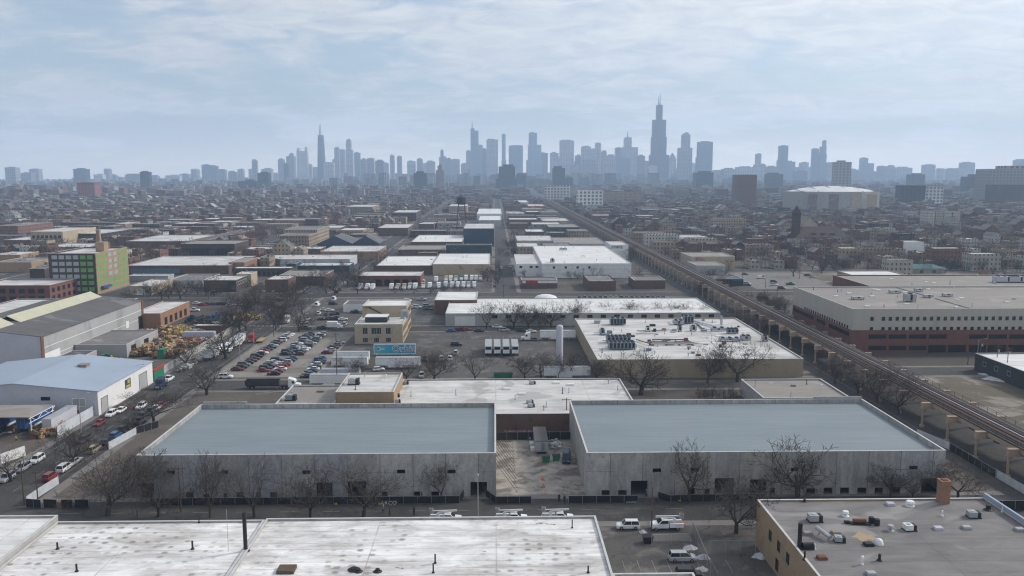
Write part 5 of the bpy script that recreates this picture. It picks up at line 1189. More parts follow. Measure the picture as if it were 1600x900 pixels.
b = building("red_mill_wing", "long red brick wing running back from the mill's right corner", "building", (BLD[b.name][0][1] - .05 + .1, BLD[b.name][0][1] + 14, BLD[b.name][0][2] + 6, BLD[b.name][0][3] + 90), 8.6, "red_brick", "dark_flat", .4); q = BLD[b.name][0]; windows(b, "right", lin(2, q[3] - q[2] - 2, 16), 5.0, 2.6, 2.2, "dark_brick"); 
b = bp("dark_brick_plant", "dark brick plant with a band of tall windows behind the rail yard", 282, 366, 381, 375, 12, "dark_brick", "tan_flat", .5); q = BLD[b.name][0]; windows(b, "front", lin(1, q[1] - q[0] - 1, 11), 5.4, 3.6, 5.5, "dark_wall", "glass", 2)
b = bp("beige_factory", "beige three storey factory with tall windows, far left behind white roofs", 47, 97, 362, 355, 15, "cream_brick", "white_dirty", .5); q = BLD[b.name][0]; windows(b, "front", lin(1, q[1] - q[0] - 1, 7), 10, 2.6, 3.0, "grey_paint", "glass", 1); windows(b, "front", lin(1, q[1] - q[0] - 1, 7), 4.5, 2.6, 3.0, "grey_paint", "glass", 1)
t = thing("brick_chimney", "tall square tan chimney stack behind the green panelled loft", "chimney", (*W(155, 385, 720)[:1], 720, 0)); zt = W(155, 360, 720)[1]; mb = MB(); mb.loft([[(-1.9, -1.9, 0), (1.9, -1.9, 0), (1.9, 1.9, 0), (-1.9, 1.9, 0)], [(-1.4, -1.4, zt), (1.4, -1.4, zt), (1.4, 1.4, zt), (-1.4, 1.4, zt)]]); mb.build("shaft", "tan_brick", t)
mb = MB(); mb.box(-1.6, -1.6, zt + .003, 1.6, 1.6, zt + .8); mb.build("cap", "concrete", t)
# canopy and lorries at the left edge
x, y = G(60, 640, 5.5); t = thing("loading_canopy", "flat tan loading canopy on white trusses over blue trailers", "canopy", (x - 10, y - 2, 0))
mb = MB(); mb.box(-20, -6, 5.5, 12, 6, 5.75); mb.build("roof", "tan_flat", t)
mb = MB()
for k in range(4): a = -4.4 + k * 3.3; mb.tube((12.1, a - 1.1, 4.2 if k % 2 else 5.4), (12.1, a + 1.1, 5.4 if k % 2 else 4.2), .07, .07, 5)
mb.tube((12.1, -6.7, 4.2), (12.1, 6, 4.2), .09, .09, 5); mb.tube((12.1, -6.7, 5.4), (12.1, 6, 5.4), .09, .09, 5); mb.build("truss", "white_metal", t)
for yy in (-5.5, 5.5): mb = MB(); mb.tube((11.9, yy, 0), (11.9, yy, 5.5), .14, .14, 8); mb.build("post", "white_metal", t)
for px, py, mt, lb in ((92, 668, "pale_wall", "pale grey topped trailer backed under the canopy, nearest the white fence"), (52, 667, "blue_paint", "bright blue trailer beside the pale topped one under the canopy"), (8, 668, "blue_paint", "blue trailer at the picture's left edge under the canopy")):
    x, y = G(px - 12, py + 6); trailer(x, y + 5, -math.pi / 2 + math.pi + .0, lb, "trailers under the canopy", mt, 14.0, False, .03)
PAL = ["wood_pale", "cardboard", "wood", "tan_brick", "rust"]
for i, (px, py, lb) in enumerate(((108, 652, "pallet and scrap heap along the white fence, farther end"), (92, 668, "pallet heap along the white fence, middle"), (78, 678, "pallet stack at the near end of the white fence"), (37, 672, "yellow pallet stack between the blue trailers"), (62, 682, "loose pallets lying in front of the trailers"))):
    x, y = G(px, py); clutter("pallet_heap", lb, "pallet heap", x - 2, x + 2, y - 2.5, y + 2.5, .04, 40, 2.2, PAL, 20 + i, 1.5, "pallet heaps")
fence([G(90, 683), G(155, 645)], 3.0, "white sheet fence between pallet heaps and the parked cars", "mesh_white", 3.5, th=.08)
fence([G(-5, 728), G(40, 712)], 2.6, "white sheet wall by the left street lamp", "white_wall", 4, th=.2)
# scrapyard
HEAPS = [(228, 528, 16, 12, 3.6, "tan scrap heap beside the tall grey shed's far doorway"), (252, 522, 13, 12, 3.2, "heap of crates at the scrapyard's far side"), (283, 522, 14, 10, 3.6, "stack of yellow crates at the scrapyard's far right"), (232, 553, 11, 12, 3.8, "brown cardboard heap before the low grey shed"), (252, 545, 13, 12, 3.4, "yellow and brown scrap heap in the middle of the yard"), (270, 556, 11, 10, 3.2, "tan scrap heap beside the green container"), (285, 540, 12, 10, 2.0, "low spread of scrap metal in the scrapyard"), (300, 535, 14, 8, 2.0, "reddish scrap spread along the right of the scrapyard"), (316, 530, 14, 8, 1.6, "low red scrap by the street wall"), (262, 535, 12, 8, 2.6, "mixed scrap behind the middle heap"), (308, 523, 10, 7, 2.0, "scrap beside the pale container"), (240, 538, 9, 8, 2.8, "scrap between crates and cardboard")]
for i, (px, py, sx_, sy_, hh, lb) in enumerate(HEAPS):
    x, y = G(px, py); mats = PAL if i not in (7, 8, 10) else ["rust", "red_brick", "steel", "rust", "pale_wall"]
    if i in (2,): mats = ["wood_pale", "yellow_paint", "cardboard"]
    if i in (4, 9): mats = PAL + ["yellow_paint", "steel", "dark_wall"]
    clutter("scrap_heap", lb, "scrap heap", x - sx_ / 2, x + sx_ / 2, y - sy_ / 2, y + sy_ / 2, .04, 190, hh, mats, 40 + i, 1.7, "scrap heaps")
def container(px, py, L, mt, label, rz=0.0, W_=2.5, h_=2.7, roof=None):
    x, y = G(px, py); t = thing("shipping_container", label, "container", (x, y, .04), rz, "containers"); mb = MB(); mb.box(-L / 2, -W_ / 2, 0, L / 2, W_ / 2, h_)
    n = int(L / .5)
    for k in range(n): a = -L / 2 + L * (k + .5) / n; mb.box(a - .1, -W_ / 2 - .05, .1, a + .1, -W_ / 2 - .002, h_ - .1)
    mb.build("body", mt, t); mb = MB(); mb.box(-L / 2 - .03, -W_ / 2 - .06, h_, L / 2 + .03, W_ / 2 + .05, h_ + .09); mb.build("top_frame", roof or mt, t); mb = MB(); mb.box(L / 2 + .005, -W_ / 2 + .1, .1, L / 2 + .06, W_ / 2 - .1, h_ - .15); mb.build("door", mt, t); return t
container(312, 530, 13, "pale_wall", "pale blue roofed container with dark open end in the scrapyard", 0, 3.4, 3.2, "steel_blue_roof"); container(331, 519, 13, "rust", "long container with pale roof behind the blue roofed one", 0, 3.4, 3.2, "white_dirty"); container(254, 560, 2.6, "green_paint", "upright dark green compactor beside the metal warehouse corner", 1.5, 2.2, 3.6)
container(247, 508, 7, "blue_paint", "small blue container by the tall grey shed's far end")
x, y = G(243, 568); t = thing("yard_gate", "dark green yard gate with red band beside the metal warehouse", "gate", (xr1 + .3, yf1 + 3, .03)); mb = MB(); mb.box(-.1, -2.8, 0, .1, 5.5, 3.6); mb.build("gate_panel", "green_paint", t); mb = MB(); mb.box(-.2, -2.9, 3.6, .2, 5.6, 4.3); mb.build("beam", "red_paint", t)
fence([(-117, yf1 + 9), (-117, 366)], 2.8, "long pale concrete wall between scrapyard and street", "grey_panel", 6, th=.25, post="grey_paint", rails=False)
clutter("timber_stack", "grey timber and pipe stack lying along the kerb by the scrapyard wall", "timber stack", -113.4, -111.2, yf1 + 14, yf1 + 40, .1, 60, 1.2, ["wood", "grey_metal", "concrete"], 77, 2.2)

# right side ------------------------------------------------------------
hR = 17.4; xk, yk = G(1333, 483, hR); 
big = building("windowed_civic_block", "huge civic block with grey upper walls over brick, rows of small square windows", "building", (xk, xk + 150, yk, G(1232, 448, hR)[1]), hR, "beige_panel", "tan_flat", .5)
f = BLD[big.name][0]; bw, bd = f[1] - f[0], f[3] - f[2]; gxx, gyy = -bw / 2, -bd / 2
mb = MB(); mb.box(gxx - .16, gyy - .16, 0, bw / 2, gyy - .01, 9.0); mb.box(gxx - .16, gyy - .01, 0, gxx - .01, bd / 2, 9.0); mb.build("brick_base", "red_brick", big)
_, zh = W(1400, 498, yk); _, zl = W(1400, 514, yk)
us = [W(px, 498, yk)[0] - f[0] for px in [1362.5] + [1380.5 + 10.72 * k for k in range(26)]]
windows(big, "front", us, zh, 1.05, 1.3, "black"); windows(big, "front", us, zl, 1.05, 1.3, "black")
for zc_ in (13.0 - 1.0,): windows(big, "left", lin(3, bd - 14, 19), zl, 1.05, 1.3, "black")
def brickband(py0, py1, xs_, pane="glass", nm="ribbon_window"):
    for a, b_ in xs_:
        xa, za = W(a, py0, yk); xb, zb = W(b_, py1, yk); o = MB(); o.box(xa - big.location.x, gyy - .22, zb, xb - big.location.x, gyy - .17, za); o.build(nm, pane, big)
seg = [(1357, 1384.5), (1388.5, 1415.5), (1420, 1447), (1451, 1478.5), (1514, 1541), (1545, 1572.5), (1577, 1610)]
brickband(522.5, 529, seg); brickband(540, 547, seg[:3]); brickband(539, 555.5, [(1450, 1477), (1481, 1508), (1514, 1539), (1543, 1571), (1575, 1610)], "void", "loading_bay")
for a, b_ in ((.02, .40), (.46, .60), (.66, .97)): o = MB(); o.box(gxx - .22, -gyy - bd * b_, 6.2, gxx - .17, -gyy - bd * a, 7.8); o.build("ribbon_window", "glass", big)
back = building("civic_rear_block", "rear part of the huge civic block, set back behind the brick step", "building", (xk + 38, xk + 190, f[3] + .05, f[3] + 48), hR - .4, "red_brick", "tan_flat", .5)
xj, yj = G(1513, 481.5, hR - .5); mb = MB(); mb.box(xj - .3 - big.location.x, gyy + .4, hR - .49, xj + .3 - big.location.x, -gyy - .4, hR - .3); mb.build("expansion_joint", "dark_flat", big); roof_things(big, 40, 14, "vpsbs"); roof_things(back, 10, 15, "vpsb")
machine(1421, 471, 4.2, 3.2, 2.8, "grey_paint", "tall grey ventilation box in the middle of the civic block's roof", 1, zz=hR - .5)
for i, (px, py, sx_, lb) in enumerate(((1340, 468, 5, "low silver unit near the civic roof's left edge"), (1398, 458, 5, "silver unit with slanted top at the civic roof's left middle"), (1450, 465, 4, "flat silver unit right of the tall ventilation box"), (1480, 463, 4, "unit with raised hood at the civic roof's middle"), (1435, 455, 3.5, "pale low unit farther back on the civic roof"))): machine(px, py, sx_, 2.2, .9, "steel", lb, 0, "rooftop_unit", zz=hR - .5)
for i, px in enumerate((1572, 1592)): machine(px, 441, 12, 4, 2.6, "pale_wall", ["long pale unit on legs on the rear civic roof, left one", "long pale unit on legs on the rear civic roof, at the picture's edge"][i], 4, zz=hR - .9)
dx0, dy1 = G(1524, 552, 6); dk = building("dark_shed", "low dark walled shed with white roof at the right edge beside the vacant lot", "building", (dx0, dx0 + 60, 150, dy1), 6, "dark_wall", "white_clean", .3); windows(dk, "left", [dy1 - 150 - k for k in (6, 13, 20, 32, 44, 56)], 3.4, 1.6, 1.4, "grey_paint")
OCC.append((141, 205, 180, 281)); OCC.append((111, 141, 60, 2500)); OCC.append((140, 215, 388, 470)); OCC.append((160, 330, 500, 590))
b = bp("brick_school", "orange brick single storey school block with white roof behind the civic block", 1336, 1422, 431, 423, 7.5, "orange_brick", "white_clean", .4); q = BLD[b.name][0]; windows(b, "front", [(q[1] - q[0]) * k for k in (.35, .42, .75, .82)], 4.5, 2.4, 1.5, "brown_brick")
t = thing("park_pavilion", "turquoise roofed low pavilion by the trees behind the civic block", "pavilion", (*G(1440, 426), 0)); mb = MB(); mb.loft([[(-16, -5, 3.4), (16, -5, 3.4), (16, 5, 3.4), (-16, 5, 3.4)], [(-7, -.5, 6.2), (7, -.5, 6.2), (7, .5, 6.2), (-7, .5, 6.2)]]); mb.build("roof", "car_teal", t); mb = MB(); mb.box(-15, -4.5, 0, 15, 4.5, 3.4); mb.build("wall", "plain_mix", t)
b = bp("mural_building", "long tan brick building with painted mural beside the railway", 1080, 1149, 401, 394, 9.2, "cream_brick", "tan_flat", .4); q = BLD[b.name][0]
mb = MB(); mb.box(-(q[1] - q[0]) / 2 + 3, -(q[3] - q[2]) / 2 - .1, 5.5, -(q[1] - q[0]) / 2 + 9, -(q[3] - q[2]) / 2 - .01, 8.6); mb.build("mural_panel", "graffiti", b)
b2 = bp("grey_front_annex", "lower pale grey annex with painted marks before the mural building", 1089, 1134, 415, 408, 6, "grey_panel", "tan_flat", .3)
b = bp("strip_shops", "low dark strip of shops with blue sign beside the right car park", 1116, 1162, 436, 430, 4.5, "dark_wall", "dark_flat", .3); q = BLD[b.name][0]; mb = MB(); mb.box(2, -(q[3] - q[2]) / 2 - .2, 3.2, (q[1] - q[0]) / 2 - 1, -(q[3] - q[2]) / 2 - .01, 4.3); mb.build("fascia_board", "blue_paint", b)

# elevated railway ------------------------------------------------------
rw = thing("elevated_railway", "elevated railway on rusty tan steel bents running over the street to the skyline", "railway", (126, 300, 0))
Y0, Y1 = 60 - 300, 2300 - 300; ZD = 7.3
mb = MB(); mb.box(-4.9, Y0, ZD - .35, 4.9, Y1, ZD); mb.build("deck", "tie", rw)
mb = MB(); [mb.box(a - .45, Y0, ZD + .003, a + .45, Y1, ZD + .14) for a in (-3.7, -.6, .6, 3.7)]; mb.build("guard_timber", "tie", rw)
for a in (-2.9, -1.45, 1.45, 2.9): mb = MB(); mb.box(a - .05, Y0, ZD + .02, a + .05, Y1, ZD + .26); mb.build("rail", "rust" if a != 2.9 else "grey_paint", rw)
for a, mt_ in ((-3.35, "dark_wall"), (.25, "rail")): mb = MB(); mb.box(a - .13, Y0, ZD + .15, a + .13, Y1, ZD + .30); mb.build("third_rail", mt_, rw)
for a in (-4.8, 4.8):
    mb = MB(); mb.box(a - .1, Y0, ZD - 1.5, a + .1, Y1, ZD - .36); mb.build("girder", "rust_tan", rw)
    mb = MB(); mb.tube((a, Y0, ZD + 1.1), (a, Y1, ZD + 1.1), .05, .05, 4); mb.tube((a, Y0, ZD + .6), (a, Y1, ZD + .6), .04, .04, 4)
    y = Y0
    while y < 700: mb.tube((a, y, ZD), (a, y, ZD + 1.1), .05, .05, 4); y += 4
    mb.build("railing", "black", rw)
mb = MB(); mb.box(-7.6, -.45, ZD - 2.0, 7.6, .45, ZD - .4); mb.box(-7.6, -.6, ZD - 2.1, 7.6, .6, ZD - 2.0); mb.box(-7.6, -.6, ZD - .4, -4.95, .6, ZD - .3); mb.box(4.95, -.6, ZD - .4, 7.6, .6, ZD - .3)
for s in (-1, 1):
    mb.box(s * 7.2 - .22, -.22, 0, s * 7.2 + .22, .22, ZD - 2.1); mb.box(s * 7.2 - .5, -.5, 0, s * 7.2 + .5, .5, .7)
    mb.tube((s * 7.0, 0, ZD - 3.0), (s * 6.1, 0, ZD - 2.1), .1, .1, 4)
bm_ = mb.mesh("bent", "rust_tan")
for k in range(62): o = bpy.data.objects.new("bent", bm_); COL.objects.link(o); o.parent = rw; o.location = (0, Y0 + 6 + k * 13, 0)
mb = MB()
for k in range(62, 170): yy = Y0 + 6 + k * 13; mb.box(-7.6, yy - .5, ZD - 2, 7.6, yy + .5, ZD - .4); [mb.box(s * 7.2 - .3, yy - .3, 0, s * 7.2 + .3, yy + .3, ZD - 2) for s in (-1, 1)]
stuff(mb.build("far_bents", "rust_tan", rw))
for i in range(4): x, y = G((1483, 1525, 1571, 1400)[i], (662, 683, 705, 625)[i], 5); t = thing("signal_box", "dark trackside box hung under the elevated railway", "equipment box", (122.5, y + 6, ZD - 2.2), 0, "trackside boxes"); mb = MB(); mb.box(-.8, -1.0, 0, .8, 1.0, 1.75); mb.build("casing", "dark_wall", t); mb = MB(); mb.box(-.9, -1.1, 1.75, .9, 1.1, 1.84); mb.build("lid", "grey_paint", t)

# far landmarks ----------------------------------------------------------
def wcyl(name, mt, par, r_, z0, z1, n=40): mb = MB(); mb.lathe([(r_, z0), (r_, z1)], n); return mb.build(name, mt, par)
Ya = 1450.0; _, zt = W(1227, 300, Ya); xa, _ = W(1230, 299, Ya + 55); xb, _ = W(1366, 299, Ya + 55); hw = (xb - xa) / 2; zd = W(1296, 290.5, Ya + 55)[1]
ar = thing("domed_arena", "large pale arena with shallow white domed roof", "arena", ((xa + xb) / 2, Ya + 55, 0))
oct_ = lambda rx, ry, z: [(rx * math.cos(6.2832 * (k + .5) / 8) * 1.08, ry * math.sin(6.2832 * (k + .5) / 8) * 1.08, z) for k in range(8)]
mb = MB(); mb.loft([oct_(hw, 55, 0), oct_(hw, 55, zt)]); mb.build("wall", "concrete", ar)
mb = MB(); mb.loft([[(hw * k * math.cos(t_), 53 * k * math.sin(t_), zt + (zd - zt) * (1 - k * k)) for t_ in [6.2832 * j / 32 for j in range(32)]] for k in (.99, .8, .6, .4, .2, .02)]); dome = mb.build("roof", "white_clean", ar)
for k in range(6):
    mb = MB(); a = (k - 2.5) * hw * .33
    for j in range(10): y0_, y1_ = -1 + j * .2, -.8 + j * .2; f_ = lambda yy: zt + .6 + (zd - zt) * max(0, 1 - (a / hw) ** 2 - yy * yy * .99); mb.tube((a, y0_ * 50 * .9, f_(y0_)), (a, y1_ * 50 * .9, f_(y1_)), .8, .8, 4)
    mb.build("roof_truss", "grey_paint", dome)
for k in (-.62, -.2, .28, .7): mb = MB(); mb.box(hw * k - 8, -56.5 if abs(k) < .45 else -48, 0, hw * k + 8, -46, zt - 4); mb.build("entrance_bay", "brown_flat" if k < .2 else "cream_brick", ar)
Yc = 800.0; xa, z1_ = W(1246, 371, Yc); xb, _ = W(1329, 371, Yc); ch_ = thing("brick_church", "dark brick hall with brown hipped roof and square bell tower", "church", ((xa + xb) / 2, Yc + 14, 0)); hw = (xb - xa) / 2; zr = W(1290, 357, Yc)[1] + 1
mb = MB(); mb.box(-hw, -14, 0, hw, 14, z1_ - .02); mb.build("wall", "dark_win", ch_); mb = MB(); mb.loft([[(-hw - 1, -15, z1_), (hw + 1, -15, z1_), (hw + 1, 15, z1_), (-hw - 1, 15, z1_)], [(-hw + 9, -1, zr), (hw - 9, -1, zr), (hw - 9, 1, zr), (-hw + 9, 1, zr)]]); rf = mb.build("roof", "dark_brick", ch_)
for k in (-.35, 0, .35): mb = MB(); mb.box(hw * k - 2, -11.5, z1_ + .5, hw * k + 2, -8, z1_ + 4); mb.build("dormer", "dark_brick", rf)
tx = W(1248.5, 340, Yc)[0] - ch_.location.x; zt_ = W(1248, 333, Yc)[1]; zp = W(1248, 321, Yc)[1]; mb = MB(); mb.box(tx - 3.2, -10, 0, tx + 3.2, -3.6, zt_); mb.build("bell_tower", "dark_brick", ch_); mb = MB(); mb.loft([[(tx - 3.5, -10.3, zt_), (tx + 3.5, -10.3, zt_), (tx + 3.5, -3.3, zt_), (tx - 3.5, -3.3, zt_)], [(tx - .1, -6.9, zp), (tx + .1, -6.9, zp), (tx + .1, -6.7, zp), (tx - .1, -6.7, zp)]]); mb.build("spire", "dark_brick", ch_)
def gable_hall(label, pl, pr, ye, yp, Y, wall, roof, name="gabled_hall", cat="building", d=18, h0=None):
    xa, ze = W(pl, ye, Y); xb, _ = W(pr, ye, Y); zp_ = W((pl + pr) / 2, yp, Y)[1]; hw = (xb - xa) / 2; t = thing(name, label, cat, ((xa + xb) / 2, Y + d / 2, 0)); OCC.append((xa, xb, Y, Y + d))
    mb = MB()
    for s in (-d / 2, d / 2): mb.v += [(-hw, s, 0), (hw, s, 0), (hw, s, ze), (0, s, zp_), (-hw, s, ze)]; i = len(mb.v) - 5; mb.f.append(tuple(range(i, i + 5))); mb.mi.append(0)
    for s in (-hw, hw): mb.quad((s, -d / 2, 0), (s, d / 2, 0), (s, d / 2, ze), (s, -d / 2, ze))
    mb.build("wall", wall, t); mb = MB(); mb.loft([[(-hw - .4, s, ze - .05), (0, s, zp_ + .02), (hw + .4, s, ze - .05), (hw + .4, s, ze + .2), (0, s, zp_ + .3), (-hw - .4, s, ze + .2)] for s in (-d / 2 - .4, d / 2 + .4)]); mb.build("roof", roof, t); return t
gable_hall("pale stone church with broad arched gable behind the dark brick hall", 1252, 1278, 352, 339, 985, "cream_brick", "brown_flat", "stone_church", "church", 30)
gable_hall("dark gabled shed, left of two, beyond the brown truck depot", 496, 550, 381, 369, 745, "navy_wall", "dark_flat", "gabled_shed", "shed", 40); gable_hall("dark gabled shed, right of two, beyond the brown truck depot", 551, 592, 381, 369, 745, "navy_wall", "dark_flat", "gabled_shed", "shed", 40)
def slab(label, pl, pr, yt, Y, wall, roof="grey_flat", d=20, name="apartment_block", cat="apartment block", wins=None, pane="glass"):
    xa, zt = W(pl, yt, Y); xb, _ = W(pr, yt, Y); return building(name, label, cat, (xa, xb, Y, Y + d), zt, wall, roof, .6, None)
for i in range(4): slab(f"white panelled apartment house, {['first', 'second', 'third', 'last'][i]} from the left in its row of four", 1449.5 + i * 13.2, 1461 + i * 13.2, 329.5 + i * .3, 1060, "cream_win", "white_dirty", 18)
WH = slab("white ten storey block with a grid of dark windows, near the railway's vanishing end", 903, 942.5, 298, 1700, "t_pale", "white_clean", 30, "white_grid_block", "office block"); slab("low white wing beside the white grid block", 942.6, 969, 322, 1690, "cream_win", "white_clean", 25)
slab("long tan brick apartment row right of the white grid block", 945, 1003, 299.5, 2000, "tan_win", "grey_flat", 25); slab("white and dark striped building left of the white grid block", 851, 891, 290, 2100, "t_pale", "white_clean", 30, "striped_block", "office block")
PK = slab("tall rose brick tower block left of the domed arena", 1151, 1183, 273, 1750, "t_pink", "brown_flat", 30, "brick_tower_block", "tower block")
RD_ = slab("dark red brick tower block far left below the horizon", 120, 147, 285, 2300, "t_red", "brown_flat", 35, "brick_tower_block", "tower block")
slab("long red brick factory front below the red tower block", 114, 178, 320, 1750, "brick_win", "brown_flat", 30); slab("low red brick wing right of the long red factory front", 179, 206, 318, 1760, "brick_win", "brown_flat", 25)
slab("white clinic with ribbon windows at the right edge of the skyline", 1548, 1612, 264, 1900, "t_pale", "white_clean", 60, "clinic_block", "hospital"); slab("taller rear block of the white clinic", 1575, 1625, 259, 1990, "t_stone", "grey_flat", 50, "clinic_block", "hospital"); slab("dark brick base building before the white clinic", 1557, 1620, 289, 1800, "dark_win", "dark_flat", 40)
slab("dark car park block with pale bands left of the white clinic", 1447, 1475, 288, 1800, "t_pale", "white_clean", 40, "parking_garage", "car park"); slab("dark glazed low block behind the domed arena's right end", 1410, 1447, 290, 1800, "t_dark", "dark_flat", 30)
slab("yellow brick apartment row nearest the railway's right side", 990, 1041, 363, 830, "tan_win", "white_dirty", 14); slab("cream balcony block behind the yellow apartment row", 1008, 1062, 366, 790, "cream_win", "white_dirty", 12); slab("orange brick three-flat beside the railway", 1020, 1056, 378, 720, "tan_win", "grey_flat", 12); slab("dark red three-flat with pale bays, left one beyond the mural building", 1076, 1097, 380, 700, "brick_win", "white_dirty", 12); slab("dark red three-flat with pale bays, right one beyond the mural building", 1104, 1128, 380, 700, "brick_win", "white_dirty", 12); slab("cream walled block between the two red three-flats", 1085, 1121, 373, 730, "cream_win", "white_dirty", 10); slab("salmon stuccoed flats beyond the row house roofs", 1112, 1166, 341, 1000, "tan_win", "white_dirty", 16); slab("red row house with white chimney caps", 1168, 1200, 373, 760, "brick_win", "grey_flat", 14); slab("pale end house before the red row house", 1178, 1208, 383, 735, "cream_win", "grey_flat", 10)
slab("tan stuccoed flats behind the brick school's trees", 1314, 1346, 388, 640, "tan_win", "white_dirty", 14); slab("low tan flats right of the tan stuccoed ones", 1346, 1400, 388, 665, "tan_win", "dark_flat", 12); slab("grey house with pale blue roof over the brick school", 1387, 1427, 406, 560, "cream_win", "steel_blue_roof", 9); slab("white walled block with dark end beyond the brick school", 1412, 1444, 378, 690, "white_wall", "white_dirty", 14); slab("dark brown end wall attached to the white walled block", 1401, 1411.8, 377, 690, "brown_brick", "white_dirty", 14); slab("brown flats with long white coping right of the white walled block", 1459, 1508, 388, 640, "brick_win", "white_clean", 13); slab("pale three storey stucco flats near the right edge beyond the civic roof", 1519, 1565, 397, 590, "cream_win", "white_dirty", 13); slab("tall narrow brick tower in the civic block's trees", 1534, 1544, 423, 520, "orange_brick", "brown_flat", 4)
mid = [  # label, left, right, roof front y, roof back y, height, wall, roof
 ("yellow walled warehouse with patchy white roof beyond the gabled trees", 501, 590, 393, 384, 7, "tan_brick", "white_dirty"), ("low white roof left of the yellow walled warehouse", 442, 500, 389, 385, 6, "brown_brick", "white_dirty"),
 ("pale blue sided shed with white roof", 437, 546, 405, 398, 6.5, "pale_wall", "white_dirty"), ("low dark shed at the left of the pale blue one", 398, 436, 405, 398, 6, "dark_wall", "white_dirty"), ("dark teal low garages behind bare trees", 463, 545, 415, 410, 5, "teal_wall", "white_dirty"), ("blunt dark teal tower shed", 448, 462, 412, 408, 7, "teal_wall", "dark_flat"),
 ("tan gravel roofed workshop behind white parked vans", 433, 505, 432, 422, 5.6, "brown_brick", "tan_flat"), ("tan brick two storey factory, front block", 436, 482, 368, 359, 11, "tan_win", "grey_flat"), ("tan brick two storey factory, rear block", 444, 495, 359, 353, 14, "tan_win", "grey_flat"),
 ("dark navy block topping the central street's left side", 724, 772, 357, 349, 17, "navy_wall", "white_dirty"), ("long dark teal garage below the navy block", 697, 768, 383, 381, 9, "teal_wall", "dark_flat"), ("brown roofed shed left of the long teal garage", 622, 696, 390, 383, 6, "brown_brick", "tan_flat"), ("white roofed factory behind the brown roofed shed", 642, 722, 378, 367, 8, "brown_brick", "white_clean"),
 ("low white roof near the central street's right", 808, 866, 376, 368, 6, "grey_panel", "white_dirty"), ("wide grey rubble coloured roof behind the white warehouse", 868, 948, 381, 371, 6, "grey_panel", "tan_flat"), ("teal banded long shed by the railway", 858, 905, 355, 350, 9, "teal_wall", "tan_flat"), ("white long roof beside the water tower's foot", 745, 784, 334, 326, 10, "white_wall", "white_clean"), ("twin gabled white shed right of the water tower", 748, 783, 344, 337, 9, "grey_panel", "white_clean"), ("cream factory left of the water tower", 701, 729, 322, 319, 16, "tan_win", "white_dirty"),
 ("brown factory with pale roof at the middle left", 590, 637, 356, 350, 9, "brown_brick", "white_dirty"), ("orange ended factory in the middle distance", 541, 582, 323, 320, 13, "tan_win", "white_dirty"), ("brick loft with pale roof above the water tower's left", 613, 650, 332, 328, 13, "dark_win", "white_dirty"), ("low pink fascia shop by the railway's far end", 826, 852, 322, 319, 8, "red_paint", "white_dirty"), ("white low shed near the pink fascia shop", 806, 826, 316, 313, 8, "white_wall", "white_clean"), ("pale sheds in a row beyond the white warehouse", 848, 890, 345, 341, 7, "cream_brick", "white_dirty"),
 ("white roofed low shop left of the railway", 822, 850, 362, 358, 6, "brown_brick", "white_clean"), ("red apartment row at the left edge", -10, 27, 353, 347, 14, "brick_win", "grey_flat"), ("snow patched roof left of the green panelled loft", 67, 138, 386, 380, 6, "brown_brick", "white_dirty"), ("tan walled depot at the left edge", -10, 31, 398, 393, 8, "tan_brick", "white_dirty"), ("grey roofed depot at the left edge, lower", -10, 48, 410, 402, 7, "tan_brick", "grey_flat"), ("low brown works beside the green panelled loft's left", 46, 69, 420, 404, 8, "dark_brick", "dark_flat"), ("dark flat factory beside the beige factory", 99, 160, 365, 358, 11, "dark_win", "white_dirty"), ("low white roof before the beige factory", 5, 46, 375, 370, 6, "brown_brick", "white_dirty"),
 ("long low garage row right of the beige workshop", 200, 262, 431, 428, 3.6, "grey_metal", "white_dirty"), ("low storage sheds with grey roofs", 262, 316, 438, 428, 4, "grey_panel", "grey_flat"), ("white stuccoed corner building beside the dark brick workshop", 369, 392, 428, 424, 8, "cream_brick", "white_dirty"),]
for (lb, a, b_, yf_, yb_, hh, wl_, rf_) in mid:
    q = fp(a, b_, yf_, yb_, hh)
    if not free(*q, -1.5) and False: continue
    o = building("workshop" if hh < 8 else "factory", lb, "building", q, hh, wl_, rf_, .35); roof_things(o, 4 if q[2] < 800 else 1, int(a), "vb")
# water tower
Yw = 950.0; xw_, zt = W(721, 306, Yw); _, zb = W(721, 318, Yw); t = thing("water_tower", "black water tank on tall lattice legs above the rooftops", "water tower", (xw_, Yw, 0)); rr = 5.4
mb = MB(); mb.lathe([(rr * .7, zb - 1.2), (rr, zb), (rr, zt - 2), (rr * 1.05, zt - 1.9), (.3, zt + .9)], 16); mb.build("tank", "dark_wall", t)
for k in range(4): a = math.pi / 4 + k * math.pi / 2; mb = MB(); mb.tube((9 * math.cos(a), 9 * math.sin(a), 0), (rr * .85 * math.cos(a), rr * .85 * math.sin(a), zb), .45, .4, 6); mb.build("leg", "dark_wall", t)
mb = MB()
for z_, kk in ((8, .9), (18, .78), (28, .68)):
    for k in range(4): a, b_ = math.pi / 4 + k * math.pi / 2, math.pi / 4 + (k + 1) * math.pi / 2; R_ = 9 * (1 - z_ / zb) + rr * .85 * z_ / zb; mb.tube((R_ * math.cos(a), R_ * math.sin(a), z_), (R_ * math.cos(b_), R_ * math.sin(b_), z_), .2, .2, 4)
mb.build("brace", "dark_wall", t)
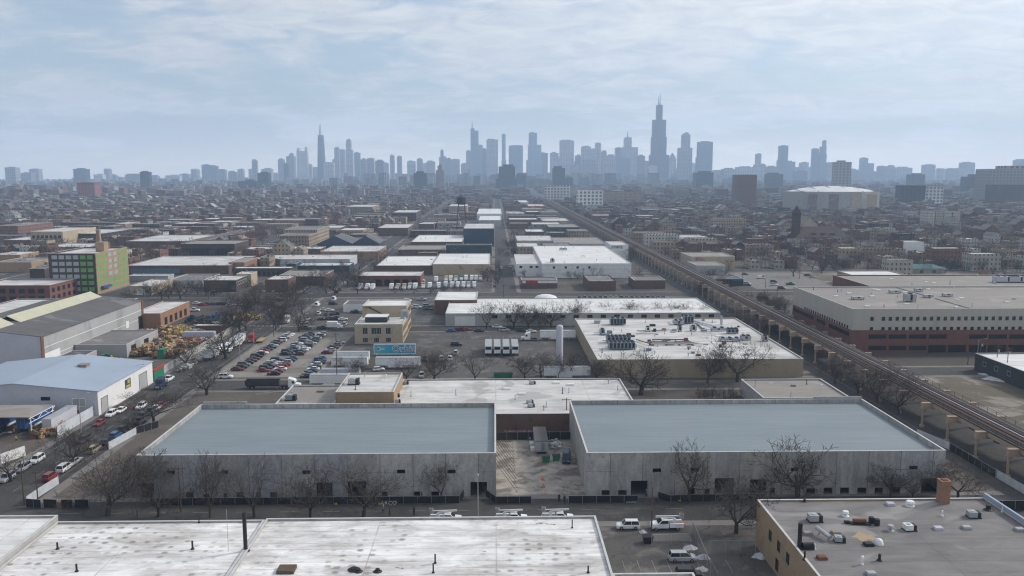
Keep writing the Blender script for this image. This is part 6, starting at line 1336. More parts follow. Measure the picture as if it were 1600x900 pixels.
# ---------------------------------------------------------------- vehicles
ALL = list(CARCOL)
vr = random.Random(21)
def street_car(px, py, kind, color, where, up=True, detail=True, grp="cars along the left street", rz=None):
    x, y = G(px, py + 4); car(kind, color, x, y, (math.pi / 2 if up else -math.pi / 2) if rz is None else rz, where, grp, detail, RZ)
LS = "on the left street, "
for px, py, k, c, wh, up in ((11, 747, "suv", "silver", "parked nearest the corner by the white sheet wall", 0), (36, 731, "suv", "silver", "second from the corner along the left kerb", 0), (58, 718, "suv", "white", "third from the corner along the left kerb", 0),
    (79, 745, "suv", "red", "at the near street corner beside the white screened fence", 1), (101, 731, "minivan", "white", "just beyond the red car at the street corner", 1), (117, 720, "sedan", "silver", "half hidden by a bare street tree", 1), (147, 702, "minivan", "tan", "ahead of a black sedan by the white screened fence", 1), (131, 687, "suv", "charcoal", "alone on the left lane by the pallet heaps", 0),
    (166, 690, "sedan", "black", "between the tan minivan and the bright blue car", 1), (181, 680, "suv", "blue", "beside the white screened fence", 1), (194, 670, "suv", "black", "just beyond the bright blue car", 1), (156, 660, "sedan", "red", "by the long white sheet fence", 0), (174, 646, "suv", "white", "beside the end of the white sheet fence", 0), (189, 640, "sedan", "white", "beyond the white car at the sheet fence", 0),
    (221, 634, "suv", "white", "with dark bonnet driving by the metal warehouse", 0), (219, 658, "pickup", "charcoal", "parked beneath the bare tree by the hall", 1), (226, 648, "suv", "black", "parked under the bare tree", 1), (238, 640, "suv", "charcoal", "beyond the bare tree by the fence", 1), (245, 636, "sedan", "white", "behind the red sedan near the fence end", 1), (252, 631, "sedan", "red", "at the far end of the kerb row by the hall", 1)):
    street_car(px, py, k, c, wh, bool(up))
# the car lot: rows along the street, cars nose to the side
def row(name, pa, pb, n, rz, where, cols=None, step=None):
    (xa, ya), (xb, yb_) = G(*pa), G(*pb)
    for i in range(n):
        t = i / max(1, n - 1); x, y = xa + (xb - xa) * t, ya + (yb_ - ya) * t
        c = cols[i] if cols and i < len(cols) else vr.choice(["black", "charcoal", "grey", "silver", "white", "navy", "charcoal", "black", "silver", "white", "red", "grey", "blue", "maroon"])
        k = vr.choice(["sedan", "sedan", "suv", "hatchback", "suv", "sedan"]) if i else "sedan"
        car(k, c, x + vr.uniform(-.25, .25), y, rz + vr.uniform(-.03, .03) + (math.pi if vr.random() < .3 else 0), f"in {where}", "cars standing in the car lot", False, .055)
row("a", (372, 579), (453, 524), 20, 0, "the car lot's row nearest the street", ["maroon", "charcoal", "grey", "black", "charcoal", "maroon", "black", "charcoal", "white", "red", "black", "navy", "silver", "charcoal", "red", "white", "navy", "silver", "white", "white"])
row("b", (446, 555), (483, 524), 13, 0, "the car lot's middle double row, street side", ["black", "charcoal", "charcoal", "navy", "silver", "grey", "white", "charcoal", "silver", "navy", "grey", "black", "black"])
row("c", (467, 555), (503, 523), 13, math.pi, "the car lot's middle double row, far side", ["maroon", "black", "white", "white", "charcoal", "grey", "silver", "navy", "grey", "silver", "grey", "white", "silver"])
row("d", (411, 581), (433, 565), 6, 0, "the car lot's short near double row, street side", ["red", "charcoal", "charcoal", "silver", "silver", "navy"])
row("e", (429, 586), (456, 562), 8, math.pi, "the car lot's short near double row, far side", ["black", "red", "white", "red", "red", "silver", "navy", "blue"])
row("f", (480, 590), (502, 562), 9, math.pi, "the car lot's row beside the white trailers", ["charcoal", "grey", "navy", "white", "charcoal", "white", "black", "blue", "blue"])
row("g", (511, 553), (530, 537), 5, math.pi, "the short row below the tan brick wing", ["maroon", "silver", "maroon", "grey", "silver"])
x, y = G(353, 591); car("suv", "white", x, y, 0, "alone in the car lot's near corner", "cars standing in the car lot", True, .055)
def loose(lst, grp):
    for px, py, k, c, rz, wh in lst:
        x, y = G(px, py + 2.5); car(k, c, x, y, rz + vr.uniform(-.06, .06), wh, grp, False, .055 if y < 465 or y > 489 else RZ + .02)
P2 = math.pi / 2
loose([(478, 512, "pickup", "grey", 0, "beside a flat trailer at the upper lot's near edge"), (505, 512, "pickup", "charcoal", 0, "second along the upper lot's near edge"), (517, 506, "sedan", "silver", 0, "behind the white box truck"), (539, 506, "suv", "silver", P2, "in front of the tan office's left wall"), (475, 503, "hatchback", "silver", .6, "by the yellow kerb"), (480, 498, "suv", "white", .7, "behind the yellow kerb"), (498, 489, "suv", "white", P2, "at the left end of the upper lot's dark row"),
    (507, 483, "sedan", "white", 0, "above the dark row, left one"), (515, 484, "sedan", "white", 0, "above the dark row, right one"), (510, 490, "sedan", "charcoal", P2, "in the upper lot's dark row, first"), (519, 490, "sedan", "black", P2, "in the upper lot's dark row, second"), (528, 489, "suv", "black", P2, "in the upper lot's dark row, third"), (503, 498, "sedan", "black", 0, "below the dark row, left one"), (516, 497, "suv", "grey", 0, "below the dark row, second"), (526, 497, "pickup", "charcoal", 0, "below the dark row, third"), (536, 498, "sedan", "white", .3, "below the dark row, at the tan office"), (547, 480, "pickup", "silver", 0, "beside the small white hut"), (556, 487, "pickup", "black", .2, "touching the tan office's corner"),
    (522, 467, "cargo_van", "white", P2, "turning at the street crossing"), (520, 474, "suv", "black", .2, "with white doors below the white van"), (569, 487, "sedan", "silver", 0, "beside the tan office's wall"),
    (637, 469, "suv", "white", 0, "near the tan office's far corner"), (659, 467, "pickup", "silver", 0, "on the cross street by the truck yard"), (643, 479, "sedan", "white", 0, "left of a pair behind the tan office"), (652, 479, "suv", "white", 0, "right of a pair behind the tan office"), (667, 477, "suv", "silver", .2, "beside the brick annex, upper one"), (668, 482, "sedan", "charcoal", .2, "beside the brick annex, lower one")], "cars in the upper lot")
loose([(705, 516, "sedan", "blue", 0, "on the side street, first before the long warehouse"), (720, 515, "pickup", "maroon", 0, "on the side street before the white loading door"), (729, 514, "sedan", "red", 0, "on the side street behind the maroon pickup"), (749, 516, "sedan", "navy", 0, "on the side street beyond the red car"), (777, 510, "sedan", "white", 0, "parked at the long warehouse's wall"), (788, 515, "suv", "silver", 0, "below the white sedan at the long warehouse"), (797, 511, "sedan", "charcoal", 0, "last before the white lorry at the long warehouse"), (814, 516, "suv", "charcoal", 0, "left of the white lorry"), (830, 517, "sedan", "white", 0, "in front of the white lorry's cab"),
    (713, 538, "suv", "black", 0, "alone in the asphalt lot right of the billboard"), (712, 551, "suv", "silver", P2, "by the divider right of the billboard"), (690, 560, "suv", "silver", P2, "behind the forked tree, left one"), (703, 560, "suv", "white", P2, "behind the forked tree, middle one"), (664, 561, "pickup", "charcoal", P2, "behind the forked tree trunk"), (678, 562, "suv", "black", P2, "behind the forked tree's stems"), (659, 587, "suv", "silver", -P2, "facing the stained white roof"), (592, 577, "hatchback", "white", .3, "covered in snow behind the white trailers")], "cars in the middle lots")
loose([(905 + i * 8.2, 464, vr.choice(["sedan", "suv", "hatchback"]), vr.choice(["black", "navy", "charcoal", "navy", "silver", "black", "teal"]), P2, "in the row behind the long white warehouse") for i in range(17)], "cars behind the long warehouse")
loose([(1164, 427, "sedan", "teal", 0, "in front of the strip of shops, farthest"), (1189, 433, "cargo_van", "white", 0, "in the right car park, middle"), (1166, 442, "suv", "silver", 0, "in front of the strip of shops"), (1168, 444, "sedan", "navy", 0, "nearest the strip of shops"), (1209, 439, "suv", "green", 0, "right of the white van"), (1209, 444, "suv", "white", 0, "below the green car in the right car park"), (1235, 443, "pickup", "teal", 0, "near the civic block's far corner"), (1221, 449, "suv", "maroon", 0, "in the right car park's near middle"), (1262, 429, "suv", "teal", .1, "at the kerb by the park trees, left one"), (1269, 432, "sedan", "silver", .1, "at the kerb by the park trees, right one"), (1188, 465, "suv", "black", 0, "at the right car park's near edge, left"), (1196, 465, "suv", "charcoal", 0, "at the right car park's near edge, right"), (1218, 489, "sedan", "black", -.3, "at the civic block's left foot"), (1062, 401, "sedan", "white", 0, "before the three-flats by the railway"), (1052, 400, "suv", "grey", 0, "before the three-flats, left one"), (1067, 442, "sedan", "silver", P2, "under the elevated railway near the workshop")], "cars by the right car park")
YARD = [(308, 473, "sedan", "white"), (316, 475, "sedan", "red"), (324, 474, "sedan", "black"), (333, 474, "sedan", "charcoal"), (342, 474, "sedan", "navy"), (350, 474, "suv", "black"), (360, 476, "sedan", "silver"), (374, 475, "sedan", "white"), (303, 484, "pickup", "white"), (306, 510, "sedan", "silver"), (322, 511, "sedan", "charcoal"), (346, 510, "suv", "black"), (430, 473, "sedan", "silver"), (436, 480, "suv", "navy"), (440, 468, "sedan", "black")]
loose([(a, b_, k, c, 0, "in the equipment yard behind the scrapyard") for a, b_, k, c in YARD], "cars in the equipment yard")
loose([(395 + i * 8, 421 + (i % 2) * 3, "suv", c, .2, "beyond the dark brick workshop") for i, c in enumerate(("white", "silver", "white", "silver", "grey"))], "cars beyond the workshop")
loose([(400 + i * 7, 453, "sedan", c, P2, "in the lot beside the white stuccoed corner building") for i, c in enumerate(("white", "silver", "white", "grey", "silver"))], "cars beyond the workshop")
loose([(784, 418, "suv", "white", P2, "far up the central street"), (775, 434, "sedan", "black", P2, "parked on the central street's left kerb"), (773, 446, "sedan", "teal", P2, "nearest on the central street"), (797, 415, "cargo_van", "white", P2, "on the central street's right kerb"), (496, 476, "cargo_van", "white", P2, "on the left street beyond the crossing"), (530, 452, "suv", "black", P2, "far along the left street"), (517, 447, "sedan", "green", P2, "far along the left street's kerb"), (527, 455, "suv", "charcoal", P2, "beyond the crossing on the left street")], "cars farther along the streets")
# lorries
x, y = G(331, 560); trailer(x, y + 2, P2 + math.pi, "white trailer alone at the scrapyard wall, rear doors open and dark", "white trailers", "white_metal", 14, True, RZ)
x, y = G(357, 550); tractor(x, y + 1, -P2, "white long nosed lorry tractor parked behind the lone trailer", "lorry tractors", "white_metal", RZ); trailer(x, y + 12, -P2, "white lettered trailer coupled to the white lorry tractor on the left street", "white trailers", "white_metal", 14, False, RZ)
x, y = G(394, 534); tractor(x, y, -P2, "red lorry tractor behind the white lettered trailer", "lorry tractors", "car_red", RZ)
x, y = G(408, 534); t = thing("flatbed_trailer", "flat timber decked trailer at the kerb opposite the red tractor", "trailer", (x, y, RZ), P2); mb = MB(); mb.box(-4, -1.2, .8, 4, 1.2, 1.0); mb.build("deck", "wood_pale", t); truck_wheels(t, (-2.5, -1.4), 1.1, .4); mb = MB(); mb.box(-4, -.4, .4, 5.5, .4, .79); mb.build("chassis", "black", t)
x, y = G(252, 606); tractor(x, y, -P2, "dark blue lorry tractor by the metal warehouse's roller door", "lorry tractors", "car_navy", RZ); x, y = G(264, 595); car("pickup", "white", x, y, P2, "in front of the long grey timber stack", "cars along the left street", True, RZ)
x, y = G(443, 500); dumper(x, y, -P2, "dark dump trailer on the left street behind a white tractor", "dump trailers", RZ); x, y = G(450, 504); tractor(x, y - 1, -P2, "white lorry tractor beside the dark dump trailer", "lorry tractors", "white_metal", RZ)
x, y = G(411, 607); dumper(x, y, 0, "long dark dump trailer at the car lot's near side", "dump trailers", .06); x, y = G(449, 607); tractor(x + 1.2, y, 0, "white lorry tractor pulling the long dark dump trailer", "lorry tractors", "white_metal", .06)
for i in range(4): x, y = G(763 + 14 * i, 557); trailer(x, y + 7, P2, f"white trailer parked in the middle lot, {['first', 'second', 'third', 'last'][i]} from the left of four", "four white trailers", "white_metal", 14, True, .06)
for px, py, rz, lb, mt in ((547, 571, 0, "white trailer behind the nearest one under the billboard", "white_wall"), (533, 590, 0, "pale blue white trailer nearest the tan brick block", "pale_wall"), (550, 562, 0, "upper white trailer left of the billboard", "white_metal"), (622, 571, 0, "long white trailer below the billboard", "white_metal"), (516, 599, 0, "low pale trailer beside the grey workshop roof", "white_wall")): x, y = G(px, py + 4); trailer(x, y, rz, lb, "white trailers in the lot", mt, 16 if px == 622 else 13, False, .055)
x, y = G(524, 514); box_truck(x, y, 0, "white box truck at the upper lot's near edge", "box trucks", "white_metal", "white_metal", .055)
x, y = G(864, 531); trailer(x + 2, y, 0, "white lorry trailer beside the tall white tank", "white trailers", "white_metal", 15, False, .06); x, y = G(830, 532); tractor(x - 1, y, math.pi, "white lorry tractor coupled in front of the tall white tank", "lorry tractors", "white_metal", .06)
x, y = G(886, 592); trailer(x, y + 1, 0, "white trailer behind bare trees left of the machine covered factory", "white trailers", "white_metal", 16, False, .06)
x, y = G(803, 563); t = thing("skip", "dark green waste skip at the middle lot's near edge", "skip", (*G(786, 590), .06)); mb = MB(); mb.loft([[(-3, -1.1, 0), (3, -1.1, 0), (3, 1.1, 0), (-3, 1.1, 0)], [(-3.4, -1.2, 1.7), (3.4, -1.2, 1.7), (3.4, 1.2, 1.7), (-3.4, 1.2, 1.7)]]); mb.build("tub", "green_paint", t); mb = MB(); mb.box(-3.3, -1.1, 1.705, 3.3, 1.1, 1.76); mb.build("lid", "black", t)
x, y = G(874, 585); t = thing("storage_tank", "tall white cylindrical gas tank by the machine covered factory", "tank", (x, y, .05)); _, zt = W(874, 508, y); mb = MB(); mb.lathe([(1.1, .8), (1.2, 1.2), (1.2, zt - .8), (1.0, zt - .2), (.5, zt), (.05, zt + .05)], 20); mb.build("vessel", "pale_wall", t, True); mb = MB(); [mb.box(a - .12, b_ - .12, 0, a + .12, b_ + .12, 1.2) for a in (-1, 1) for b_ in (-1, 1)]; mb.build("stand", "grey_paint", t)
TRK = [(562, 452, "white_metal"), (573, 452, "white_metal"), (581.5, 452.5, "white_metal"), (611, 452, "white_metal"), (621, 452, "rust_tan"), (631, 452, "rust_tan"), (640, 451, "grey_paint"), (648, 451, "white_metal"), (661, 450, "rust_tan"), (671, 450, "white_metal"), (685, 450, "white_metal"), (696, 449, "white_metal"), (706, 449, "white_metal"), (715, 449, "white_metal"), (724, 449, "white_metal"), (732, 449, "grey_paint"), (741, 449, "white_metal")]
for i, (px, py, mt) in enumerate(TRK): x, y = G(px, py + 1); box_truck(x, y + 2, -P2 + vr.uniform(-.05, .05), ("white" if mt == "white_metal" else "grey" if mt == "grey_paint" else "tan boxed") + " box truck in the truck yard's front row", "box trucks in the truck yard", mt, "white_metal", .055)
for i, (px, py, mt) in enumerate(((681, 440, "white_metal"), (697, 439, "yellow_paint"), (704, 439, "white_metal"), (712, 439, "rust_tan"), (721, 438, "car_teal"), (728, 438, "white_metal"), (737, 438, "white_metal"), (744, 438, "white_metal"), (751, 438, "steel"))): x, y = G(px, py + 1); box_truck(x, y + 2, -P2, {"white_metal": "white", "yellow_paint": "yellow", "rust_tan": "tan boxed", "car_teal": "turquoise", "steel": "grey"}[mt] + " box truck in the truck yard's second row", "box trucks in the truck yard", mt, "white_metal", .055)
for i, px in enumerate((614, 621, 627, 634, 641, 649, 655, 660)): x, y = G(px, 424); box_truck(x, y + 1, -P2, "box truck in the back row between red garage and white depot", "box trucks in the truck yard", ("orange_paint", "rust_tan", "white_metal", "white_metal", "rust_tan", "white_metal", "white_metal", "white_metal")[i], "white_metal", .055)
x, y = G(656, 441); box_truck(x, y, 0, "tall white box truck standing crosswise before the red garage", "box trucks in the truck yard", "white_metal", "white_metal", .055)
for i in range(8): x, y = G(432 + i * 6.6, 445 - (i % 3)); car("cargo_van", "white", x, y, .2, "parked before the tan gravel roofed workshop", "white vans in a row", False, .06)
x, y = G(494, 444); box_truck(x, y, -P2, "white box truck alone beside the left street's bare trees", "box trucks", "white_metal", "white_metal", .06)
for i, (px, py) in enumerate(((332, 500), (345, 495), (308, 500), (350, 503), (391, 496), (380, 497), (318, 503), (360, 505))): x, y = G(px, py + 3); clutter("equipment_pile", "pile of %s machinery in the yard behind the scrapyard" % (["dark blue", "blue", "black", "grey", "yellow", "red and yellow", "dark", "grey green"][i]), "equipment pile", x - 5, x + 5, y - 4, y + 4, .04, 70, 3.2, [["blue_paint", "dark_wall", "navy_wall"], ["blue_paint", "dark_wall"], ["dark_wall", "navy_wall"], ["grey_paint", "dark_wall", "green_paint"], ["yellow_paint", "wood", "rust"], ["yellow_paint", "red_paint", "dark_wall"], ["dark_wall", "navy_wall", "rust"], ["grey_paint", "green_paint", "wood"]][i], 90 + i, 1.4, "equipment piles")

# ---------------------------------------------------------------- lamps and poles
for px, pb, pt, rz, lb in ((213, 607, 571, 0, "street lamp at the metal warehouse's street wall"), (127, 676, 616, 0, "street lamp behind the white sheet fence beside the canopy"), (3, 744, 678, 0, "street lamp at the left edge over the white sheet wall"), (747, 808, 752, P2, "thin street lamp before the left hall's last doorway"), (1014, 775, 748, 0, "lamp pole beside the right hall's open doorway"), (403, 470, 456, 0, "street lamp on the cross street by bare trees"), (480, 483, 460, 0, "street lamp at the street crossing with round sign"), (328, 470, 455, 0, "street lamp left of the equipment yard"), (397, 545, 515, 0, "street lamp beside the red tractor"), (375, 562, 520, 0, "street lamp by the white lettered trailer"), (1527, 560, 531, 0, "street lamp before the civic block's loading bays"), (465, 604, 575, 0, "lamp pole inside the car lot's near edge"), (766, 592, 563, 0, "thin lamp pole in the middle lot")):
    x, y = G(px, pb); _, zt = W(px, pt, y); street_lamp(x, y, max(5, zt), rz, lb, 2.4, .06)
for px, pb, pt, arms, lb in ((283, 800, 729, 1, "utility pole before the left hall's left part"), (60, 792, 735, 1, "utility pole at the near street corner"), (885, 672, 622, 1, "utility pole at the graffiti wall in the gap between halls"), (1530, 577, 531, 2, "utility pole nearest the dark shed's corner"), (1556, 583, 540, 2, "second utility pole along the dark shed"), (1572, 592, 543, 2, "third utility pole along the dark shed"), (1512, 570, 550, 1, "short utility pole at the vacant lot's far corner"), (1341, 549, 525, 1, "utility pole at the civic block's near corner"), (1449, 556, 513, 0, "pole in front of the civic block's brick base"), (527, 604, 520, 1, "utility pole beside the tan wing"), (428, 526, 503, 1, "utility pole on the left street"), (470, 516, 482, 1, "utility pole at the upper lot corner"), (1018, 830, 762, 0, "bare pole behind the bucket truck in full view"), (215, 812, 782, 0, "short pole behind the white roof"), (38, 790, 720, 0, "sign pole with green street sign at the corner"), (119, 720, 678, 0, "thin pole on the left street's kerb"), (1107, 605, 562, 0, "pole at the buff factory wall"), (700, 455, 438, 1, "utility pole by the brick annex"), (719, 470, 448, 1, "utility pole on the long warehouse's annex side"), (787, 470, 445, 1, "utility pole at the central street's near end"), (1214, 470, 446, 0, "pole in the right car park"), (1196, 450, 430, 0, "pole by the white van in the right car park"), (1160, 440, 415, 1, "utility pole by the strip of shops"), (1249, 436, 400, 0, "light pole at the park's edge"), (911, 440, 418, 2, "utility pole before the white warehouse")):
    x, y = G(px, pb); _, zt = W(px, pt, y); utility_pole(x, y, max(4, zt), vr.uniform(-.1, .1), lb, arms, .05, arms == 2)

# ---------------------------------------------------------------- trees near the camera, each at its place
NV = [make_tree(100 + i, 12, 6 if i % 2 else 5, r=.38) for i in range(10)]
MV = [make_tree(200 + i, 10, 5, r=.28) for i in range(6)]
FV = [make_tree(300 + i, 10, 4, r=.27) for i in range(5)]
TPR = {}
def put_tree(x, y, h, width, label, lvl, seed, z=0.0, group="bare street trees"):
    lst = {0: NV, 1: MV, 2: FV}[lvl]; i = seed % len(lst); me = lst[i]; base = 12 if lvl == 0 else 10; s = h / base; sw = min(1.5, max(.6, width / me[2] / s)) * s if width else s
    rz = random.Random(seed).uniform(0, 6.28)
    if (lvl, i) not in TPR:
        r, _ = tree_proto(me); TPR[(lvl, i)] = r; REG.append(r); r["label"] = label; r.location = (x, y, z); r.rotation_euler = (0, 0, rz); r.scale = (sw, sw, s); r["group"] = group; return r
    return dup(TPR[(lvl, i)], (x, y, z), rz, label, group, (sw, sw, s))
BIG = [(168, 806, 704, 140, "big forked bare tree before the left hall's left corner"), (248, 808, 728, 85, "bare tree in front of the left hall's first doorway"), (328, 809, 699, 45, "narrow tall bare tree near the left hall's utility pole"), (397, 809, 705, 65, "bare tree before the left hall, between narrow tree and doorway"), (485, 809, 722, 85, "spreading bare tree at the left hall's second doorway"), (568, 808, 709, 105, "dense dark bare tree left of the lettered banner"), (689, 782, 715, 50, "slender bare tree close to the left hall's right end"), (1077, 785, 691, 60, "crooked bare tree at the right hall's left part"), (1150, 834, 726, 95, "bare tree on the pavement beside the brick building's corner"), (1246, 782, 686, 100, "wide forked bare tree before the right hall's middle"), (1392, 778, 722, 80, "low bare tree by the right hall's small windows"), (1426, 780, 735, 50, "small bare tree left of the brick chimney"), (1497, 778, 715, 90, "round bare tree at the right hall's far corner by the chimney"),
       (18, 752, 690, 80, "bare tree at the left edge by the white sheet wall"), (116, 727, 660, 75, "bare tree over the silver sedan on the left street"), (209, 672, 632, 60, "bare tree beside the bright blue car's kerb"), (240, 660, 606, 110, "wide bare tree opposite the metal warehouse"), (323, 617, 568, 60, "bare tree at the car lot's street corner"), (290, 575, 525, 40, "pollarded bare tree at the scrapyard's wall"), (353, 560, 500, 55, "bare tree behind the white lorry tractor"),
       (549, 590, 553, 46, "round bare tree in front of the white trailers"), (635, 596, 556, 40, "bare tree left of the big forked one by the stained roof"), (678, 597, 540, 80, "big forked bare tree at the stained white roof's far edge"), (742, 596, 548, 44, "bare tree by the divider left of the four trailers"), (820, 592, 550, 50, "bare tree right of the four white trailers"), (846, 590, 545, 55, "bare tree left of the tall white tank"), (872, 592, 555, 40, "bare tree at the tall white tank's foot"), (892, 590, 548, 50, "bare tree right of the tall white tank"), (932, 594, 555, 40, "bare tree at the buff factory's left corner"), (1001, 617, 546, 85, "wide bare tree before the buff factory wall"), (1105, 599, 538, 60, "bare tree before the buff factory, by its pole"), (1152, 597, 525, 85, "tall bare tree at the buff factory wall's right part"),
       (1304, 600, 550, 46, "bare tree at the buff factory's right corner"), (1341, 615, 560, 50, "bare tree beside the elevated railway, second from the buff factory"), (1371, 630, 565, 60, "bare tree by the railway beyond the right hall's far corner"), (1404, 648, 572, 72, "nearest bare tree by the railway at the right hall's roof"),
       (760, 514, 466, 42, "bare tree before the long white warehouse near its loading door"), (803, 514, 468, 40, "second bare tree before the long white warehouse"), (826, 514, 466, 40, "bare tree before the domed tank"), (862, 512, 470, 38, "bare tree right of the domed tank"), (907, 505, 466, 40, "bare tree at the factory's left rear corner"), (950, 500, 470, 36, "bare tree behind the rooftop chillers"), (985, 500, 468, 40, "bare tree in the middle of the long roof"), (1035, 500, 466, 40, "bare tree right of the long roof's middle"), (1062, 500, 470, 36, "bare tree between two others on the long roof's right"), (1106, 500, 466, 48, "last bare tree at the long roof's right end"),
       (1240, 432, 397, 40, "solitary spreading bare tree on the park lawn"), (1222, 492, 462, 28, "bare tree at the civic block's far corner"), (1480, 500, 470, 1, "")]
n = 0
for i, (px, pb, pt, wpx, lb) in enumerate(BIG):
    if not lb: continue
    x, y = G(px, pb); _, zt = W(px, pt, y); w_ = wpx / F * y
    put_tree(x, y, zt, w_, lb, 0, i * 7 + 3)
# the wood along the left street and other clumps of separate trees
tr = random.Random(5)
def clump(n, pxr, pbr, hr, where, lvl=1):
    for k in range(n):
        px, pb = tr.uniform(*pxr), tr.uniform(*pbr); x, y = G(px, pb)
        if not free(x - 1, x + 1, y - 1, y + 1, .5) and x < 111: continue
        h = tr.uniform(*hr); put_tree(x, y, h, h * tr.uniform(.8, 1.1), "bare tree " + where, lvl, tr.randrange(1000), 0, "bare trees " + where)
clump(30, (350, 475), (465, 522), (9, 13), "in the dark clump along the left street")
clump(24, (430, 560), (412, 462), (8, 13), "by the street crossing beyond the car lot")
clump(16, (220, 345), (455, 468), (8, 12), "along the cross street beyond the tall grey shed")
clump(20, (540, 610), (390, 428), (8, 12), "left of the white roofed depots")
clump(18, (1140, 1225), (478, 525), (7, 11), "under the railway beside the long roof's end")
clump(12, (1095, 1140), (440, 465), (6, 10), "by the railway behind the long white warehouse")
clump(22, (1265, 1345), (395, 430), (8, 12), "in the dark grove beyond the park lawn")
clump(26, (1420, 1600), (406, 429), (7, 11), "in the hedge line behind the civic block")
clump(9, (820, 940), (425, 447), (5, 8), "before the white ribbed warehouse")
clump(16, (756, 784), (370, 470), (7, 11), "at the central street's left kerb")
clump(12, (795, 812), (340, 400), (7, 11), "at the central street's right kerb")
clump(10, (600, 720), (454, 461), (4, 6), "along the truck yard's street")
clump(12, (985, 1060), (395, 412), (6, 10), "between railway and three-flats")
clump(14, (1150, 1300), (375, 398), (7, 11), "before the brick bell tower church")
def shrubs(px, py, label, seed, n=120, w_=4, h_=2.2, mt="twig"):
    x, y = G(px, py); q = random.Random(seed); mb = MB()
    for i in range(n):
        a = q.uniform(0, 6.28); r_ = q.random() ** .5 * w_; p = Vector((r_ * math.cos(a), r_ * math.sin(a) * .6, 0)); d = Vector((q.uniform(-.5, .5), q.uniform(-.5, .5), 1)).normalized(); L = h_ * q.uniform(.6, 1.1); e = p + d * L; mb.tube(p, e, .035, .015, 3, cap=False)
        for k in range(3): f_ = p + d * L * q.uniform(.4, .9); mb.tube(f_, f_ + (d + Vector((q.uniform(-.9, .9), q.uniform(-.9, .9), .2))).normalized() * L * .4, .02, .012, 3, cap=False)
    return tag(mb.build("shrub", mt, None, False, (x, y, 0)), label, "shrub")
shrubs(1125, 622, "bare brown shrub patch behind the right hall's roof edge", 1, 200, 7, 3, "twig"); shrubs(1100, 618, "reddish bare shrub beside the brown patch", 2, 90, 3, 2.5, "rust"); shrubs(260, 628, "low tangled shrub below the metal warehouse wall", 3, 150, 5, 2); shrubs(190, 640, "reddish weeds along the metal warehouse's foot", 4, 120, 4, 1.4, "rust"); shrubs(110, 790, "brush pile beside the corner's black fence panels", 5, 160, 4, 1.2, "rust")
# ---------------------------------------------------------------- skyline
def sky_tower(label, mt, Y, tiers, shape="box", ant=None, named=True, cat="skyscraper"):
    Y *= 1.4 if Y > 3900 else 1.15
    a, b_, t0 = min(tiers, key=lambda q: -(q[1] - q[0])); xa, _ = W(a, t0, Y); xb, _ = W(b_, t0, Y); cx = (xa + xb) / 2; dep = max(22, min(60, (xb - xa) * .85))
    r = thing("skyscraper", label, cat, (cx, Y + dep / 2, 0)); mb = MB(); tops = sorted(tiers, key=lambda q: -q[2]); zprev = 0
    for i, (a, b_, yt) in enumerate(tops):
        x0, zt = W(a, yt, Y); x1, _ = W(b_, yt, Y); x0 -= cx; x1 -= cx; d = dep * (.96 ** i); k = 1
        if shape == "round": mb.lathe([((x1 - x0) / 2, zprev), ((x1 - x0) / 2, zt - (x1 - x0) * .12), ((x1 - x0) * .36, zt)], 18, ((x0 + x1) / 2, 0))
        elif shape == "taper":
            w0 = (x1 - x0) / 2; c = (x0 + x1) / 2; mb.loft([[(c - w0, -d / 2, 0), (c + w0, -d / 2, 0), (c + w0, d / 2, 0), (c - w0, d / 2, 0)], [(c - w0 * .62, -d * .31, zt), (c + w0 * .62, -d * .31, zt), (c + w0 * .62, d * .31, zt), (c - w0 * .62, d * .31, zt)]])
        else: mb.box(x0 + .3 * i, -d / 2, 0, x1 - .3 * i, d / 2, zt, 0, False)
        zprev = zt
    if shape == "pyramid":
        mb.loft([[(x0, -d / 2, zt), (x1, -d / 2, zt), (x1, d / 2, zt), (x0, d / 2, zt)], [((x0 + x1) / 2 - .3, -.3, zt + (x1 - x0) * .9), ((x0 + x1) / 2 + .3, -.3, zt + (x1 - x0) * .9), ((x0 + x1) / 2 + .3, .3, zt + (x1 - x0) * .9), ((x0 + x1) / 2 - .3, .3, zt + (x1 - x0) * .9)]])
    mb.build("shaft", mt, r)
    if shape == "box" and (x1 - x0) > 12:
        q = random.Random(int(a * 7)); mb = MB(); s = q.uniform(.45, .7) * (x1 - x0) / 2; c = (x0 + x1) / 2 + q.uniform(-.1, .1) * (x1 - x0); mb.box(c - s, -d * .25, zt + .01, c + s, d * .25, zt + q.uniform(4, 9)); mb.build("roof_plant_room", mt, r)
    for (px, yt) in (ant or []):
        xx, z2 = W(px, yt, Y); mb = MB(); mb.tube((xx - cx, 0, zprev), (xx - cx, 0, z2), 4.6, 1.8, 6); mb.build("antenna", "grey_paint" if len(ant) > 1 else "dark_wall", r)
    return r
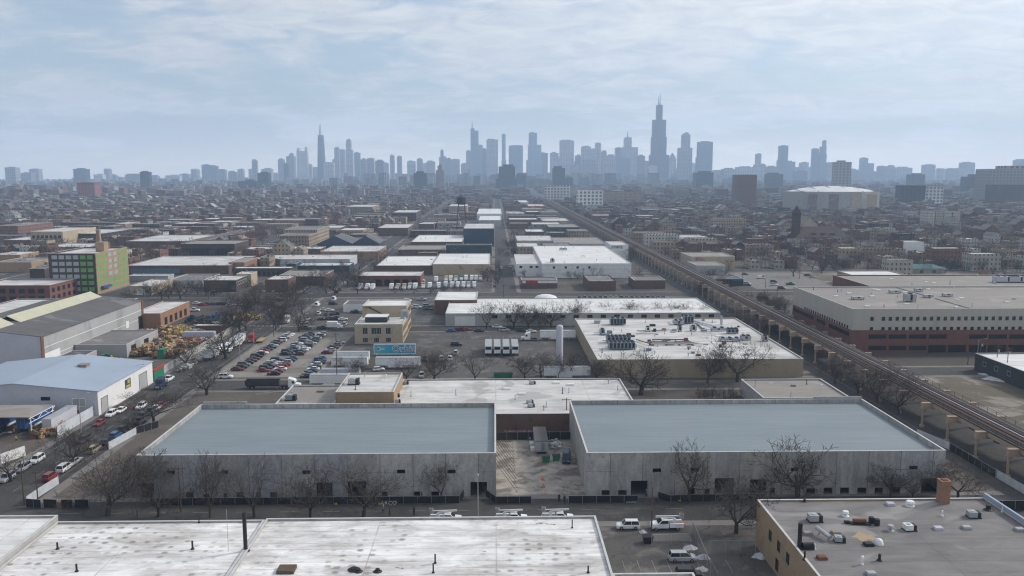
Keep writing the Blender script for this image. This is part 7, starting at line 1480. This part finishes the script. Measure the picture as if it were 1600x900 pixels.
NAMED = [
 ("tallest black stepped skyscraper with twin white antennas, dominating the skyline", "t_dark", 4500, [(1016, 1046, 242), (1019, 1042, 214), (1020.8, 1041.2, 187), (1027, 1036, 164)], "box", [(1030.3, 150), (1033, 145)]),
 ("dark tapering skyscraper with antennas, tallest at the skyline's left", "t_dark", 4800, [(493.5, 506.5, 211)], "taper", [(497.7, 194), (499.6, 193)]),
 ("blue glass tower with thin spire at the skyline's middle left", "t_blue", 4900, [(742, 754, 226), (735, 747.5, 204), (735, 741.5, 201)], "box", [(737.5, 189)]),
 ("very slender tower standing alone at the skyline's middle", "t_blue", 5100, [(783.5, 791, 250), (784, 790, 210)], "box", None),
 ("wide flat topped slab tower right of the spired glass tower", "t_stone", 5100, [(760, 778, 218)], "box", None),
 ("broad pale flat topped tower right of the slender one", "t_blue", 4700, [(795, 817, 227.5)], "box", None),
 ("stepped tower with narrow flat top left of the broad dark block", "t_blue", 5200, [(822.5, 847, 250), (825, 846, 226), (826.2, 839.3, 207.5)], "box", None),
 ("broad tall flat topped block, widest in the middle skyline", "t_stone", 5000, [(875, 897, 219.5)], "box", None),
 ("dark stepped tower with pinnacle left of the tallest skyscraper", "t_stone", 5000, [(972, 997, 230), (976, 987.3, 215)], "box", [(981.5, 205)]),
 ("crowned stepped tower right of the tallest skyscraper", "t_stone", 4500, [(1061, 1082, 231), (1067, 1079, 210), (1070, 1076.5, 207.5)], "box", None),
 ("pale wide modern tower at the downtown cluster's right end", "t_blue", 4400, [(1092, 1114.3, 221.5)], "box", None),
 ("two turreted pale tower left of the dark tapering one", "t_pale", 4800, [(463, 479.5, 236), (463.5, 467.5, 231), (475.5, 479, 231)], "box", None),
 ("tower with rounded crown shoulders right of the dark tapering one", "t_stone", 4900, [(540, 551, 234), (540.3, 548, 219), (541.8, 546.8, 217.5)], "box", None),
 ("dark boxy glass block low in front of the skyline, centre left", "t_dark", 2900, [(646, 666.5, 270.5)], "box", None),
 ("dark square block low in front of the broad flat block", "t_dark", 3000, [(864, 883, 262.5)], "box", None),
 ("dark low block attached right of the square one", "t_dark", 2980, [(884, 895.5, 278)], "box", None),
 ("rust red tower in front of the skyline between two dark blocks", "t_red", 3300, [(681, 693.5, 266), (683.5, 690.5, 259)], "box", None),
 ("dark brown square tower above the domed arena's right end", "t_stone", 2600, [(1308.5, 1331, 253)], "box", None),
 ("tall pale tower standing alone right of downtown", "t_blue", 4700, [(1217, 1228, 250), (1219.6, 1232.2, 227.5)], "box", None),
 ("highest of the stepped twin towers right of downtown", "t_blue", 4700, [(1281, 1292, 240), (1284, 1291.8, 229), (1288, 1291.8, 220)], "box", None),
 ("lower of the twin towers, left of the stepped one", "t_blue", 4700, [(1270.7, 1280, 232.5)], "box", None),
 ("slim tower far right of downtown with lower shoulder", "t_blue", 5000, [(1347.5, 1366, 255), (1347.5, 1357, 247)], "box", None),
 ("blocky pale tower near the skyline's right end", "t_stone", 4600, [(1505, 1524, 254)], "box", None),
 ("dark flat block before the skyline's right end", "t_dark", 2400, [(1516, 1547, 276)], "box", None),
 ("leftmost tower of the skyline, alone by the picture's edge", "t_stone", 4000, [(7, 23.5, 261.5)], "box", None),
 ("dark broad tower above the red tower block", "t_dark", 4000, [(114, 133.5, 264)], "box", None),
 ("dark and pale striped tall slab in front of the central skyline", "t_dark", 3000, [(779, 805, 260), (775, 808, 279)], "box", None),
 ("pale white framed tower before the skyline's middle left", "t_pale", 4200, [(666, 679.5, 252.5)], "box", None)]
for q in NAMED: sky_tower(*q)
UN = [(434, 443, 249, "t_stone"), (447, 460, 244, "t_stone"), (452, 458, 240, "t_stone"), (443, 450, 256, "t_dark"), (468, 479, 259, "t_pale"), (479, 487, 257, "t_pale"), (522, 529.5, 231, "t_stone"), (530, 539, 233, "t_stone", "round"), (553, 562, 238.5, "t_dark"), (563, 572, 249, "t_stone"), (573, 584, 247.5, "t_stone"), (586, 599, 251, "t_dark"), (598, 607, 255, "t_pale"), (609, 616, 243, "t_stone"), (620, 627.5, 244.5, "t_stone"), (636, 649, 252, "t_stone"), (651, 660, 248.5, "t_pale"), (660, 668, 256, "t_pale"), (686, 697, 245, "t_stone"), (688, 693, 235, "t_stone"), (697, 704, 247.5, "t_blue"), (704, 718, 249, "t_stone"), (699, 708, 253, "t_dark"), (708, 718, 252, "t_blue"), (720, 731, 256, "t_stone"), (728, 736, 236, "t_stone"), (754, 760, 232.5, "t_blue"), (731, 751, 264, "t_dark"), (752, 776, 256, "t_pale"), (806, 822, 273, "t_dark"),
 (843, 856, 239, "t_dark"), (860, 873, 239, "t_stone"), (861, 882, 246.5, "t_blue"), (899, 909, 243, "t_dark"), (909, 923, 229, "t_stone"), (923, 931, 233.5, "t_stone"), (930, 940, 222.5, "t_stone", "round"), (940, 948, 236.5, "t_stone"), (945, 963, 243, "t_stone"), (962, 974, 231, "t_dark"), (897, 910, 252, "t_pale"), (910, 930, 250, "t_stone"), (924, 936, 252, "t_pale"), (937, 944, 250, "t_pale"), (963, 985, 247, "t_blue"), (984, 994, 245, "t_pale"), (997, 1008, 243.5, "t_stone"), (1003, 1016, 252, "t_stone"), (1014, 1027, 259, "t_pale"), (1022, 1038, 246, "t_pale"), (1046, 1057, 248, "t_stone", "pyramid"), (1038, 1055, 252, "t_stone"), (1055, 1068, 264, "t_stone"), (1070, 1087, 255, "t_pale"), (1088, 1094, 246, "t_dark"), (1088, 1115, 269.5, "t_dark"), (1025, 1040, 268, "t_blue"), (890, 905, 258, "t_stone"),
 (1114, 1131, 266.5, "t_stone"), (1130, 1151, 264, "t_stone"), (1152, 1180, 261, "t_stone"), (1182, 1190, 240.5, "t_stone"), (1180, 1197, 257, "t_stone"), (1200, 1217, 260.5, "t_stone"), (1227, 1243, 252.5, "t_dark"), (1245, 1267, 261, "t_stone"), (1252, 1264, 254, "t_stone"), (1243, 1262, 267.5, "t_dark"), (1292, 1304, 255, "t_stone"), (1328, 1342, 265, "t_stone"), (1374, 1385, 260, "t_stone"), (1388, 1399, 259.5, "t_stone"), (1399, 1426, 262, "t_stone"), (1425, 1446, 272.5, "t_dark"), (1445, 1462, 257.5, "t_stone"), (1466, 1480, 262.5, "t_stone", "round"), (1480, 1505, 264.5, "t_stone"), (1530, 1547, 270, "t_stone"), (1590, 1606, 250, "t_stone"), (1201, 1224, 272, "t_dark"), (1340, 1375, 268, "t_stone"),
 (32, 48, 270, "t_stone"), (45, 60, 264, "t_stone"), (160, 172, 263, "t_stone", "round"), (146, 160, 272.5, "t_pale"), (170, 181, 274, "t_stone"), (182, 194, 276, "t_stone", "round"), (195, 218, 272.5, "t_stone"), (218, 232, 268.5, "t_dark"), (234, 246, 275, "t_stone"), (258, 280, 274, "t_pale"), (280, 295, 272, "t_stone"), (296, 310, 263.5, "t_stone", "round"), (314.5, 326, 257.5, "t_dark"), (326, 338, 259, "t_dark"), (341, 352, 265, "t_stone"), (356, 368, 268.5, "t_stone"), (371, 380, 264.5, "t_stone"), (393, 401, 250.5, "t_stone"), (388, 400, 264, "t_stone"), (402, 419, 270, "t_dark"), (408, 424, 264, "t_stone"), (400, 416, 284, "t_stone"), (420, 434, 271, "t_stone"), (487, 496, 262, "t_stone"), (505, 521, 254, "t_stone"), (519, 527, 249, "t_stone"), (342, 370, 282, "t_pale"), (372, 400, 283, "t_dark")]
LMK = [(-50, None), (15, "the leftmost tower"), (124, "the dark broad tower above the red block"), (320, None), (471, "the two turreted tower"), (500, "the dark tapering tower"), (546, "the rounded crown tower"), (656, "the dark boxy glass block"), (741, "the spired glass tower"), (787, "the very slender tower"), (833, "the stepped flat topped tower"), (886, "the widest middle block"), (981, "the dark pinnacled tower"), (1031, "the tallest skyscraper"), (1072, "the crowned tower"), (1103, "the pale wide modern tower"), (1226, "the lone pale tower"), (1288, "the stepped twin tower"), (1320, "the dark brown tower over the arena"), (1357, "the slim shouldered tower"), (1514, "the blocky pale tower near the right end"), (1700, None)]
LMK = [q for q in LMK if q[1]]
TONE = {"t_stone": "grey", "t_dark": "dark", "t_pale": "pale", "t_blue": "blue glass", "t_red": "red", "t_pink": "rose"}
ORD = ["first", "second", "third", "fourth", "fifth", "sixth", "seventh", "eighth", "ninth", "tenth", "eleventh", "twelfth", "thirteenth", "fourteenth", "fifteenth", "sixteenth", "seventeenth", "eighteenth", "nineteenth", "twentieth"]
UN.sort(key=lambda q: q[0] + q[1]); cnt = {}
qq = random.Random(3)
for q in UN:
    c = (q[0] + q[1]) / 2; prev = [l for l in LMK if l[0] <= c]; nxt = [l for l in LMK if l[0] > c]
    if prev and (not nxt or c - prev[-1][0] < nxt[0][0] - c + 60): ref, side = prev[-1], "right"
    else: ref, side = (nxt[0], "left")
    cnt.setdefault((ref[1], side), []).append(q)
for (ref, side), lst in cnt.items():
    if side == "left": lst = lst[::-1]
    for i, q in enumerate(lst):
        near = q[2] > 268 and q[3] == "t_dark"; Y = qq.uniform(3000, 3300) if near else qq.uniform(4300, 5400)
        sky_tower(f"{TONE[q[3]]} tower, {ORD[i]} to the {side} of {ref}", q[3], Y, [(q[0], q[1], q[2])], q[4] if len(q) > 4 else "box", cat="tower block", ant=None)

# ---------------------------------------------------------------- houses: street blocks filled lot by lot
hr = random.Random(99)
LOTS, TREESPOT = [], []
OCC.append((-192, -117, 366, 470)); OCC.append((-97, -2, 486, 552)); OCC.append((138, 222, 380, 505)); OCC.append((-117, -97, 100, 1500)); OCC.append((-215, -117, 296, 368))
def visible(x, y): return abs(proj(x, y, 5)[0] - 800) < 850
xint = [(-1240, -1143), (-1126, -1028), (-1011, -913), (-896, -798), (-781, -683), (-666, -571), (-554, -458), (-441, -345), (-328, -232), (-215, -119), (-95, -4), (17, 108), (143, 241), (258, 354), (371, 467), (484, 582), (599, 697), (714, 812), (829, 927), (944, 1042), (1059, 1157), (1174, 1272)]
yint = [(300, 365), (384, 468), (492, 587)] + [(y + 14, y + 100) for y in YS[:17]]
def industrial(xc, yc):
    if xc < -110 and yc < 640: return True
    if -100 < xc < 110: return yc < 1500
    if xc < -110: return hr.random() < (.42 if yc < 1100 else .16)
    return hr.random() < .07
for (x0, x1) in xint:
    for (y0, y1) in yint:
        if not any(visible(x, y) for x in (x0, x1) for y in (y0, y1)): continue
        if y0 < 480 and x0 > -119 and x0 < 240: continue
        xc, yc = (x0 + x1) / 2, (y0 + y1) / 2
        if industrial(xc, yc):
            x = x0 + 2
            while x < x1 - 14:
                wdt = min(hr.uniform(18, 48), x1 - x - 1); y = y0 + 2
                while y < y1 - 14:
                    dp = min(hr.uniform(18, 50), y1 - y - 1)
                    if hr.random() < .80: LOTS.append(("shed", x, x + wdt - 3, y, y + dp - 3, hr.uniform(4.5, 9.5)))
                    else: TREESPOT.append((x + wdt / 2, y + dp / 2))
                    y += dp
                x += wdt
        else:
            for side in (0, 1):
                yy = y0 + 3 if not side else y1 - 22; x = x0 + 1
                while x < x1 - 7:
                    wdt = hr.uniform(6.2, 8.5) if hr.random() < .85 else hr.uniform(11, 18); dp = hr.uniform(14, 19)
                    if x + wdt > x1: break
                    if hr.random() < .70: LOTS.append(("house", x, x + wdt, yy, yy + dp, hr.choice([6.2, 5.6, 7.0, 8.8, 6.6, 9.2]) if wdt < 11 else hr.uniform(8, 12)))
                    elif hr.random() < .6: TREESPOT.append((x + wdt / 2, yy + dp / 2))
                    x += wdt + hr.uniform(.9, 2.2)
            for k in range(44): TREESPOT.append((hr.uniform(x0, x1), y0 + hr.choice([-1.2, -1.2, 27, 33, 40, 48, 56, 62, y1 - y0 + 1.2, y1 - y0 + 1.2]) + hr.uniform(-1.2, 1.2)))
            for k in range(hr.randint(3, 7)):
                gx_ = hr.uniform(x0, x1 - 6); LOTS.append(("garage", gx_, gx_ + 6, yc + hr.choice([-7.5, 2]), yc + hr.choice([-2.0, 7.5]), 3.2)) if True else None
LOTS = [q if q[3] < q[4] else (q[0], q[1], q[2], q[4], q[3], q[5]) for q in LOTS]
LOTS = [q for q in LOTS if free(*q[1:5], 1.5) and visible((q[1] + q[2]) / 2, q[3])]
LOTS.sort(key=lambda q: -((q[2] - q[1]) * (q[5] + (q[4] - q[3]) * .12) / q[3] ** 2))
LM2 = [("the white apartment row of four", 1475, 342), ("the domed arena", 1297, 308), ("the rose brick tower block", 1167, 293), ("the brick bell tower church", 1280, 360), ("the brick school", 1380, 428), ("the pale stucco flats", 1540, 410), ("the white walled block", 1425, 388), ("the park lawn", 1225, 405), ("the mural building", 1115, 405), ("the red three-flats", 1100, 385), ("the yellow apartment row", 1015, 370), ("the salmon flats", 1140, 348), ("the white grid block", 922, 315), ("the teal banded shed", 880, 352), ("the white ribbed warehouse", 900, 405), ("the water tower", 721, 320), ("the navy block", 748, 360), ("the gabled dark sheds", 545, 375), ("the yellow walled warehouse", 545, 392), ("the tan two storey factory", 465, 365), ("the orange ended factory", 560, 325), ("the dark brick plant", 325, 385), ("the red mill", 245, 372), ("the panelled loft", 130, 420), ("the beige factory", 72, 365), ("the red tower block", 133, 296), ("the red factory front", 150, 323), ("the white clinic", 1575, 285), ("the long low warehouse", 280, 410), ("the left edge apartment row", 15, 360), ("the clump by the left street", 420, 460), ("the civic block", 1480, 440), ("the central street", 787, 380), ("the striped block", 870, 298), ("the tan apartment row", 975, 305), ("the grey house with blue roof", 1407, 412)]
def near_words(px, py):
    n, lx, ly = min(LM2, key=lambda q: ((q[1] - px) * .8) ** 2 + ((q[2] - py) * 2.4) ** 2)
    dx, dy = px - lx, (py - ly) * 3
    rel = ("right of" if dx > 0 else "left of") if abs(dx) > abs(dy) else ("in front of" if dy > 0 else "beyond")
    return f"{rel} {n}"
WALLS = [("red brick", "brick_win"), ("tan brick", "tan_win"), ("cream walled", "cream_win"), ("dark brick", "dark_win"), ("brick", "brick_win"), ("tan", "tan_win")]
ROOFS = [("white roofed", "white_dirty"), ("grey roofed", "grey_flat"), ("dark roofed", "dark_flat"), ("brown roofed", "brown_flat"), ("dark roofed", "dark_flat"), ("grey roofed", "grey_flat")]
NIND, NSHED = 230, 120
ni = ns = 0; mass_w, mass_r, mass_t = MB(), MB(), MB()
def gable(mb, x0, x1, y0, y1, z, rise, alongx=False):
    o = .35
    if alongx: c = (y0 + y1) / 2; mb.loft([[(x, y0 - o, z - .1), (x, c, z + rise), (x, y1 + o, z - .1), (x, y1 + o, z + .06), (x, c, z + rise + .18), (x, y0 - o, z + .06)] for x in (x1 + o, x0 - o)])
    else: c = (x0 + x1) / 2; mb.loft([[(x0 - o, y, z - .1), (c, y, z + rise), (x1 + o, y, z - .1), (x1 + o, y, z + .06), (c, y, z + rise + .18), (x0 - o, y, z + .06)] for y in (y0 - o, y1 + o)])
GROUPS = {}
for (kd, x0, x1, y0, y1, h) in LOTS:
    pk = hr.random() < (.20 if kd == "house" else .05) and (x1 - x0) < 20
    if kd == "shed" and ns < NSHED and y0 < 1500:
        ns += 1; wn_, wm_ = hr.choice([("brown brick", "brown_brick"), ("tan brick", "tan_win"), ("red brick", "brick_win"), ("grey walled", "plain_mix"), ("brown brick", "dark_win")]); rn_, rm_ = hr.choice([("white roofed", "white_dirty"), ("white roofed", "white_dirty"), ("grey roofed", "grey_flat"), ("dark roofed", "dark_flat"), ("tan roofed", "tan_flat")])
        px, py = proj((x0 + x1) / 2, y0, h); b = building("workshop", f"{rn_} {wn_} workshop {near_words(px, py)}", "building", (x0, x1, y0, y1), h, wm_, rm_, .4, None, occ=False); roof_things(b, 3 if y0 < 900 else 0, int(x0), "vb"); continue
    if kd == "house" and ni < NIND:
        ni += 1; wn_, wm_ = hr.choice(WALLS); px, py = proj((x0 + x1) / 2, y0, h); cx, cy = (x0 + x1) / 2, (y0 + y1) / 2; a, c = (x1 - x0) / 2, (y1 - y0) / 2
        if pk:
            rn_ = hr.choice([("grey", "grey_flat"), ("brown", "brown_flat"), ("dark", "dark_flat")]); r = thing("house", f"{wn_} house with {rn_[0]} gabled roof {near_words(px, py)}", "house", (cx, cy, 0)); rs = a * .75
            mb = MB(); mb.box(-a, -c, 0, a, c, h, 0, False, False); mb.tri((-a, -c, h), (a, -c, h), (0, -c, h + rs)); mb.tri((a, c, h), (-a, c, h), (0, c, h + rs)); mb.build("wall", wm_, r); mb = MB(); gable(mb, -a, a, -c, c, h, rs); rf = mb.build("roof", rn_[1], r)
            mb = MB(); mb.box(a * .3, c * .2, h, a * .3 + .7, c * .2 + .7, h + rs + .9); mb.build("chimney", "brown_brick", rf)
        else:
            rn_, rm_ = hr.choice(ROOFS); r = building("house", f"{rn_} {wn_} flat topped house {near_words(px, py)}", "house", (x0, x1, y0, y1), h, wm_, rm_, .5, None, occ=False, t=.25)
            mb = MB(); mb.box(-a * .3, c * .3, h - .5, a * .1, c * .3 + 1.2, h + .9); mb.build("chimney", "brown_brick", BLD[r.name][4])
        continue
    mass_w.box(x0, y0, 0, x1, y1, h, 0, False, False)
    if pk: rs = (x1 - x0) * .37; mass_w.tri((x0, y0, h), (x1, y0, h), ((x0 + x1) / 2, y0, h + rs)); gable(mass_r, x0, x1, y0, y1, h, rs)
    else:
        mass_r.box(x0 - .05, y0 - .05, h, x1 + .05, y1 + .05, h + .25)
        if hr.random() < .5: mass_r.box(x0 + 1.5, y0 + 2, h + .25, x0 + 3, y0 + 4, h + 1.6)
# still farther: low roofs up to the towers
for i in range(8000):
    y = 2300 + (hr.random() ** 1.3) * 5000; x = hr.uniform(-.68, .68) * y
    wdt, dp = hr.uniform(8, 34), hr.uniform(12, 36); h = hr.uniform(6, 13) if hr.random() < .85 else hr.uniform(14, 28)
    if 100 < x < 152: continue
    mass_w.box(x, y, 0, x + wdt, y + dp, h, 0, False, False); mass_r.box(x - .05, y - .05, h, x + wdt + .05, y + dp + .05, h + .3)
for i in range(520):                                            # mid-rise blocks round downtown
    y = hr.uniform(4000, 7600); x = (hr.gauss(.05, .2)) * y; h = hr.uniform(22, 75) if abs(x / y - .05) < .25 else hr.uniform(15, 40); wdt = hr.uniform(18, 55)
    mass_t.box(x, y, 0, x + wdt, y + 30, h, 0, False)
stuff(mass_w.build("distant_house_walls", "house_wall_far")); stuff(mass_r.build("distant_house_roofs", "roof_far"))
M["t_mix"] = facade("distant mid rise walls", [(.30, .28, .26), (.45, .43, .40), (.12, .13, .15), (.24, .15, .12), (.36, .33, .30), (.18, .2, .23)], 6, 6, .5, .5, "Island")
stuff(mass_t.build("distant_midrise_blocks", "t_mix"))

# ---------------------------------------------------------------- trees farther off
spots = [s for s in TREESPOT if free(s[0] - 1, s[0] + 1, s[1] - 1, s[1] + 1, .5) and visible(*s)]

hr.shuffle(spots); spots.sort(key=lambda s: s[1]); NT_ = 55
for i, (x, y) in enumerate(spots[:NT_]):
    h = hr.uniform(7, 11.5); px, py = proj(x, y, h); put_tree(x, y, h, h * hr.uniform(.75, 1.1), "bare tree " + near_words(px, py), 2, hr.randrange(1000), 0, "bare trees among the houses")
mb = MB()
def far_tree(x, y, h, n):
    w_ = h * hr.uniform(.34, .52); mb.tube((x, y, 0), (x, y, h * .5), .25, .14, 3, cap=False)
    for k in range(n):
        a, b_, r_ = hr.uniform(0, 6.28), hr.uniform(-1, 1), hr.random() ** .4; c = math.sqrt(1 - b_ * b_); p = Vector((x + r_ * w_ * c * math.cos(a), y + r_ * w_ * c * math.sin(a), h * .62 + r_ * b_ * h * .38))
        d = Vector((c * math.cos(a) + hr.uniform(-.6, .6), c * math.sin(a) + hr.uniform(-.6, .6), abs(b_) + .5)).normalized() * hr.uniform(.8, 1.9); s = d.orthogonal().normalized() * .16
        mb.quad(tuple(p - d * .5 - s), tuple(p - d * .5 + s), tuple(p + d * .5 + s * .3), tuple(p + d * .5 - s * .3))
for (x, y) in spots[NT_:]:
    far_tree(x, y, hr.uniform(8, 13), 85 if y < 900 else (50 if y < 1400 else 26))
for i in range(7500):
    y = 900 + (hr.random() ** 1.2) * 2900; x = hr.uniform(-.68, .68) * y
    if 105 < x < 147 or -2 < x < 15: continue
    far_tree(x, y, hr.uniform(8, 13), 20)
stuff(mb.build("distant_bare_trees", "dry_crown"))

# ---------------------------------------------------------------- make every repeated label single out one thing
def screen(o): return proj(o.location.x, o.location.y, o.location.z)
by = {}
for o in REG: by.setdefault(o["label"], []).append(o)
ORDW = ["first", "second", "third", "fourth", "fifth", "sixth", "seventh", "eighth", "ninth", "tenth"] + ORD[10:]
def ordinal(n): return ORD[n] if n < 20 else f"number {n + 1}"
for lab, lst in by.items():
    if len(lst) < 2 or "brace propping" in lab: continue
    along = lab.split(" in the car lot's")[-1] != lab
    lst.sort(key=lambda o: (screen(o)[0]) if not along else -screen(o)[1])
    for i, o in enumerate(lst):
        if along: s = f", {ordinal(i)} such from the near end" if i < len(lst) - 1 else ", nearest the far end"
        elif len(lst) == 2: s = ", left one" if i == 0 else ", right one"
        else: s = ", leftmost" if i == 0 else (", rightmost" if i == len(lst) - 1 else f", {ordinal(i)} from the left")
        o["label"] = lab + s
for o in REG:
    ws = o["label"].split()
    if len(ws) > 16: o["label"] = " ".join(ws[:16])
for o in bpy.data.objects:
    if "_f" in o: del o["_f"]
    if o.get("kind") or o.type in ("CAMERA", "LIGHT"): continue

# ---------------------------------------------------------------- render settings
sc.render.engine = "CYCLES"
sc.cycles.use_denoising = True
sc.cycles.max_bounces = 6; sc.cycles.diffuse_bounces = 2; sc.cycles.glossy_bounces = 2; sc.cycles.transparent_max_bounces = 12; sc.cycles.volume_bounces = 2
sc.cycles.filter_width = 1.2
sc.view_settings.view_transform = "Standard"; sc.view_settings.look = "None"; sc.view_settings.gamma = 1; sc.view_settings.use_curve_mapping = False
sc.view_settings.exposure = EXPO
